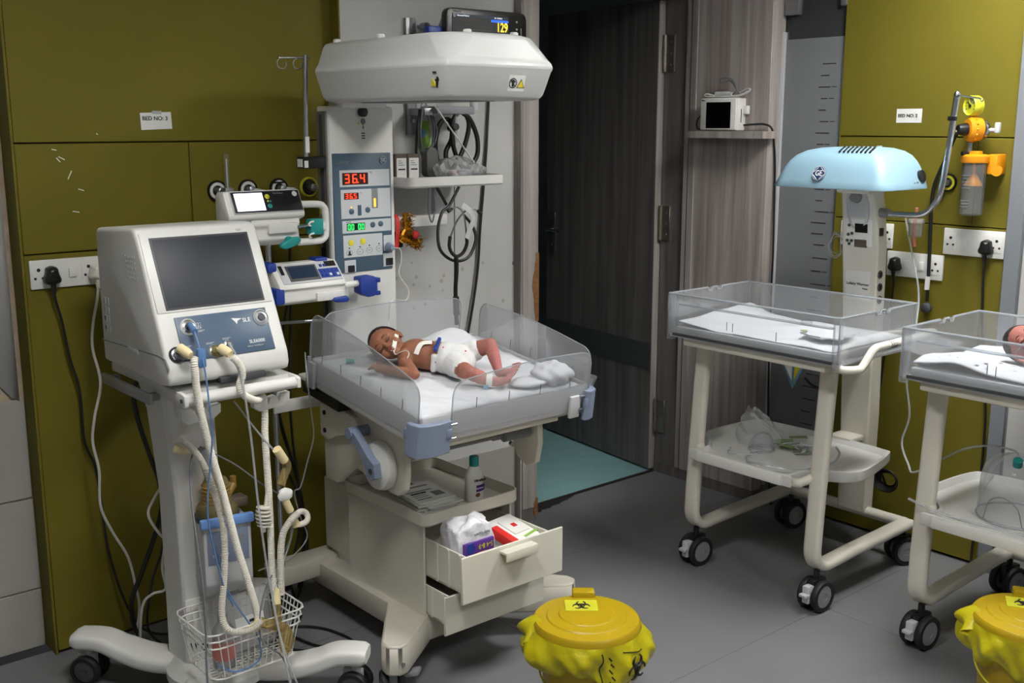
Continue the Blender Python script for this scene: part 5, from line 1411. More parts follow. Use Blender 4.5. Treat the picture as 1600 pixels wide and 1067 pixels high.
cable('power_cable', [(1.211, 2.955, 0.652), (1.177, 3.0, 0.568), (1.158, 3.0, 0.523), (1.189, 3.0, 0.455), (1.234, 3.0, 0.393), (1.215, 3.0, 0.316), (1.202, 3.0, 0.25), (1.21, 3.0, 0.16)], 0.0042, 'cable_white', 'white cable looping out from behind the trolley post at mid height', cg)
cable('power_cable', [(1.224, 2.96, 0.582), (1.209, 3.0, 0.521), (1.210, 3.02, 0.420), (1.197, 3.02, 0.342), (1.206, 3.03, 0.268), (1.176, 3.06, 0.249), (1.157, 3.1, 0.195), (1.156, 3.15, 0.010)], 0.0042, 'cable_white', 'white cable bending left near the floor behind the basket', cg)
cable('power_cable', [(1.715, 3.12, 1.10), (1.721, 3.15, 1.062), (1.706, 3.19, 0.887), (1.694, 3.2, 0.710), (1.707, 3.22, 0.574), (1.763, 3.26, 0.459), (1.807, 3.27, 0.339), (1.832, 3.27, 0.191), (1.80, 3.26, 0.05), (1.74, 3.2, 0.009), (1.66, 3.08, 0.009)], 0.0045, 'cable_black', 'black cable from the lower pump hanging between trolley and warmer', cg)
cable('power_cable', [(1.736, 3.14, 1.26), (1.74, 3.16, 1.04), (1.746, 3.2, 0.790), (1.747, 3.2, 0.656), (1.770, 3.23, 0.537), (1.80, 3.26, 0.405), (1.80, 3.27, 0.236), (1.74, 3.24, 0.08), (1.70, 3.1, 0.009), (1.636, 3.05, 0.009)], 0.0045, 'cable_black', 'black cable from the upper pump hanging beside the drip line', cg)
cable('power_cable', [(1.66, 3.18, 0.80), (1.692, 3.2, 0.755), (1.722, 3.22, 0.638), (1.775, 3.26, 0.507), (1.815, 3.28, 0.375), (1.83, 3.29, 0.20), (1.80, 3.29, 0.010)], 0.0065, 'cable_black', 'thick black cable slanting behind the warmer column foot', cg)
cable('drip_line', [(1.655, 2.925, 0.955), (1.645, 2.905, 0.93), (1.629, 2.87, 0.873), (1.665, 2.92, 0.772), (1.700, 2.97, 0.668), (1.690, 3.0, 0.575), (1.663, 3.0, 0.499), (1.639, 3.0, 0.483), (1.659, 3.0, 0.391), (1.679, 3.0, 0.320), (1.591, 2.95, 0.292), (1.486, 2.9, 0.305), (1.44, 2.88, 0.31)], 0.0022, 'clear_tube', 'clear drip line from the bed corner sagging towards the trolley', cg, 'tube')
cable('floor_cable', [(1.45, 3.0, 0.006), (1.55, 3.03, 0.006), (1.64, 3.03, 0.006), (1.70, 2.97, 0.006), (1.728, 2.88, 0.006), (1.728, 2.814, 0.006), (1.690, 2.79, 0.006), (1.626, 2.87, 0.006), (1.60, 2.96, 0.007), (1.57, 2.99, 0.014), (1.52, 2.96, 0.006), (1.58, 2.86, 0.006), (1.65, 2.79, 0.006)], 0.0045, 'cable_black', 'black cable coiled on the floor between trolley and warmer foot', cg)
# ================================================================ behind and on the warmer
# wall channel with monitor arm, and the patient monitor
AR = thing('wall_bracket', 'steel wall channel with grey arm behind the warmer hood', 'wall mount', (2.34, YW, 1.62))
ch_ = obj('channel', B().box(2.318, 2.362, YW - 0.016, YW, 1.61, 2.02, 0.002), 'brushed', AR)
obj('channel_slot', B().box(2.333, 2.347, YW - 0.0165, YW - 0.014, 1.66, 2.02), 'mid_grey', ch_)
for z in (1.66, 1.96):
    obj('bolt', B().cyl((2.340, YW - 0.015, z), (2.340, YW - 0.022, z), 0.008, n=10), 'steel', ch_)
obj('arm_plate', B().box(2.36, 2.53, 3.17, 3.27, 1.684, 1.712, 0.004), 'mid_grey', AR)
obj('arm_link', B().box(2.325, 2.40, 3.20, 3.295, 1.68, 1.705, 0.003), 'brushed', AR)
obj('arm_post', B().cyl((2.55, 3.20, 1.70), (2.55, 3.20, 1.855), 0.016, n=16).cyl((2.45, 3.18, 1.58), (2.45, 3.18, 1.675), 0.012, n=12), 'light_grey', AR)
obj('clamp_knob', B().cyl((2.372, 3.27, 1.99), (2.372, 3.24, 1.99), 0.013, n=14).cyl((2.372, 3.295, 1.99), (2.372, 3.27, 1.99), 0.006, n=10), 'brushed', AR)
MO = thing('patient_monitor', 'black patient monitor showing 129 on top of the wall arm', 'monitor', (2.57, 3.2, 1.855))
def mon_out(x0, x1, z0, z1, r):
    return [(x + (x0 + x1) / 2, z + (z0 + z1) / 2) for x, z in rrect(x1 - x0, z1 - z0, r, 4)]
obj('case', B().prism(mon_out(2.384, 2.757, 1.850, 2.050, 0.028), 'y', 3.145, 3.175, 0.004), 'black_plastic', MO)
obj('case_back', B().loft([[(x, 3.175, z) for x, z in mon_out(2.390, 2.750, 1.856, 2.044, 0.026)], [(x, 3.245, z) for x, z in mon_out(2.42, 2.72, 1.87, 2.0, 0.02)], [(x, 3.27, z) for x, z in mon_out(2.43, 2.71, 1.88, 1.97, 0.02)]]), 'black_plastic', MO)
obj('carry_grip', B().box(2.322, 2.392, 3.165, 3.20, 1.945, 1.985, 0.008), 'royal_blue', MO)
scn = obj('screen', B().box(2.410, 2.668, 3.1432, 3.146, 1.868, 2.030), 'screen_black', MO)
obj('trace_grid', B().box(2.412, 2.590, 3.1425, 3.1435, 2.0, 2.0006).box(2.412, 2.590, 3.1425, 3.1435, 1.978, 1.9785), 'ink_grey', scn)
obj('title_bar', B().box(2.412, 2.666, 3.1425, 3.1435, 2.020, 2.029), 'screen_lcd', scn)
M('screen_blue', (40, 96, 220), 0.4, emit=0.8)
M('screen_yellow', (230, 205, 60), 0.4, emit=0.9)
M('screen_white', (225, 230, 240), 0.4, emit=0.6)
obj('alarm_bar', B().box(2.585, 2.666, 3.1423, 3.1434, 2.009, 2.0175), 'screen_blue', scn)
text('lettering', '129', 0.045, (2.610, 3.1424, 1.991), '-y', 'screen_yellow', scn, bold=0.02, sx=0.8)
text('lettering', 'Neonatal Patient', 0.008, (2.430, 3.1420, 2.0245), '-y', 'screen_white', scn)
text('lettering', '2/8  10:28:23', 0.007, (2.600, 3.1420, 2.0235), '-y', 'screen_white', scn)
text('lettering', 'TruVision', 0.009, (2.412, 3.1444, 2.0385), '-y', 'mid_grey', MO)
obj('status_dot', B().lathe([(0.006, 0), (0.005, 0.001), (0.0035, 0.001), (0.003, 0.0005)], (2.419, 3.143, 2.0235), (0, -1, 0), 14), 'light_grey', scn)
for z in (2.016, 1.990):
    obj('lamp', B().cyl((2.708, 3.146, z), (2.708, 3.143, z), 0.004, n=10), 'light_grey', MO)
obj('antenna', B().cyl((2.728, 3.143, 1.90), (2.728, 3.143, 1.995), 0.0015, n=6), 'light_grey', MO)
cable('monitor_cable', [(2.69, 3.25, 1.90), (2.70, 3.285, 1.82), (2.70, 3.30, 1.733), (2.688, 3.30, 1.564), (2.672, 3.30, 1.399), (2.654, 3.298, 1.256), (2.638, 3.297, 1.087), (2.60, 3.295, 0.90), (2.53, 3.296, 0.62), (2.5, 3.29, 0.42)], 0.0055, 'cable_black', 'black monitor cable hanging straight down the white wall')
# accessory shelf on the column
SH = thing('accessory_shelf', 'white tray shelf on a bracket beside the warmer column', 'shelf', (2.33, 3.13, 1.30))
obj('tray', soft_tray(2.118, 2.545, 3.010, 3.285, 1.437, 1.472, 0.03, 0.006), 'white_plastic', SH)
obj('post', B().box(2.325, 2.360, 3.14, 3.17, 1.318, 1.440, 0.004), 'light_grey', SH)
obj('arm', B().box(2.107, 2.362, 3.120, 3.152, 1.296, 1.335, 0.005), 'white_plastic', SH)
obj('clamp', B().box(2.1075, 2.150, 3.095, 3.128, 1.232, 1.285, 0.004), 'black_plastic', SH)
for i, (x0, lab) in enumerate(((2.140, 'small white and brown medicine box, left of the pair on the shelf'), (2.192, 'small white and brown medicine box, right of the pair on the shelf'))):
    t = thing('medicine_box', lab, 'box', (x0 + 0.025, 3.145, 1.4445), group='medicine boxes on the shelf')
    obj('carton', B().box(x0, x0 + 0.050, 3.12, 3.17, 1.4440, 1.548, 0.001, 1), 'brown_box', t)
    obj('label', B().box(x0 + 0.006, x0 + 0.046, 3.1188, 3.1202, 1.462, 1.535), 'paper', t)
    obj('print', B().box(x0 + 0.012, x0 + 0.040, 3.118, 3.1192, 1.494, 1.499), 'ink', t)
    for k in range(3):
        obj('print', B().box(x0 + 0.012, x0 + 0.036 - 0.006 * k, 3.118, 3.1192, 1.510 + 0.007 * k, 1.5125 + 0.007 * k), 'ink_grey', t)
t = thing('syringe', 'small syringe with blue cap lying on the shelf front', 'syringe', (2.27, 3.06, 1.4475))
obj('barrel', B().cyl((2.222, 3.05, 1.4535), (2.315, 3.06, 1.4535), 0.007, n=12), 'clear_tube', t)
obj('cap', B().cyl((2.195, 3.047, 1.4535), (2.222, 3.05, 1.4535), 0.008, n=12), 'cyan_print', t)
obj('plunger', B().cyl((2.315, 3.06, 1.4535), (2.345, 3.063, 1.4535), 0.003, n=8), 'white_plastic', t)
def bagf(c, r, seedv):
    return lump(c, r, seedv, 44, 26, False)
M('cotton_pink', (206, 178, 178), 0.9)
t = thing('cotton_bag', 'clear plastic bag of pinkish cotton swabs on the accessory shelf', 'bag', (2.39, 3.10, 1.445))
obj('bag', bagf((2.395, 3.11, 1.492), (0.088, 0.058, 0.044), 3.1), 'poly_bag', t)
obj('bag_tail', bagf((2.470, 3.09, 1.487), (0.035, 0.035, 0.022), 1.1), 'poly_bag', t)
random.seed(5)
for k in range(16):
    a = random.uniform(0, 6.28)
    rr = random.uniform(0, 1) ** 0.5
    obj('swab', B().ball((2.392 + 0.055 * rr * math.cos(a), 3.11 + 0.034 * rr * math.sin(a), 1.466 + 0.014 * random.random()), (0.017, 0.016, 0.014), 10, 7), 'linen' if k % 5 else 'cotton_pink', t)
# grey adapter with coiled lead, black coiled hose, stethoscope, card
t = thing('power_adapter', 'dark grey power adapter with a coiled grey lead hanging behind the shelf', 'adapter', (2.31, 3.21, 1.44))
obj('block', B().loft([[(x, y, z) for x, y in ((2.358 - w, 3.20), (2.358 + w, 3.20), (2.358 + w, 3.235), (2.358 - w, 3.235))] for z, w in ((1.462, 0.016), (1.474, 0.026), (1.550, 0.026), (1.566, 0.012))]), 'adapter_grey', t, bevel=0.003)
random.seed(9)
for k in range(7):
    w = random.uniform(0.028, 0.042); hgt = random.uniform(0.075, 0.10); ox = random.uniform(-0.010, 0.012)
    obj('lead_coil', B().tube([(2.345 + ox + w * math.cos(a * math.pi / 5), 3.205 + 0.004 * k + 0.01 * math.sin(a), 1.628 + hgt * math.sin(a * math.pi / 5)) for a in range(10)], 0.0022, 6, 4, closed=True), 'cable_grey', t)
obj('hanging_lead', B().tube([(2.318, 3.22, 1.70), (2.303, 3.22, 1.60), (2.300, 3.22, 1.50), (2.306, 3.22, 1.452)], 0.005, 7, 5), 'cable_black', t)
obj('wall_card', B().box(2.372, 2.430, YW - 0.003, YW - 0.001, 1.560, 1.660), 'green_print', label='small green and blue card on the white wall behind the coil', cat='card', origin=(2.40, YW, 1.56))
o_ = bpy.data.objects['wall_card']
obj('card_picture', B().lathe([(0.016, 0), (0.012, 0.001)], (2.396, YW - 0.003, 1.615), (0, -1, 0), 14), 'cyan_print', o_)
t = thing('coiled_hose', 'thick black hose coiled in loops above the accessory shelf', 'hose', (2.36, 3.22, 1.45))
obj('hose', B().tube([(2.395, 3.22, 1.448), (2.400, 3.225, 1.500), (2.387, 3.222, 1.580), (2.407, 3.215, 1.655), (2.443, 3.205, 1.660), (2.445, 3.20, 1.600), (2.417, 3.20, 1.545), (2.435, 3.195, 1.485), (2.490, 3.19, 1.560), (2.513, 3.185, 1.650), (2.475, 3.18, 1.694), (2.435, 3.18, 1.655), (2.440, 3.18, 1.560), (2.487, 3.18, 1.490), (2.543, 3.18, 1.530), (2.547, 3.18, 1.600), (2.515, 3.18, 1.665), (2.483, 3.18, 1.688)], 0.0088, 8, 8), 'cable_black', t)
obj('tie', B().cyl((2.440, 3.165, 1.640), (2.445, 3.21, 1.635), 0.013, n=10), 'black_rubber', t)
obj('thin_rod', B().cyl((2.30, 3.12, 1.725), (2.43, 3.05, 1.515), 0.0028, n=8), 'cable_white', label='thin white plastic rod slanting from hood to shelf bag', cat='rod', origin=(2.43, 3.05, 1.515))
ST = thing('stethoscope', 'black stethoscope hanging below the accessory shelf', 'stethoscope', (2.34, 3.0, 0.97))
obj('tubing', B().tube([(2.295, 2.985, 1.200), (2.300, 2.99, 1.15), (2.302, 3.0, 1.08), (2.304, 3.0, 1.0), (2.306, 3.0, 0.955)], 0.0075, 9, 6), 'cable_black', ST)
obj('tube_joint', B().cyl((2.303, 3.0, 1.055), (2.305, 3.0, 0.99), 0.011, n=12), 'black_rubber', ST)
obj('yoke', B().tube([(2.262, 2.975, 1.272), (2.258, 2.975, 1.237), (2.275, 2.98, 1.210), (2.297, 2.98, 1.200), (2.322, 2.98, 1.212), (2.334, 2.975, 1.240), (2.333, 2.975, 1.268)], 0.0062, 9, 6), 'cable_black', ST)
obj('ear_tube', B().tube([(2.262, 2.975, 1.270), (2.284, 2.97, 1.318), (2.318, 2.965, 1.354), (2.352, 2.965, 1.362), (2.378, 2.965, 1.352)], 0.0030, 8, 6), 'steel', ST)
obj('ear_tube', B().tube([(2.333, 2.975, 1.268), (2.324, 2.97, 1.315), (2.310, 2.965, 1.350), (2.284, 2.962, 1.370), (2.258, 2.962, 1.366)], 0.0030, 8, 6), 'steel', ST)
obj('ear_tip', B().cyl((2.374, 2.965, 1.354), (2.392, 2.965, 1.342), 0.0052, 0.0065, 10), 'black_rubber', ST)
obj('ear_tip', B().cyl((2.262, 2.962, 1.367), (2.244, 2.962, 1.358), 0.0052, 0.0065, 10), 'black_rubber', ST)
obj('spare_loop', B().tube([(2.345, 3.03, 1.435), (2.300, 3.03, 1.370), (2.262, 3.02, 1.350), (2.236, 3.01, 1.291), (2.238, 3.0, 1.224), (2.290, 2.995, 1.184), (2.360, 3.0, 1.190), (2.402, 3.01, 1.250), (2.392, 3.02, 1.300), (2.362, 3.025, 1.335)], 0.0055, 8, 6), 'cable_black', ST)
obj('hanging_line', B().cyl((2.325, 3.03, 1.436), (2.312, 3.02, 1.05), 0.0022, n=7), 'cable_grey', ST)
obj('paper_tag', ribbon([(2.300, 2.955, 1.378), (2.330, 2.950, 1.355), (2.345, 2.952, 1.325), (2.330, 2.955, 1.290), (2.318, 2.955, 1.262)], (0.2, -1, 0.1), 0.022, 0.001), 'light_grey', ST)
TI = thing('tinsel_garland', 'gold and red tinsel garland tied round the shelf bracket', 'garland', (2.12, 3.10, 1.25))
random.seed(31)
tb = B()
for k in range(1100):
    t_ = random.random()
    if t_ < 0.5:
        c = Vector((2.160 + random.uniform(-0.018, 0.018), 3.085, 1.350 - 0.10 * random.random()))
    else:
        s_ = (t_ - 0.5) * 2
        c = Vector((2.120 + 0.095 * s_ + random.uniform(-0.014, 0.014), 3.085, 1.282 - 0.045 * s_ + random.uniform(-0.018, 0.018)))
    d_ = Vector((random.gauss(0, 1), random.gauss(0, 1), random.gauss(0, 1))).normalized() * random.uniform(0.008, 0.020)
    sd = d_.orthogonal().normalized() * 0.0016
    v = [tb.bm.verts.new(c + p) for p in (sd, -sd, d_ - sd, d_ + sd)]
    tb.bm.faces.new(v)
obj('strands', tb, 'gold', TI, kind='stuff', ang=0)
obj('core', B().tube([(2.15, 3.085, 1.35), (2.152, 3.085, 1.30), (2.135, 3.085, 1.27), (2.17, 3.085, 1.255), (2.205, 3.085, 1.238)], 0.008, 7, 5), 'gold', TI)
obj('ribbon', ribbon([(2.118, 3.112, 1.345), (2.122, 3.088, 1.33), (2.118, 3.082, 1.28), (2.112, 3.082, 1.235)], (0, -1, 0), 0.016, 0.002), 'red_cloth', TI)
obj('flower', lump((2.185, 3.07, 1.275), (0.013, 0.010, 0.014), 5.0, 14, 10, False), 'red_cloth', TI)
cable('bracket_cord', [(2.215, 3.03, 1.436), (2.212, 3.03, 1.36), (2.225, 3.03, 1.318), (2.238, 3.03, 1.36), (2.236, 3.03, 1.436)], 0.003, 'cable_grey', 'grey looped cord dangling under the accessory shelf')
cable('bracket_cord', [(2.255, 3.04, 1.436), (2.28, 3.04, 1.40), (2.30, 3.045, 1.375)], 0.0055, 'cable_black', 'short thick black cord end under the accessory shelf')

# things on the cabinet tray and in the drawers
zt = 0.4725
BO = thing('lotion_bottle', 'white lotion bottle with teal cap standing on the cabinet tray', 'bottle', (2.062, 2.60, zt))
def oval(prof, c, kx=1.0, ky=0.62, n=24):
    return B().loft([[(c[0] + r * kx * math.cos(k * 2 * math.pi / n), c[1] + r * ky * math.sin(k * 2 * math.pi / n), c[2] + h) for k in range(n)] for r, h in prof])
obj('bottle', oval([(0.032, 0), (0.034, 0.004), (0.034, 0.070), (0.031, 0.090), (0.022, 0.106), (0.014, 0.113)], (2.062, 2.60, zt)), 'white_plastic', BO)
obj('cap', B().lathe([(0.0155, 0.112), (0.0155, 0.140), (0.014, 0.144)], (2.062, 2.60, zt), (0, 0, 1), 20), 'teal', BO)
obj('label', B().loft([[(2.065 + 0.0342 * math.cos(a), 2.60 + 0.0212 * math.sin(a) - 0.0004, zt + h) for a in [R(-130 + 9 * k) for k in range(12)]] for h in (0.030, 0.052)], cap=False, closed=False), 'purple', BO)
obj('flower_print', B().ball((2.060, 2.5785, zt + 0.020), (0.010, 0.0008, 0.007), 10, 6), 'particle_board', BO)
text('lettering', 'Himalaya', 0.0125, (2.046, 2.5786, zt + 0.068), Matrix(((1, 0, 0), (0, 0, -1), (0, 1, 0))), 'ink', BO, bold=0.02)
text('lettering', 'baby lotion', 0.007, (2.050, 2.5774, zt + 0.042), '-y', 'ink_white', BO)
random.seed(12)
for k in range(9):
    zz0 = zt + 0.0052 * k
    nth = ('bottom', 'second', 'third', 'fourth', 'fifth', 'sixth', 'seventh', 'eighth', 'top')[k]
    lab = 'printed newsprint sheet with bold headline, topmost of the pile on the cabinet tray' if k == 8 else ('bottom newsprint sheet of the pile on the cabinet tray' if k == 0 else '%s newsprint sheet from the bottom of the pile on the cabinet tray' % nth)
    s_ = thing('newspaper', lab, 'paper', (1.90, 2.66, zz0), group='newsprint pile on the cabinet tray')
    m = Matrix.Translation((1.905 + random.uniform(-0.008, 0.008), 2.665 + random.uniform(-0.01, 0.01), zz0)) @ Matrix.Rotation(R(-4 + random.uniform(-9, 9)), 4, 'Z')
    obj('sheet', B().box(-0.062, 0.068, -0.105, 0.11, 0.0003, 0.0046, 0.001, 1, m=m), 'paper', s_)
    if k == 8:
        for (a, b_, c_, d__) in ((-0.05, 0.02, 0.06, 0.10), (-0.05, 0.05, 0.03, 0.04), (-0.05, 0.04, -0.01, -0.002), (0.02, 0.055, -0.07, -0.03), (-0.05, 0.0, -0.08, -0.072), (-0.05, 0.0, -0.06, -0.055), (-0.05, 0.0, -0.045, -0.04)):
            obj('print', B().box(a, b_, min(c_, d__), max(c_, d__), 0.0042, 0.0050, m=m), 'ink_grey', s_)
        obj('headline', B().box(-0.045, -0.012, -0.03, -0.018, 0.0042, 0.0051, m=m).box(-0.010, 0.010, -0.03, -0.018, 0.0042, 0.0051, m=m), 'ink', s_)
DP = thing('diaper_pack', 'crumpled white and purple plastic diaper pack in the open drawer', 'pack', (1.92, 2.44, 0.306))
def packf(u, v):
    a = u * 2 * math.pi
    prof_ = [(0.0, 0.0), (1.0, 0.0), (1.02, 0.2), (1.03, 0.5), (1.0, 0.78), (0.93, 0.93), (0.55, 1.0), (0.0, 1.0)]
    k = min(6.999, v * 7); i = int(k); f = k - i
    r = prof_[i][0] * (1 - f) + prof_[i + 1][0] * f
    h = prof_[i][1] * (1 - f) + prof_[i + 1][1] * f
    sq = max(abs(math.cos(a)), abs(math.sin(a)))
    cr = (0.004 * math.sin(9 * a + 14 * h) + 0.003 * math.sin(23 * a - 19 * h)) * max(0.0, h - 0.55) * 2
    return (1.912 + math.cos(a) / sq ** 0.8 * (0.072 + cr) * r, 2.445 + math.sin(a) / sq ** 0.8 * (0.046 + cr) * r, 0.306 + h * (0.182 + 0.010 * math.sin(3 * a)))
pkb = B().grid(packf, 64, 28)
bmesh.ops.remove_doubles(pkb.bm, verts=pkb.bm.verts, dist=1e-5)
M('pack_film', (222, 222, 228), 0.25, noise=0.05, scale=30, bump=0.5, bscale=45)
obj('pack', pkb, 'pack_film', DP, ang=60)
yd = 2.3955
obj('purple_band', B().box(1.858, 1.972, yd - 0.004, yd + 0.006, 0.375, 0.432, 0.002), 'purple', DP)
text('lettering', '5-4 8-9', 0.022, (1.966, yd - 0.005, 0.414), '-y', 'gauge_yellow', DP, rot=math.pi, sx=0.85)
obj('oval_badge', B().lathe([(0.017, 0), (0.016, 0.001)], (1.882, yd - 0.004, 0.415), (0, -1, 0), 20), 'royal_blue', DP)
obj('picture', B().ball((1.925, yd - 0.004, 0.388), (0.032, 0.001, 0.010), 14, 8), 'skin_pink', DP)
text('lettering', 'baby diapers', 0.012, (1.960, yd + 0.001, 0.452), '-y', 'ink_grey', DP, rot=math.pi)
WI = thing('wipes_pack', 'white and red wet wipes pack lying in the open drawer', 'pack', (2.075, 2.42, 0.306))
obj('support_pack', lump((2.07, 2.47, 0.352), (0.055, 0.085, 0.048), 2.2, 24, 16, False), 'paper', WI)
mw = Matrix.Translation((2.078, 2.42, 0.398)) @ Matrix.Rotation(R(8), 4, 'Z') @ Matrix.Rotation(R(14), 4, 'X')
obj('pack', B().box(-0.060, 0.060, -0.055, 0.085, -0.010, 0.022, 0.010, 3, m=mw), 'paper', WI)
obj('red_end', B().box(-0.063, -0.035, -0.056, 0.05, -0.008, 0.0235, 0.004, m=mw), 'red_print', WI)
obj('green_stripe', B().box(-0.010, 0.055, -0.045, -0.036, 0.019, 0.0228, m=mw @ Matrix.Rotation(R(8), 4, 'Z')), 'green_print', WI)
obj('lid', B().box(-0.025, 0.045, -0.02, 0.06, 0.018, 0.027, 0.004, m=mw), 'white_plastic', WI)
obj('red_logo', B().box(0.0, 0.018, 0.01, 0.028, 0.026, 0.0278, m=mw), 'red_print', WI)
obj('lotion_tube', B().cyl((1.85, 2.60, 0.198), (1.865, 2.43, 0.198), 0.020, n=16).ball((1.866, 2.425, 0.198), 0.019, 14, 8), 'green_dull', label='pale green tube lying in the lower drawer', cat='tube', origin=(1.86, 2.5, 0.178))
# ================================================================ cots with overhead warmers on the right
def rtube(path, w, h, r=0.012):
    """flat-oval tube along a path given as points; section width lies along y"""
    P = [Vector(p) for p in path]
    rings = []
    for i, p in enumerate(P):
        a, c_ = P[max(0, i - 1)], P[min(len(P) - 1, i + 1)]
        t = (c_ - a).normalized()
        sd = Vector((0, 1, 0))
        up = sd.cross(t).normalized()
        rings.append([p + sd * x + up * z for x, z in rrect(w, h, r)])
    return B().loft(rings)
C1 = thing('infant_cot', 'cream cot trolley with clear tray and pale blue overhead hood', 'cot', (3.39, 2.265, 0))
YL, YR_ = 2.545, 2.010
for y in (YL, YR_):
    path = [(3.118, y, 0.872), (3.105, y, 0.70), (3.090, y, 0.50), (3.078, y, 0.30), (3.074, y, 0.215)]
    for k in range(1, 9):
        a = k / 8 * math.pi / 2
        path.append((3.074 + 0.072 * (1 - math.cos(a)), y, 0.215 - 0.072 * math.sin(a)))
    path += [(3.30, y, 0.150), (3.60, y, 0.158), (3.70, y, 0.16)]
    obj('side_frame', rtube(path, 0.062, 0.034, 0.014), 'cream_metal', C1, ang=50)
obj('rear_tube', B().cyl((3.69, YL, 0.16), (3.69, YR_, 0.16), 0.021, n=16), 'cream_metal', C1)
obj('front_tube', B().tube([(3.090, YL - 0.02, 0.470), (3.055, YL - 0.045, 0.452), (3.045, YL - 0.09, 0.446), (3.045, YR_ + 0.09, 0.446), (3.055, YR_ + 0.045, 0.452), (3.090, YR_ + 0.02, 0.470)], 0.016, 12, 4), 'cream_metal', C1)
for (x, y, a) in ((3.085, 2.53, -76), (3.085, 1.995, -72), (3.69, 2.53, -84), (3.69, 2.02, -100)):
    castor(C1, x, y, 0.056, 0.022, R(a - 20), 'black_plastic', 'black_rubber', 'mid_grey', 0.145, brake='light_grey' if x < 3.2 else None)
# lower shelf: outline narrow at the front, flaring to the back
so = [(3.018, 2.49), (3.030, 2.505), (3.10, 2.505), (3.17, 2.56), (3.22, 2.62), (3.30, 2.638), (3.52, 2.62), (3.56, 2.56), (3.575, 2.32), (3.56, 2.06), (3.52, 2.005), (3.30, 1.955), (3.22, 1.975), (3.16, 2.045), (3.09, 2.09), (3.030, 2.09), (3.018, 2.105)]
so = [(p.x, p.y) for p in catmull([(x, y, 0) for x, y in so], 5, True)]
def inset(o, k):
    cx = sum(p[0] for p in o) / len(o); cy = sum(p[1] for p in o) / len(o)
    return [(cx + (p[0] - cx) * k, cy + (p[1] - cy) * k) for p in o]
sl = B().loft([[(x, y, 0.432) for x, y in inset(so, 0.985)], [(x, y, 0.438) for x, y in so], [(x, y, 0.470) for x, y in so], [(x, y, 0.472) for x, y in inset(so, 0.97)], [(x, y, 0.452) for x, y in inset(so, 0.93)]])
obj('lower_shelf', sl, 'white_plastic', C1)
obj('shelf_lip', B().box(3.010, 3.030, 2.11, 2.485, 0.432, 0.468, 0.006), 'white_plastic', C1)
obj('shelf_support', B().box(3.56, 3.67, 2.19, 2.29, 0.455, 0.475, 0.004), 'cream_metal', C1)
# rear column, leaning forward a little
cr = []
for z, x0, x1, y0, y1 in ((0.16, 3.655, 3.725, 2.175, 2.290), (0.55, 3.648, 3.725, 2.172, 2.296), (0.95, 3.635, 3.70, 2.168, 2.305), (1.20, 3.615, 3.68, 2.160, 2.312), (1.33, 3.60, 3.665, 2.165, 2.312), (1.46, 3.57, 3.64, 2.175, 2.305)):
    cr.append([(x0, y0, z), (x1, y0, z), (x1, y1, z), (x0, y1, z)])
colm = obj('column', B().loft(cr), 'cream_metal', C1, bevel=0.006)
lm = Matrix.Translation((3.6155, 2.238, 1.19)) @ Matrix.Rotation(R(-5), 4, 'Y')
obj('lamp_recess', B().lathe([(0.062, 0.0), (0.058, 0.006), (0.050, 0.007), (0.046, 0.001)], (0, 0, 0), (-1, 0, 0), 26).xf(Matrix.Translation((3.596, 2.242, 1.345)) @ Matrix.Rotation(R(-12), 4, 'Y') @ Matrix.Diagonal((1, 0.8, 1.55, 1))), 'light_grey', colm)
obj('lamp_lens', B().lathe([(0.030, 0.0), (0.028, 0.008), (0.015, 0.010)], (3.592, 2.248, 1.392), (-1, 0, 0.1), 20), 'brushed', colm)
cpn = obj('control_panel', B().box(-0.003, 0.004, -0.055, 0.055, 0.015, 0.115, 0.002, m=lm), 'white_plastic', colm)
obj('display', B().box(-0.005, 0.002, -0.036, 0.016, 0.065, 0.098, m=lm), 'screen_black', colm)
obj('display', B().box(-0.005, 0.002, -0.032, 0.018, 0.010, 0.038, m=lm), 'brown_box', colm)
for (y, z) in ((0.04, 0.09), (0.028, 0.06), (0.044, 0.055), (0.04, 0.02), (0.03, 0.032), (0.048, 0.032)):
    obj('button', B().cyl((-0.002, y, z), (-0.006, y, z), 0.006, n=12).xf(lm), 'dark_grey', colm)
obj('side_switch', B().box(3.62, 3.64, 2.155, 2.166, 1.245, 1.275, 0.002), 'black_plastic', colm)
lm2 = Matrix.Translation((3.6283, 2.238, 1.02)) @ Matrix.Rotation(R(-4), 4, 'Y')
obj('name_plate', B().box(-0.002, 0.004, -0.050, 0.055, -0.02, 0.09, m=lm2), 'paper', colm)
npm = Matrix((Vector((0, -1, 0)), Vector((-0.07, 0, 0.998)), Vector((-0.998, 0, -0.07)))).transposed()
text('lettering', 'Lullaby Warmer', 0.0145, lm2 @ Vector((-0.0026, 0.050, 0.040)), npm, 'ink', colm, bold=0.01)
text('lettering', 'Prime', 0.0095, lm2 @ Vector((-0.0026, -0.018, 0.024)), npm, 'ink', colm, bold=0.01)
for k in range(3):
    zc = 1.005 + 0.048 * k
    obj('warning_label', B().tube([(3.652 - 0.02 * k * 0.3, 2.1625 - 0.001, zc) if False else (3.655 - 0.006 * k + 0.014 * math.cos(a * math.pi / 6), 2.164 - 0.0015 * k, zc + 0.014 * math.sin(a * math.pi / 6)) for a in range(12)], 0.0018, 5, 1, closed=True).box(3.651 - 0.006 * k, 3.659 - 0.006 * k, 2.1600 - 0.0015 * k, 2.166, zc - 0.009, zc + 0.009), 'ink', colm)
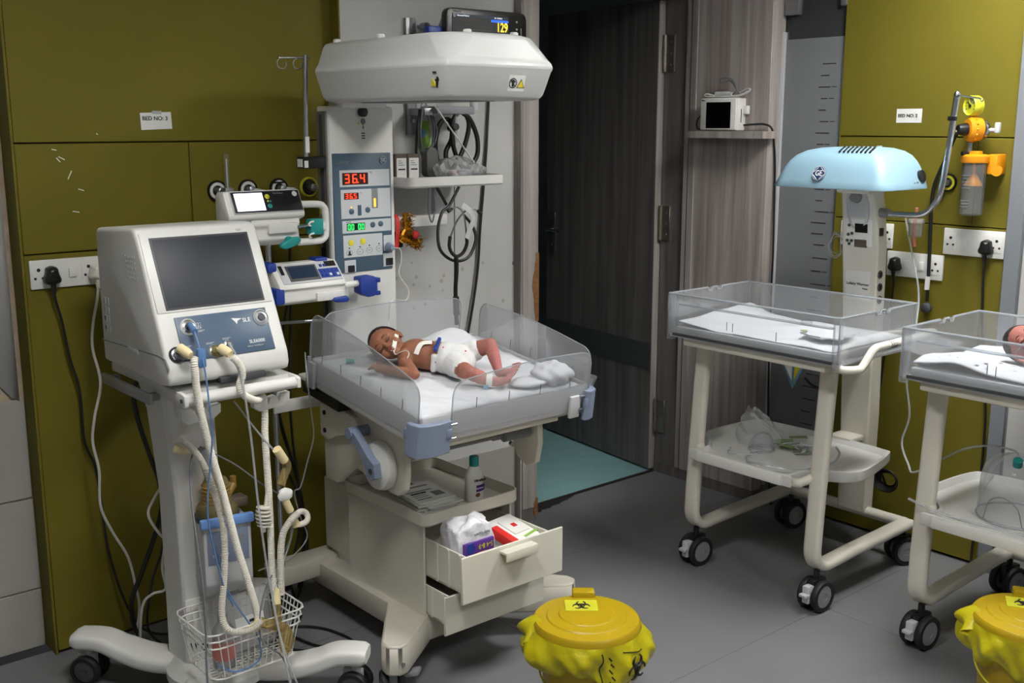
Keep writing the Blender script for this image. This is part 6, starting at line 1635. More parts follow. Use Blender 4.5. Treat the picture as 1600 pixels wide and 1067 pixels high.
# hood: rounded dome
hr = []
def hring(k, z, sx=1.0):
    pts = []
    for x, y in rrect(0.31, 0.475, 0.05, 5):
        pts.append((3.510 + x * (1 - (1 - k) * 0.9) + 0.02 * (1 - k), 2.228 - 0.03 * (1 - k) + y * k, z))
    return pts
for k, z in ((0.955, 1.426), (0.995, 1.426), (1.0, 1.430), (0.965, 1.452), (0.925, 1.476), (0.88, 1.499), (0.82, 1.521), (0.74, 1.541), (0.62, 1.556), (0.45, 1.566), (0.22, 1.570)):
    hr.append(hring(k, z))
hd1 = obj('hood', B().loft(hr), 'sky_hood', C1, ang=45)
M('navy', (24, 48, 92), 0.4)
emb_m = Matrix((Vector((0, -1, 0)), Vector((0.348, 0, 0.937)), Vector((-0.937, 0, 0.348)))).transposed()
emblem(hd1, (3.3655, 2.262, 1.4775), 0.027, emb_m, 'navy', 'ink_white')
for k in range(8):
    y = 2.215 - 0.017 * k
    obj('cooling_slot', B().box(-0.028, 0.028, -0.0028, 0.0028, -0.002, 0.003, m=Matrix.Translation((3.430, y, 1.5612)) @ Matrix.Rotation(R(-19), 4, 'Y') @ Matrix.Rotation(R(12), 4, 'Z')), 'ink', hd1)
obj('side_knob', B().lathe([(0.022, 0), (0.022, 0.012), (0.016, 0.016)], (3.60, 2.008, 1.468), (0, -1, 0.25), 18), 'black_plastic', hd1)
obj('warning_label', B().box(3.545, 3.557, 1.9955, 2.006, 1.438, 1.450).box(3.563, 3.575, 1.9955, 2.006, 1.436, 1.452), 'ink_grey', hd1)
obj('hood_neck', B().box(3.55, 3.66, 2.17, 2.31, 1.40, 1.46, 0.008), 'cream_metal', C1)
obj('top_stud', B().cyl((3.63, 2.19, 1.54), (3.63, 2.19, 1.572), 0.009, n=12), 'light_grey', hd1)
# tray: clear walls, dark front slot, base
X0, X1, Y0, Y1, ZB, ZT = 2.962, 3.425, 1.885, 2.592, 0.902, 1.050
C1t = C1
def wall(b):
    return obj('tray_wall', b, 'acrylic', C1t)
wf = wall(B().box(X0, X0 + 0.006, Y0, Y1, ZB, ZT, 0.002, 1))
obj('wall_rim', B().tube([(X0 + 0.003, Y0, ZB), (X0 + 0.003, Y0, ZT), (X0 + 0.003, Y1, ZT), (X0 + 0.003, Y1, ZB)], 0.0045, 7, 0), 'acrylic_edge', wf)
obj('wall_ledge', B().box(X0 + 0.006, X0 + 0.022, Y0 + 0.03, Y1 - 0.04, 1.010, 1.016, 0.001, 1), 'acrylic_edge', wf)
wb = wall(B().box(X1 - 0.006, X1, Y0, Y1, ZB, ZT, 0.002, 1))
obj('wall_rim', B().tube([(X1 - 0.003, Y0, ZB), (X1 - 0.003, Y0, ZT), (X1 - 0.003, Y1, ZT), (X1 - 0.003, Y1, ZB)], 0.0045, 7, 0), 'acrylic_edge', wb)
for y in (Y0, Y1 - 0.006):
    ws = wall(B().box(X0 + 0.006, X1 - 0.006, y, y + 0.006, ZB, ZT, 0.002, 1))
    obj('wall_rim', B().tube([(X0 + 0.003, y + 0.003, ZT), (X0 + 0.21, y + 0.003, ZT), (X0 + 0.215, y + 0.003, ZT - 0.012), (X0 + 0.235, y + 0.003, ZT - 0.012), (X0 + 0.24, y + 0.003, ZT), (X0 + 0.265, y + 0.003, ZT), (X0 + 0.27, y + 0.003, ZT - 0.012), (X0 + 0.29, y + 0.003, ZT - 0.012), (X0 + 0.295, y + 0.003, ZT), (X1 - 0.003, y + 0.003, ZT)], 0.0042, 7, 0), 'acrylic_edge', ws)
for (x, y) in ((X0, Y0), (X0, Y1)):
    s_ = 1 if y == Y0 else -1
    obj('corner_post', B().box(x - 0.003, x + 0.016, min(y - s_ * 0.004, y + s_ * 0.022), max(y - s_ * 0.004, y + s_ * 0.022), ZB - 0.02, ZT - 0.004, 0.003), 'acrylic', C1t)
    obj('corner_latch', B().box(x - 0.006, x + 0.004, min(y + s_ * 0.10, y + s_ * 0.14), max(y + s_ * 0.10, y + s_ * 0.14), 1.015, 1.030, 0.003), 'clear_plastic', C1t)
obj('dark_slot', B().box(X0 - 0.0015, X0 + 0.008, Y0 + 0.02, Y1 - 0.02, ZB - 0.003, ZB + 0.006), 'dark_grey', C1t)
for (y, z) in ((2.325, 0.965), (2.30, 0.963), (2.12, 0.958)):
    obj('scale_mark', B().box(X0 - 0.0008, X0, y, y + 0.0025, z - 0.015, z + 0.015), 'ink_grey', C1t)
obj('tray_base', B().box(X0 + 0.004, X1 - 0.002, Y0 + 0.004, Y1 - 0.004, ZB - 0.010, ZB, 0.002), 'light_grey', C1t)
obj('bed_rail', B().box(2.985, 3.10, 1.945, 2.54, 0.862, 0.892, 0.006).box(3.10, 3.66, 2.16, 2.31, 0.855, 0.890, 0.006), 'cream_metal', C1)
obj('cot_mattress', B().box(X0 + 0.014, X1 - 0.012, Y0 + 0.02, Y1 - 0.02, ZB + 0.001, ZB + 0.030, 0.010), 'mattress', C1t)
hnd = obj('handle', B().tube([(3.00, 1.915, 0.884), (2.985, 1.875, 0.884), (3.02, 1.852, 0.884), (3.045, 1.848, 0.888), (3.09, 1.846, 0.930), (3.115, 1.846, 0.942), (3.16, 1.846, 0.944), (3.44, 1.846, 0.946), (3.50, 1.86, 0.945), (3.54, 1.92, 0.93), (3.58, 2.10, 0.89)], 0.0135, 12, 4), 'cream_metal', C1)
for k in range(4):
    obj('grip_mark', B().cyl((3.19 + 0.011 * k, 1.846, 0.944), (3.194 + 0.011 * k, 1.846, 0.944), 0.0139, n=14), 'ink', hnd)

# second cot: the same build, copied before the extras of the first are added
C2 = copy_tree(C1)
C2.location = (3.39 + 0.020, 2.265 - 0.912, 0)
tag(C2, 'cream cot trolley at the right picture edge, partly cut off', 'cot', None)
C1['group'] = C2['group'] = 'infant cots along the right wall'

# steel drip arm on the first cot column
DA = thing('drip_pole', 'bent steel drip pole rising from the column under the blue hood', 'pole', (3.62, 2.16, 1.33))
obj('tube', B().tube([(3.625, 2.166, 1.332), (3.615, 2.10, 1.330), (3.61, 2.02, 1.332), (3.605, 1.975, 1.345), (3.602, 1.940, 1.385), (3.60, 1.924, 1.43), (3.60, 1.910, 1.55), (3.60, 1.894, 1.735)], 0.0105, 12, 6), 'steel', DA)
obj('socket', B().cyl((3.63, 2.19, 1.332), (3.62, 2.130, 1.331), 0.017, n=14), 'brushed', DA)
obj('top_knuckle', B().ball((3.60, 1.893, 1.743), (0.012, 0.012, 0.018), 12, 8), 'steel', DA)
obj('hook_bar', B().tube([(3.60, 1.890, 1.745), (3.60, 1.84, 1.738), (3.60, 1.808, 1.732)], 0.003, 8, 3).tube([(3.60, 1.838, 1.738), (3.60, 1.842, 1.722), (3.60, 1.832, 1.716)], 0.0022, 7, 3).tube([(3.60, 1.812, 1.733), (3.60, 1.805, 1.722), (3.60, 1.798, 1.733)], 0.0022, 7, 3), 'steel', DA)
obj('black_clip', B().box(3.588, 3.606, 1.888, 1.916, 1.66, 1.676, 0.003), 'black_plastic', DA)

# bedding
def cot_sheet(x0, x1, y0, y1, z0, seedv, amp):
    def f(u, v):
        x, y = x0 + (x1 - x0) * u, y0 + (y1 - y0) * v
        e = min(u, 1 - u, v, 1 - v)
        z = z0 + amp * (0.5 + 0.5 * math.sin(9 * x + 13 * y + seedv) * math.cos(17 * y - 6 * x)) + 0.4 * amp * math.sin(41 * y + 12 * x) * math.sin(23 * x)
        z += 0.035 * math.exp(-((v - 1) / 0.12) ** 2) * (0.4 + 0.6 * u)
        return (x, y, z - 0.004 * (1 - sm(e / 0.05)))
    return B().grid(f, 60, 80)
o_ = obj('cot_sheet', cot_sheet(2.985, 3.405, 1.915, 2.565, 0.937, 0.4, 0.006), 'linen', label='rumpled white sheet in the empty clear cot tray', cat='sheet', origin=(3.2, 2.24, 0.935), solid=0.003, ang=0)
o_.data.shade_smooth()
o_ = obj('cot_pad', lump((3.12, 2.03, 0.962), (0.085, 0.085, 0.012), 1.0, 36, 16, False), 'linen', label='small white pad with a mint green mark in the empty cot', cat='pad', origin=(3.12, 2.03, 0.95))
obj('green_mark', B().ball((3.065, 2.085, 0.9725), (0.010, 0.014, 0.002), 12, 6), 'green_print', o_)
# lower shelf of the first cot: mask, tubing, dried leaves
MK = thing('oxygen_mask', 'clear plastic mask and bag on the lower shelf of the first cot', 'mask', (3.35, 2.40, 0.453))
def maskf(u, v):
    a = u * 2 * math.pi
    r = 0.085 * (1 - 0.78 * v ** 1.2) * (1 + 0.10 * math.sin(3 * a + 4 * v) + 0.06 * math.sin(7 * a - 9 * v))
    return (3.345 + r * math.cos(a) - 0.02 * v, 2.44 + r * 1.05 * math.sin(a) + 0.035 * v, 0.455 + 0.125 * v ** 0.8 + 0.008 * math.sin(5 * a + 8 * v) * v)
obj('mask_bag', B().grid(maskf, 48, 20), 'poly_bag', MK, ang=60)
obj('mask_cup', B().lathe([(0.048, 0.0), (0.044, 0.03), (0.030, 0.055), (0.014, 0.065)], (3.25, 2.37, 0.456), (0.2, -0.1, 1), 24), 'clear_plastic', MK)
obj('mask_ring', B().tube([(3.25 + 0.047 * math.cos(k * 0.5236), 2.37 + 0.047 * math.sin(k * 0.5236), 0.458) for k in range(12)], 0.004, 7, 2, closed=True), 'clear_tube', MK)
cable('oxygen_tube', [(3.24, 2.36, 0.462), (3.14, 2.34, 0.466), (3.07, 2.30, 0.466), (3.045, 2.24, 0.477), (3.05, 2.18, 0.477), (3.12, 2.12, 0.462), (3.24, 2.10, 0.460), (3.32, 2.10, 0.460), (3.38, 2.12, 0.472), (3.41, 2.155, 0.482)], 0.0042, 'clear_tube', 'clear oxygen tubing looped along the lower shelf of the first cot', None, 'tube')
cable('oxygen_tube', [(3.17, 2.45, 0.459), (3.12, 2.42, 0.460), (3.11, 2.35, 0.470), (3.16, 2.28, 0.478), (3.20, 2.32, 0.472), (3.17, 2.36, 0.468)], 0.0036, 'clear_tube', 'short curl of clear tubing beside the mask on the lower shelf', None, 'tube')
LV = thing('crumpled_wrapper', 'crumpled grey green wrapper scraps on the lower cot shelf', 'wrapper', (3.38, 2.30, 0.455))
random.seed(4)
for k in range(14):
    c = Vector((3.37 + random.uniform(-0.07, 0.07), 2.285 + random.uniform(-0.06, 0.07), 0.459 + 0.022 * random.random()))
    m = Matrix.Translation(c) @ Matrix.Rotation(random.uniform(0, 3.1), 4, 'Z') @ Matrix.Rotation(random.uniform(-0.5, 0.5), 4, 'X')
    obj('scrap', B().box(-0.035, 0.035, -0.008, 0.008, -0.0015, 0.0015, 0.001, 1, m=m), 'green_dull' if k % 2 else 'light_grey', LV)
PO_ = thing('hanging_pouch', 'blue and yellow printed pouch hanging under the first cot tray', 'pouch', (3.55, 2.45, 0.62))
obj('pouch', B().prism([(2.525, 0.80), (2.38, 0.82), (2.400, 0.735), (2.455, 0.625), (2.52, 0.74)], 'x', 3.548, 3.556, 0.002), 'cyan_print', PO_)
obj('yellow_face', B().prism([(2.445, 0.80), (2.39, 0.81), (2.410, 0.735), (2.448, 0.66)], 'x', 3.546, 3.549), 'yellow_btn', PO_)
obj('white_face', B().prism([(2.515, 0.79), (2.46, 0.80), (2.458, 0.66), (2.510, 0.74)], 'x', 3.546, 3.549), 'paper', PO_)
cable('pouch_strap', [(3.55, 2.40, 0.68), (3.55, 2.36, 0.655), (3.55, 2.30, 0.66), (3.57, 2.26, 0.72)], 0.004, 'cable_black', '', parent=PO_)

# second cot: bedding, baby, oxygen hood
dx, dy = 0.020, -0.912
def sheet2(u, v):
    x, y = 2.985 + dx + 0.42 * u, 1.915 + dy + 0.65 * v
    e = min(u, 1 - u, v, 1 - v)
    z = 0.937 + 0.012 * (0.5 + 0.5 * math.sin(11 * x + 8 * y)) + 0.020 * math.exp(-((u - 0.16) / 0.12) ** 2) + 0.016 * math.exp(-((v - 0.80) / 0.1) ** 2)
    return (x, y, z - 0.006 * (1 - sm(e / 0.04)))
o_ = obj('cot_sheet', B().grid(sheet2, 60, 80), 'linen', label='thick white blanket with blue prints in the right edge cot', cat='sheet', origin=(3.2, 1.33, 0.935), solid=0.004, ang=0)
o_.data.shade_smooth()
random.seed(8)
for k in range(18):
    u, v = random.uniform(0.03, 0.16), random.uniform(0.25, 0.92)
    p = Vector(sheet2(u, v))
    obj('print', B().lathe([(random.uniform(0.003, 0.008), 0), (0.002, 0.001)], p + Vector((0, 0, 0.0022)), (0, 0, 1), 8), ('cyan_print', 'ink_grey', 'clip_blue')[k % 3], o_)
B2 = thing('person', 'baby with dark hair and nasal prongs lying in the right edge cot', 'baby', (3.16 + dx, 1.402, 0.960))
F2, U2, S2 = head_basis((-0.72, -0.30, 0.62), (0.12, 0.95, 0.22))
h2 = Vector((0.0, 0.0, 0.055))
b = B()
head_parts(b, h2, F2, U2, S2)
chain(b, [(h2 - U2 * 0.03 - F2 * 0.006, 0.026), ((0.0, -0.085, 0.045), 0.028)])
b.ball((0.0, -0.125, 0.045), (0.062, 0.056, 0.044), 24, 16)
b.ball((0.0, -0.18, 0.045), (0.058, 0.06, 0.045), 24, 16)
b.ball((0.0, -0.235, 0.042), (0.054, 0.05, 0.04), 24, 16)
for s_ in (-1, 1):
    chain(b, [((0.05 * s_, -0.10, 0.046), 0.025), ((0.085 * s_, -0.14, 0.036), 0.019), ((0.10 * s_, -0.10, 0.024), 0.016), ((0.092 * s_, -0.05, 0.022), 0.012)])
    for k in range(4):
        chain(b, [((0.084 * s_ + 0.006 * k * s_, -0.045, 0.024), 0.005), ((0.084 * s_ + 0.006 * k * s_, -0.030, 0.026), 0.0042)])
    chain(b, [((0.082 * s_, -0.052, 0.026), 0.0055), ((0.074 * s_, -0.04, 0.030), 0.0045)])
    chain(b, [((0.035 * s_, -0.25, 0.042), 0.03), ((0.06 * s_, -0.31, 0.055), 0.023), ((0.045 * s_, -0.37, 0.025), 0.015), ((0.046 * s_, -0.385, 0.04), 0.013)])
remesh(obj('body', b, 'skin_baby2', B2, local=True), 0.0024, 4)
face_details(B2, h2, F2, U2, S2)
hair_cap(B2, h2, F2, U2, S2, cut=-0.02)
db = B().ball((0, -0.235, 0.043), (0.064, 0.062, 0.050), 24, 16)
remesh(obj('diaper', db, 'diaper', B2, local=True), 0.004, 4)
pf = lambda a, f, u: h2 + S2 * a + F2 * f + U2 * u
obj('nasal_prongs', B().tube([pf(-0.045, 0.02, 0.0), pf(-0.022, 0.056, -0.012), pf(0, 0.072, -0.018), pf(0.022, 0.056, -0.012), pf(0.045, 0.02, 0.0)], 0.0028, 8, 6), 'clear_tube', B2, local=True)
OH = thing('oxygen_hood', 'clear dome oxygen hood on the lower shelf of the right edge cot', 'oxygen hood', (3.25 + dx, 1.42, 0.453))
prof_ = [(0.122, 0.0), (0.120, 0.004), (0.116, 0.12), (0.108, 0.160), (0.090, 0.180), (0.05, 0.186), (0.01, 0.187)]
obj('dome', B().lathe(prof_, (3.25 + dx, 1.415, 0.456), (0, 0, 1), 40, cap=False), 'acrylic', OH)
obj('dome_rim', B().tube([(3.25 + dx + 0.121 * math.cos(k * math.pi / 16), 1.415 + 0.121 * math.sin(k * math.pi / 16), 0.459) for k in range(32)], 0.003, 7, 1, closed=True), 'acrylic_edge', OH)
obj('neck_opening', B().tube([(3.25 + dx - math.sqrt(max(0, 0.119 ** 2 - a * a)), 1.435 + a - 0.02, 0.46 + 0.085 * math.sqrt(max(0, 1 - (a / 0.06) ** 2))) for a in [-0.06 + 0.012 * k for k in range(11)]], 0.0016, 6, 3), 'ink_grey', OH)
obj('inlet', B().cyl((3.20, 1.40, 0.64), (3.19, 1.395, 0.66), 0.014, n=14), 'teal', OH)
cable('oxygen_tube', [(3.205, 1.40, 0.662), (3.23, 1.43, 0.675), (3.25, 1.525, 0.664), (3.25, 1.605, 0.630), (3.24, 1.690, 0.566), (3.27, 1.770, 0.511), (3.34, 1.826, 0.507), (3.39, 1.885, 0.566), (3.41, 1.875, 0.658), (3.43, 1.905, 0.764), (3.47, 1.93, 0.84), (3.60, 1.98, 0.95), (3.76, 2.07, 1.05), (3.83, 2.16, 1.22), (3.835, 2.185, 1.30)], 0.0036, 'clear_tube', 'long clear oxygen tube sagging between the two cots', None, 'tube')
cable('clear_strip', [(3.05, 1.66, 0.500), (3.05, 1.58, 0.485), (3.06, 1.50, 0.476), (3.07, 1.38, 0.476), (3.08, 1.25, 0.476)], 0.004, 'clear_tube', 'clear tube lying along the front of the right cot shelf', None, 'tube')
# ================================================================ right wall: shelf with small monitor, suction set, sockets
WS = thing('wall_shelf', 'narrow grey wood shelf on the pillar beside the door', 'shelf', (3.76, 2.95, 1.59))
obj('board', B().box(3.712, XP, 2.772, 3.165, 1.590, 1.620, 0.001, 1), 'wood_grey', WS)
obj('front_edge', B().box(3.7105, 3.7125, 2.7725, 3.1645, 1.5905, 1.6195), 'wood_pale', WS)
SM = thing('bedside_monitor', 'small white monitor with black screen on the wood wall shelf', 'monitor', (3.765, 3.02, 1.62))
obj('case', B().box(3.737, 3.797, 2.925, 3.122, 1.622, 1.758, 0.006), 'white_plastic', SM)
obj('bezel', B().box(3.731, 3.739, 2.929, 3.118, 1.625, 1.755, 0.004), 'white_plastic', SM)
obj('screen', B().box(3.7300, 3.7325, 2.955, 3.085, 1.632, 1.740), 'screen_black', SM)
text('lettering', 'Nihon', 0.008, (3.7302, 3.112, 1.748), '-x', 'ink', SM)
obj('side_slot', B().box(3.762, 3.766, 2.9238, 2.926, 1.655, 1.712), 'ink', SM)
obj('side_module', B().box(3.775, 3.797, 2.905, 2.926, 1.69, 1.725, 0.003), 'white_plastic', SM)
CB = thing('sensor_cable_bundle', 'grey sensor plug and coiled cable lying on the small wall monitor', 'cable', (3.77, 2.99, 1.758))
obj('connector', B().cyl((3.765, 3.062, 1.772), (3.765, 2.995, 1.772), 0.0125, n=16).cyl((3.765, 2.995, 1.772), (3.765, 2.975, 1.772), 0.010, n=14), 'light_grey', CB)
obj('dark_plug', B().cyl((3.765, 3.08, 1.772), (3.765, 3.062, 1.772), 0.011, n=14), 'dark_grey', CB)
obj('coil', B().tube([(3.765, 2.975, 1.772), (3.76, 2.95, 1.790), (3.76, 2.97, 1.83), (3.765, 3.02, 1.842), (3.765, 3.045, 1.832), (3.765, 3.03, 1.822), (3.765, 2.99, 1.828), (3.765, 2.96, 1.80), (3.765, 2.93, 1.765)], 0.0035, 8, 6), 'cable_grey', CB)
obj('coil', B().tube([(3.76, 3.09, 1.765), (3.755, 3.04, 1.763), (3.755, 2.97, 1.763), (3.76, 2.90, 1.775), (3.765, 2.885, 1.79), (3.77, 2.905, 1.792), (3.77, 2.95, 1.775), (3.77, 3.02, 1.763)], 0.0042, 8, 6), 'light_grey', CB)
obj('coil', B().tube([(3.75, 3.06, 1.768), (3.745, 3.10, 1.775), (3.745, 3.10, 1.765), (3.75, 3.03, 1.763), (3.75, 2.93, 1.765), (3.76, 2.89, 1.782)], 0.0035, 8, 6), 'cable_white', CB)
cable('monitor_lead', [(3.785, 2.925, 1.645), (3.78, 2.87, 1.648), (3.78, 2.815, 1.648), (3.79, 2.785, 1.63), (3.83, 2.80, 1.57), (3.845, 2.80, 1.47), (3.845, 2.795, 1.293), (3.845, 2.79, 1.106), (3.845, 2.79, 0.95), (3.845, 2.78, 0.50), (3.84, 2.75, 0.10), (3.82, 2.72, 0.008)], 0.0045, 'cable_black', 'black lead hanging from the wall shelf past the frosted glass')
cable('side_lead', [(3.775, 3.122, 1.69), (3.765, 3.15, 1.68), (3.755, 3.158, 1.65), (3.76, 3.150, 1.628), (3.765, 3.122, 1.640)], 0.003, 'cable_black', 'short dark lead looping at the left of the small wall monitor')

bed_sign('bed_sign', 'BED NO: 2', (XR - 0.0002, 2.219, 1.680), '-x', 0.104, 0.052, 'white paper sign reading BED NO: 2 above the blue hood')
gas_outlet((XR, 2.042, 1.437), '-x', 'black_plastic', 'gauge_yellow', 'yellow gas outlet half hidden behind the steel drip pole', 'gas outlets on the right wall')
gas_outlet((XR, 1.955, 1.631), '-x', 'black_plastic', 'paper', 'gas outlet behind the orange suction regulator', 'gas outlets on the right wall', nozzle=False)

# suction regulator with gauge
SR = thing('suction_regulator', 'orange suction regulator with yellow gauge on the right olive wall', 'regulator', (3.79, 1.92, 1.60))
obj('stem', B().cyl((XR - 0.005, 1.955, 1.631), (3.80, 1.93, 1.631), 0.014, n=14).cyl((3.78, 1.925, 1.55), (3.78, 1.925, 1.70), 0.008, n=12), 'brushed', SR)
obj('body', B().lathe([(0.026, -0.034), (0.040, -0.028), (0.043, -0.012), (0.043, 0.010), (0.036, 0.018), (0.020, 0.020)], (3.775, 1.920, 1.631), (-0.75, 0.55, 0), 28), 'suction_orange', SR)
for k in range(14):
    a = k * 2 * math.pi / 14
    u = Vector((0.55, 0.75, 0)).normalized(); w = Vector((0, 0, 1))
    p = Vector((3.775, 1.920, 1.631)) + (u * math.cos(a) + w * math.sin(a)) * 0.043
    obj('grip_rib', B().ball(p, 0.0045, 8, 6), 'suction_orange', SR)
obj('knob', B().lathe([(0.022, 0.018), (0.022, 0.030), (0.017, 0.052), (0.013, 0.054), (0.011, 0.050)], (3.775, 1.920, 1.631), (-0.75, 0.55, 0), 20), 'black_plastic', SR)
obj('metal_flange', B().lathe([(0.030, -0.052), (0.034, -0.045), (0.034, -0.034)], (3.775, 1.920, 1.631), (-0.75, 0.55, 0), 24), 'steel', SR)
obj('valve_lever', B().cyl((3.80, 1.885, 1.628), (3.80, 1.840, 1.628), 0.008, n=12).box(3.79, 3.806, 1.830, 1.848, 1.618, 1.655, 0.004), 'light_grey', SR)
ga = obj('gauge', B().lathe([(0.033, -0.02), (0.036, -0.014), (0.036, 0.012), (0.032, 0.018), (0.029, 0.012)], (3.775, 1.922, 1.712), (-0.9, 0.42, 0), 28), 'gauge_yellow', SR)
obj('dial', B().lathe([(0.029, 0.0), (0.029, 0.0125), (0.001, 0.0128)], (3.775, 1.922, 1.712), (-0.9, 0.42, 0), 24), 'gauge_yellow', ga)
gm = Matrix.Translation((3.775, 1.922, 1.712)) @ Matrix((Vector((-0.42, -0.9, 0)).normalized(), Vector((0, 0, 1)), Vector((-0.9, 0.42, 0)).normalized())).transposed().to_4x4()
obj('needle', B().box(-0.002, 0.002, -0.006, 0.020, 0.0135, 0.015, m=gm @ Matrix.Rotation(R(40), 4, 'Z')).box(-0.005, 0.005, -0.005, 0.005, 0.0135, 0.016, m=gm), 'ink', ga)
for k in range(9):
    obj('dial_tick', B().box(-0.001, 0.001, 0.020, 0.026, 0.0132, 0.0142, m=gm @ Matrix.Rotation(R(-120 + 30 * k), 4, 'Z')), 'ink', ga)
# suction jar
SJ = thing('suction_jar', 'clear suction jar with orange bracket and float on the right wall', 'jar', (3.785, 1.90, 1.33))
obj('bracket', B().box(3.80, XR, 1.832, 1.868, 1.475, 1.545, 0.005).cyl((3.82, 1.836, 1.487), (3.80, 1.832, 1.487), 0.018, n=16), 'suction_orange', SJ)
obj('cap', B().lathe([(0.046, 1.515), (0.048, 1.520), (0.048, 1.538), (0.040, 1.544), (0.012, 1.546)], (3.785, 1.905, 0), (0, 0, 1), 28).box(3.772, 3.80, 1.885, 1.925, 1.538, 1.556, 0.004), 'suction_orange', SJ)
obj('cap_nozzle', B().cyl((3.765, 1.922, 1.545), (3.745, 1.935, 1.548), 0.008, n=12), 'black_plastic', SJ)
obj('jar', B().lathe([(0.036, 1.330), (0.040, 1.334), (0.042, 1.515), (0.040, 1.515), (0.038, 1.338)], (3.785, 1.905, 0), (0, 0, 1), 28, cap=True), 'clear_plastic', SJ)
obj('float', B().lathe([(0.006, 1.515), (0.006, 1.478), (0.012, 1.470), (0.030, 1.440), (0.030, 1.434), (0.006, 1.434)], (3.785, 1.905, 0), (0, 0, 1), 20), 'suction_orange', SJ)
for (z, n) in ((1.470, 5), (1.382, 3)):
    for k in range(n):
        obj('jar_print', B().box(3.7425, 3.7435, 1.895, 1.925 - 0.003 * (k % 2), z - 0.011 * k, z + 0.0025 - 0.011 * k), 'ink_grey', SJ)
cable('suction_hose', [(3.745, 1.945, 1.640), (3.76, 1.975, 1.60), (3.80, 2.01, 1.56), (3.84, 2.055, 1.50), (3.845, 2.085, 1.42), (3.845, 2.088, 1.33), (3.845, 2.083, 1.20), (3.845, 2.080, 1.09)], 0.0065, 'cable_black', 'black hose hanging from the orange suction regulator')
HT = thing('hanging_probe', 'black hanging lead with paper tag and round end over the sockets', 'probe', (3.84, 2.078, 0.96))
obj('lead', B().tube([(3.845, 2.080, 1.092), (3.845, 2.079, 1.04), (3.845, 2.078, 0.99)], 0.006, 8, 4), 'cable_black', HT)
obj('tag', B().box(3.834, 3.842, 2.070, 2.086, 1.035, 1.085), 'paper', HT)
obj('round_end', B().lathe([(0.012, -0.016), (0.020, -0.006), (0.020, 0.008), (0.012, 0.014)], (3.84, 2.076, 0.966), (-1, 0, 0), 20), 'dark_grey', HT)

rg_ = 'white socket plates on the right wall'
socket_plate((XR, 1.924, 1.222), '-x', 0.232, 0.098, 4, 'white socket plate nearest the right grey trim with a plug', rg_, 'osso')
socket_plate((XR, 2.150, 1.118), '-x', 0.232, 0.096, 4, 'white socket plate lower than the others, behind the hanging lead', rg_, 'osso')
socket_plate((XR, 2.364, 1.222), '-x', 0.232, 0.096, 4, 'white socket plate behind the first cot column', rg_, 'sosso')
mains_plug((XR - 0.011, 1.868, 1.212), '-x', 'black_plastic', 'black plug in the socket plate nearest the grey trim', 1.0)
mains_plug((XR - 0.011, 2.222, 1.118), '-x', 'black_plastic', 'black plug in the lower right wall socket plate', 1.0)
cable('power_cable', [(3.845, 1.868, 1.158), (3.845, 1.868, 1.10), (3.848, 1.862, 0.97), (3.850, 1.845, 0.80), (3.850, 1.820, 0.617), (3.85, 1.815, 0.40), (3.84, 1.82, 0.05), (3.80, 1.80, 0.008)], 0.0045, 'cable_black', 'black power cable running down beside the right grey trim', 'power cables on the right wall')
cable('power_cable', [(3.845, 2.222, 1.064), (3.845, 2.222, 1.02), (3.848, 2.230, 0.896), (3.850, 2.250, 0.635), (3.850, 2.262, 0.50), (3.84, 2.26, 0.36), (3.82, 2.20, 0.28), (3.80, 2.17, 0.25)], 0.0045, 'cable_black', 'black power cable running down behind the first cot column', 'power cables on the right wall')
CW = thing('wound_cable', 'black cable wound in a coil under the first cot shelf', 'cable', (3.79, 2.17, 0.24))
for k in range(5):
    obj('turn', B().tube([(3.785 + 0.006 * k, 2.165 + (0.052 - 0.004 * k) * math.cos(a * math.pi / 6), 0.27 + (0.045 - 0.004 * k) * math.sin(a * math.pi / 6)) for a in range(12)], 0.0045, 7, 3, closed=True), 'cable_black', CW)
SC = thing('suction_cup', 'small clear cup with red tube hanging behind the cot column', 'cup', (3.80, 2.13, 1.22))
obj('cup', B().lathe([(0.024, 1.235), (0.027, 1.24), (0.029, 1.290), (0.027, 1.290), (0.025, 1.243)], (3.79, 2.115, 0), (0, 0, 1), 22), 'clear_plastic', SC)
obj('lid', B().lathe([(0.031, 1.288), (0.031, 1.300), (0.026, 1.303)], (3.79, 2.115, 0), (0, 0, 1), 22), 'poly_bag', SC)
obj('red_tube', B().tube([(3.785, 2.112, 1.20), (3.78, 2.116, 1.25), (3.775, 2.11, 1.31), (3.77, 2.105, 1.345)], 0.006, 8, 4), 'skin_pink', SC)
TT = thing('tangled_tubing', 'tangle of thin clear tubing left of the first cot column', 'tube', (3.62, 2.345, 1.14))
for k in range(3):
    random.seed(40 + k)
    obj('loop', B().tube([(3.62 + 0.01 * k, 2.345 + (0.028 + 0.006 * k) * math.cos(a * math.pi / 4) + random.uniform(-0.006, 0.006), 1.195 + (0.048 - 0.008 * k) * math.sin(a * math.pi / 4) + random.uniform(-0.006, 0.006)) for a in range(8)], 0.0022, 6, 4, closed=True), 'clear_tube', TT)
obj('clip', B().box(3.612, 3.63, 2.312, 2.345, 1.235, 1.248, 0.002), 'clear_plastic', TT)

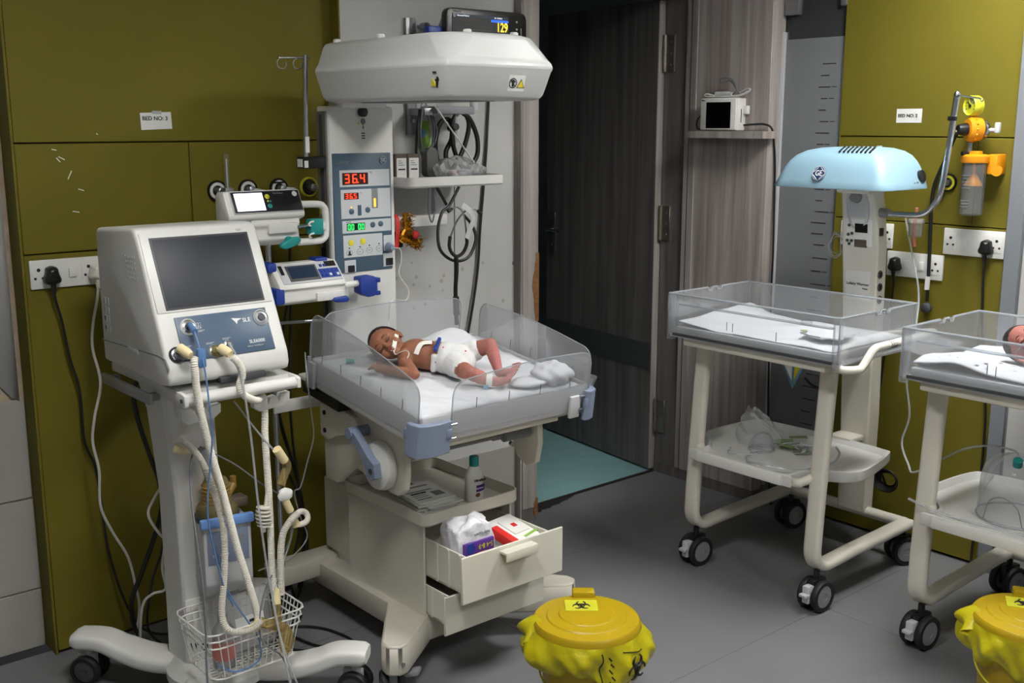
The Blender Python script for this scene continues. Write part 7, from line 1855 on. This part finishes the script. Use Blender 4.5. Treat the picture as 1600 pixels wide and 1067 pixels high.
# ================================================================ yellow waste bins
def biohazard(b, m, r):
    """three open rings round a small ring, drawn in the plane of matrix m"""
    for k in range(3):
        a0 = math.pi / 2 + k * 2 * math.pi / 3
        cx, cy = r * 0.52 * math.cos(a0), r * 0.52 * math.sin(a0)
        pts = []
        for j in range(15):
            t = a0 + R(28) + R(304) * j / 14 - math.pi * 0 
            pts.append(m @ Vector((cx + r * 0.46 * math.cos(t), cy + r * 0.46 * math.sin(t), 0)))
        b.tube(pts, lambda t: r * (0.05 + 0.08 * math.sin(math.pi * t)), 5, 0)
    b.tube([m @ Vector((r * 0.36 * math.cos(k * math.pi / 8), r * 0.36 * math.sin(k * math.pi / 8), 0)) for k in range(16)], r * 0.055, 5, 0, closed=True)
    return b
def waste_bin(c, label, rot, seedv):
    x, y = c
    t = thing('waste_bin', label, 'bin', (x, y, 0), group='yellow biohazard bins')
    obj('bucket', B().lathe([(0.105, 0.0), (0.112, 0.004), (0.128, 0.26), (0.140, 0.285), (0.136, 0.29), (0.124, 0.262), (0.108, 0.010)], (x, y, 0), (0, 0, 1), 40), 'bin_yellow', t)
    ld = obj('lid', B().lathe([(0.140, 0.286), (0.149, 0.290), (0.149, 0.312), (0.143, 0.320), (0.112, 0.323), (0.108, 0.327), (0.078, 0.329), (0.075, 0.332), (0.005, 0.333)], (x, y, 0), (0, 0, 1), 48), 'bin_yellow', t)
    fr = Matrix.Translation((x, y, 0)) @ Matrix.Rotation(rot, 4, 'Z')
    obj('lid_tab', B().box(-0.032, 0.032, 0.120, 0.160, 0.305, 0.338, 0.006, m=fr), 'bin_yellow', ld)
    stm = fr @ Matrix.Translation((-0.012, 0.045, 0.3335))
    obj('sticker', B().box(-0.045, 0.045, -0.035, 0.035, -0.001, 0.0008, m=stm), 'gauge_yellow', ld)
    obj('biohazard_mark', biohazard(B(), stm @ Matrix.Translation((0, -0.002, 0.0012)), 0.026), 'ink', ld)
    # bag folded over the rim: skirt with folds and a ragged hem
    def bag(u, v):
        a = u * 2 * math.pi
        low = 0.185 + 0.022 * math.sin(2 * a + seedv + 0.8) + 0.016 * math.sin(5 * a + seedv * 2) + 0.008 * math.sin(11 * a)
        z = 0.300 - (0.300 - low) * v
        bulge = math.sin(math.pi * min(1, v * 0.95)) * (0.026 + 0.014 * math.sin(2 * a + 2.2 + seedv) + 0.007 * math.sin(7 * a))
        tri_ = lambda t: abs((t / math.pi) % 2 - 1) * 2 - 1
        fold = (0.007 * tri_(9 * a + 5 * v + seedv) + 0.006 * tri_(17 * a - 9 * v) + 0.004 * tri_(6 * v + 3 * a)) * v ** 0.6
        r = 0.150 - 0.010 * v + bulge + fold
        if v > 0.85: r -= 0.02 * (v - 0.85) / 0.15
        return (x + r * math.cos(a), y + r * math.sin(a), z)
    sk = obj('bag_skirt', B().grid(bag, 120, 22), 'bag_yellow', t, ang=70)
    ear = B().grid(lambda u, v: tuple(fr @ Vector((-0.135 - 0.045 * math.sin(math.pi * v) + 0.012 * math.sin(9 * u), -0.02 + 0.13 * (u - 0.3), 0.255 + 0.075 * v * math.sin(math.pi * min(1, u + 0.12)) ))), 14, 8)
    obj('bag_fold', ear, 'bag_yellow', t, ang=70)
    def on_bag(a, v, off=0.003):
        p = Vector(bag((a / (2 * math.pi)) % 1, v)); d_ = Vector((math.cos(a), math.sin(a), 0))
        return p + d_ * off
    ac = math.atan2(-y, -x)          # side that faces into the room
    aa = ac + R(52)
    pm = Matrix.Translation(on_bag(aa, 0.52, 0.004)) @ Matrix((Vector((-math.sin(aa), math.cos(aa), 0)), Vector((0, 0, 1)), Vector((math.cos(aa), math.sin(aa), 0)))).transposed().to_4x4()
    obj('bag_biohazard', biohazard(B(), pm, 0.038), 'ink', sk)
    obj('bag_print', B().tube([on_bag(ac + R(16 + 1.5 * math.sin(k)), 0.12 + 0.085 * k, 0.0015) for k in range(10)], 0.0018, 5, 3), 'ink', sk)
    obj('bag_print', B().tube([on_bag(ac + R(38) + 0.06 * k, 0.12 + 0.02 * k, 0.0015) for k in range(9)], 0.0014, 5, 3), 'ink', sk)
    for k in range(5):
        obj('bag_lettering', B().tube([on_bag(ac + R(24 + 2 * (k % 2)), 0.2 + 0.11 * k, 0.0015), on_bag(ac + R(27 + 2 * (k % 2)), 0.25 + 0.11 * k, 0.0015)], 0.002, 5, 0), 'ink', sk)
    lm_ = Matrix.Translation((x + 0.1205 * math.cos(ac), y + 0.1205 * math.sin(ac), 0.10)) @ Matrix((Vector((-math.sin(ac), math.cos(ac), 0)), Vector((math.cos(ac), math.sin(ac), 0)) * -1, Vector((0, 0, 1)))).transposed().to_4x4()
    lb = obj('bucket_label', B().box(-0.034, 0.034, -0.004, 0.004, -0.03, 0.022, m=lm_), 'paper', t)
    obj('label_print', B().box(-0.030, 0.030, -0.0048, -0.003, 0.004, 0.018, m=lm_).box(-0.030, 0.030, -0.0048, -0.003, -0.026, -0.004, m=lm_), 'red_print', lb)
    obj('carry_wire', B().tube([(x + 0.132 * math.cos(ac + b_), y + 0.132 * math.sin(ac + b_), 0.20 - 0.07 * math.cos(b_ * 0.9)) for b_ in [-1.5 + 0.3 * k for k in range(11)]], 0.0028, 6, 3), 'gauge_yellow', t)
    return t
waste_bin((1.965, 1.985), 'yellow lidded biohazard bin with yellow bag in front of the warmer', R(-40.5), 0.6)
waste_bin((2.905, 1.200), 'yellow biohazard bin cut off at the lower right picture edge', R(-60), 2.4)
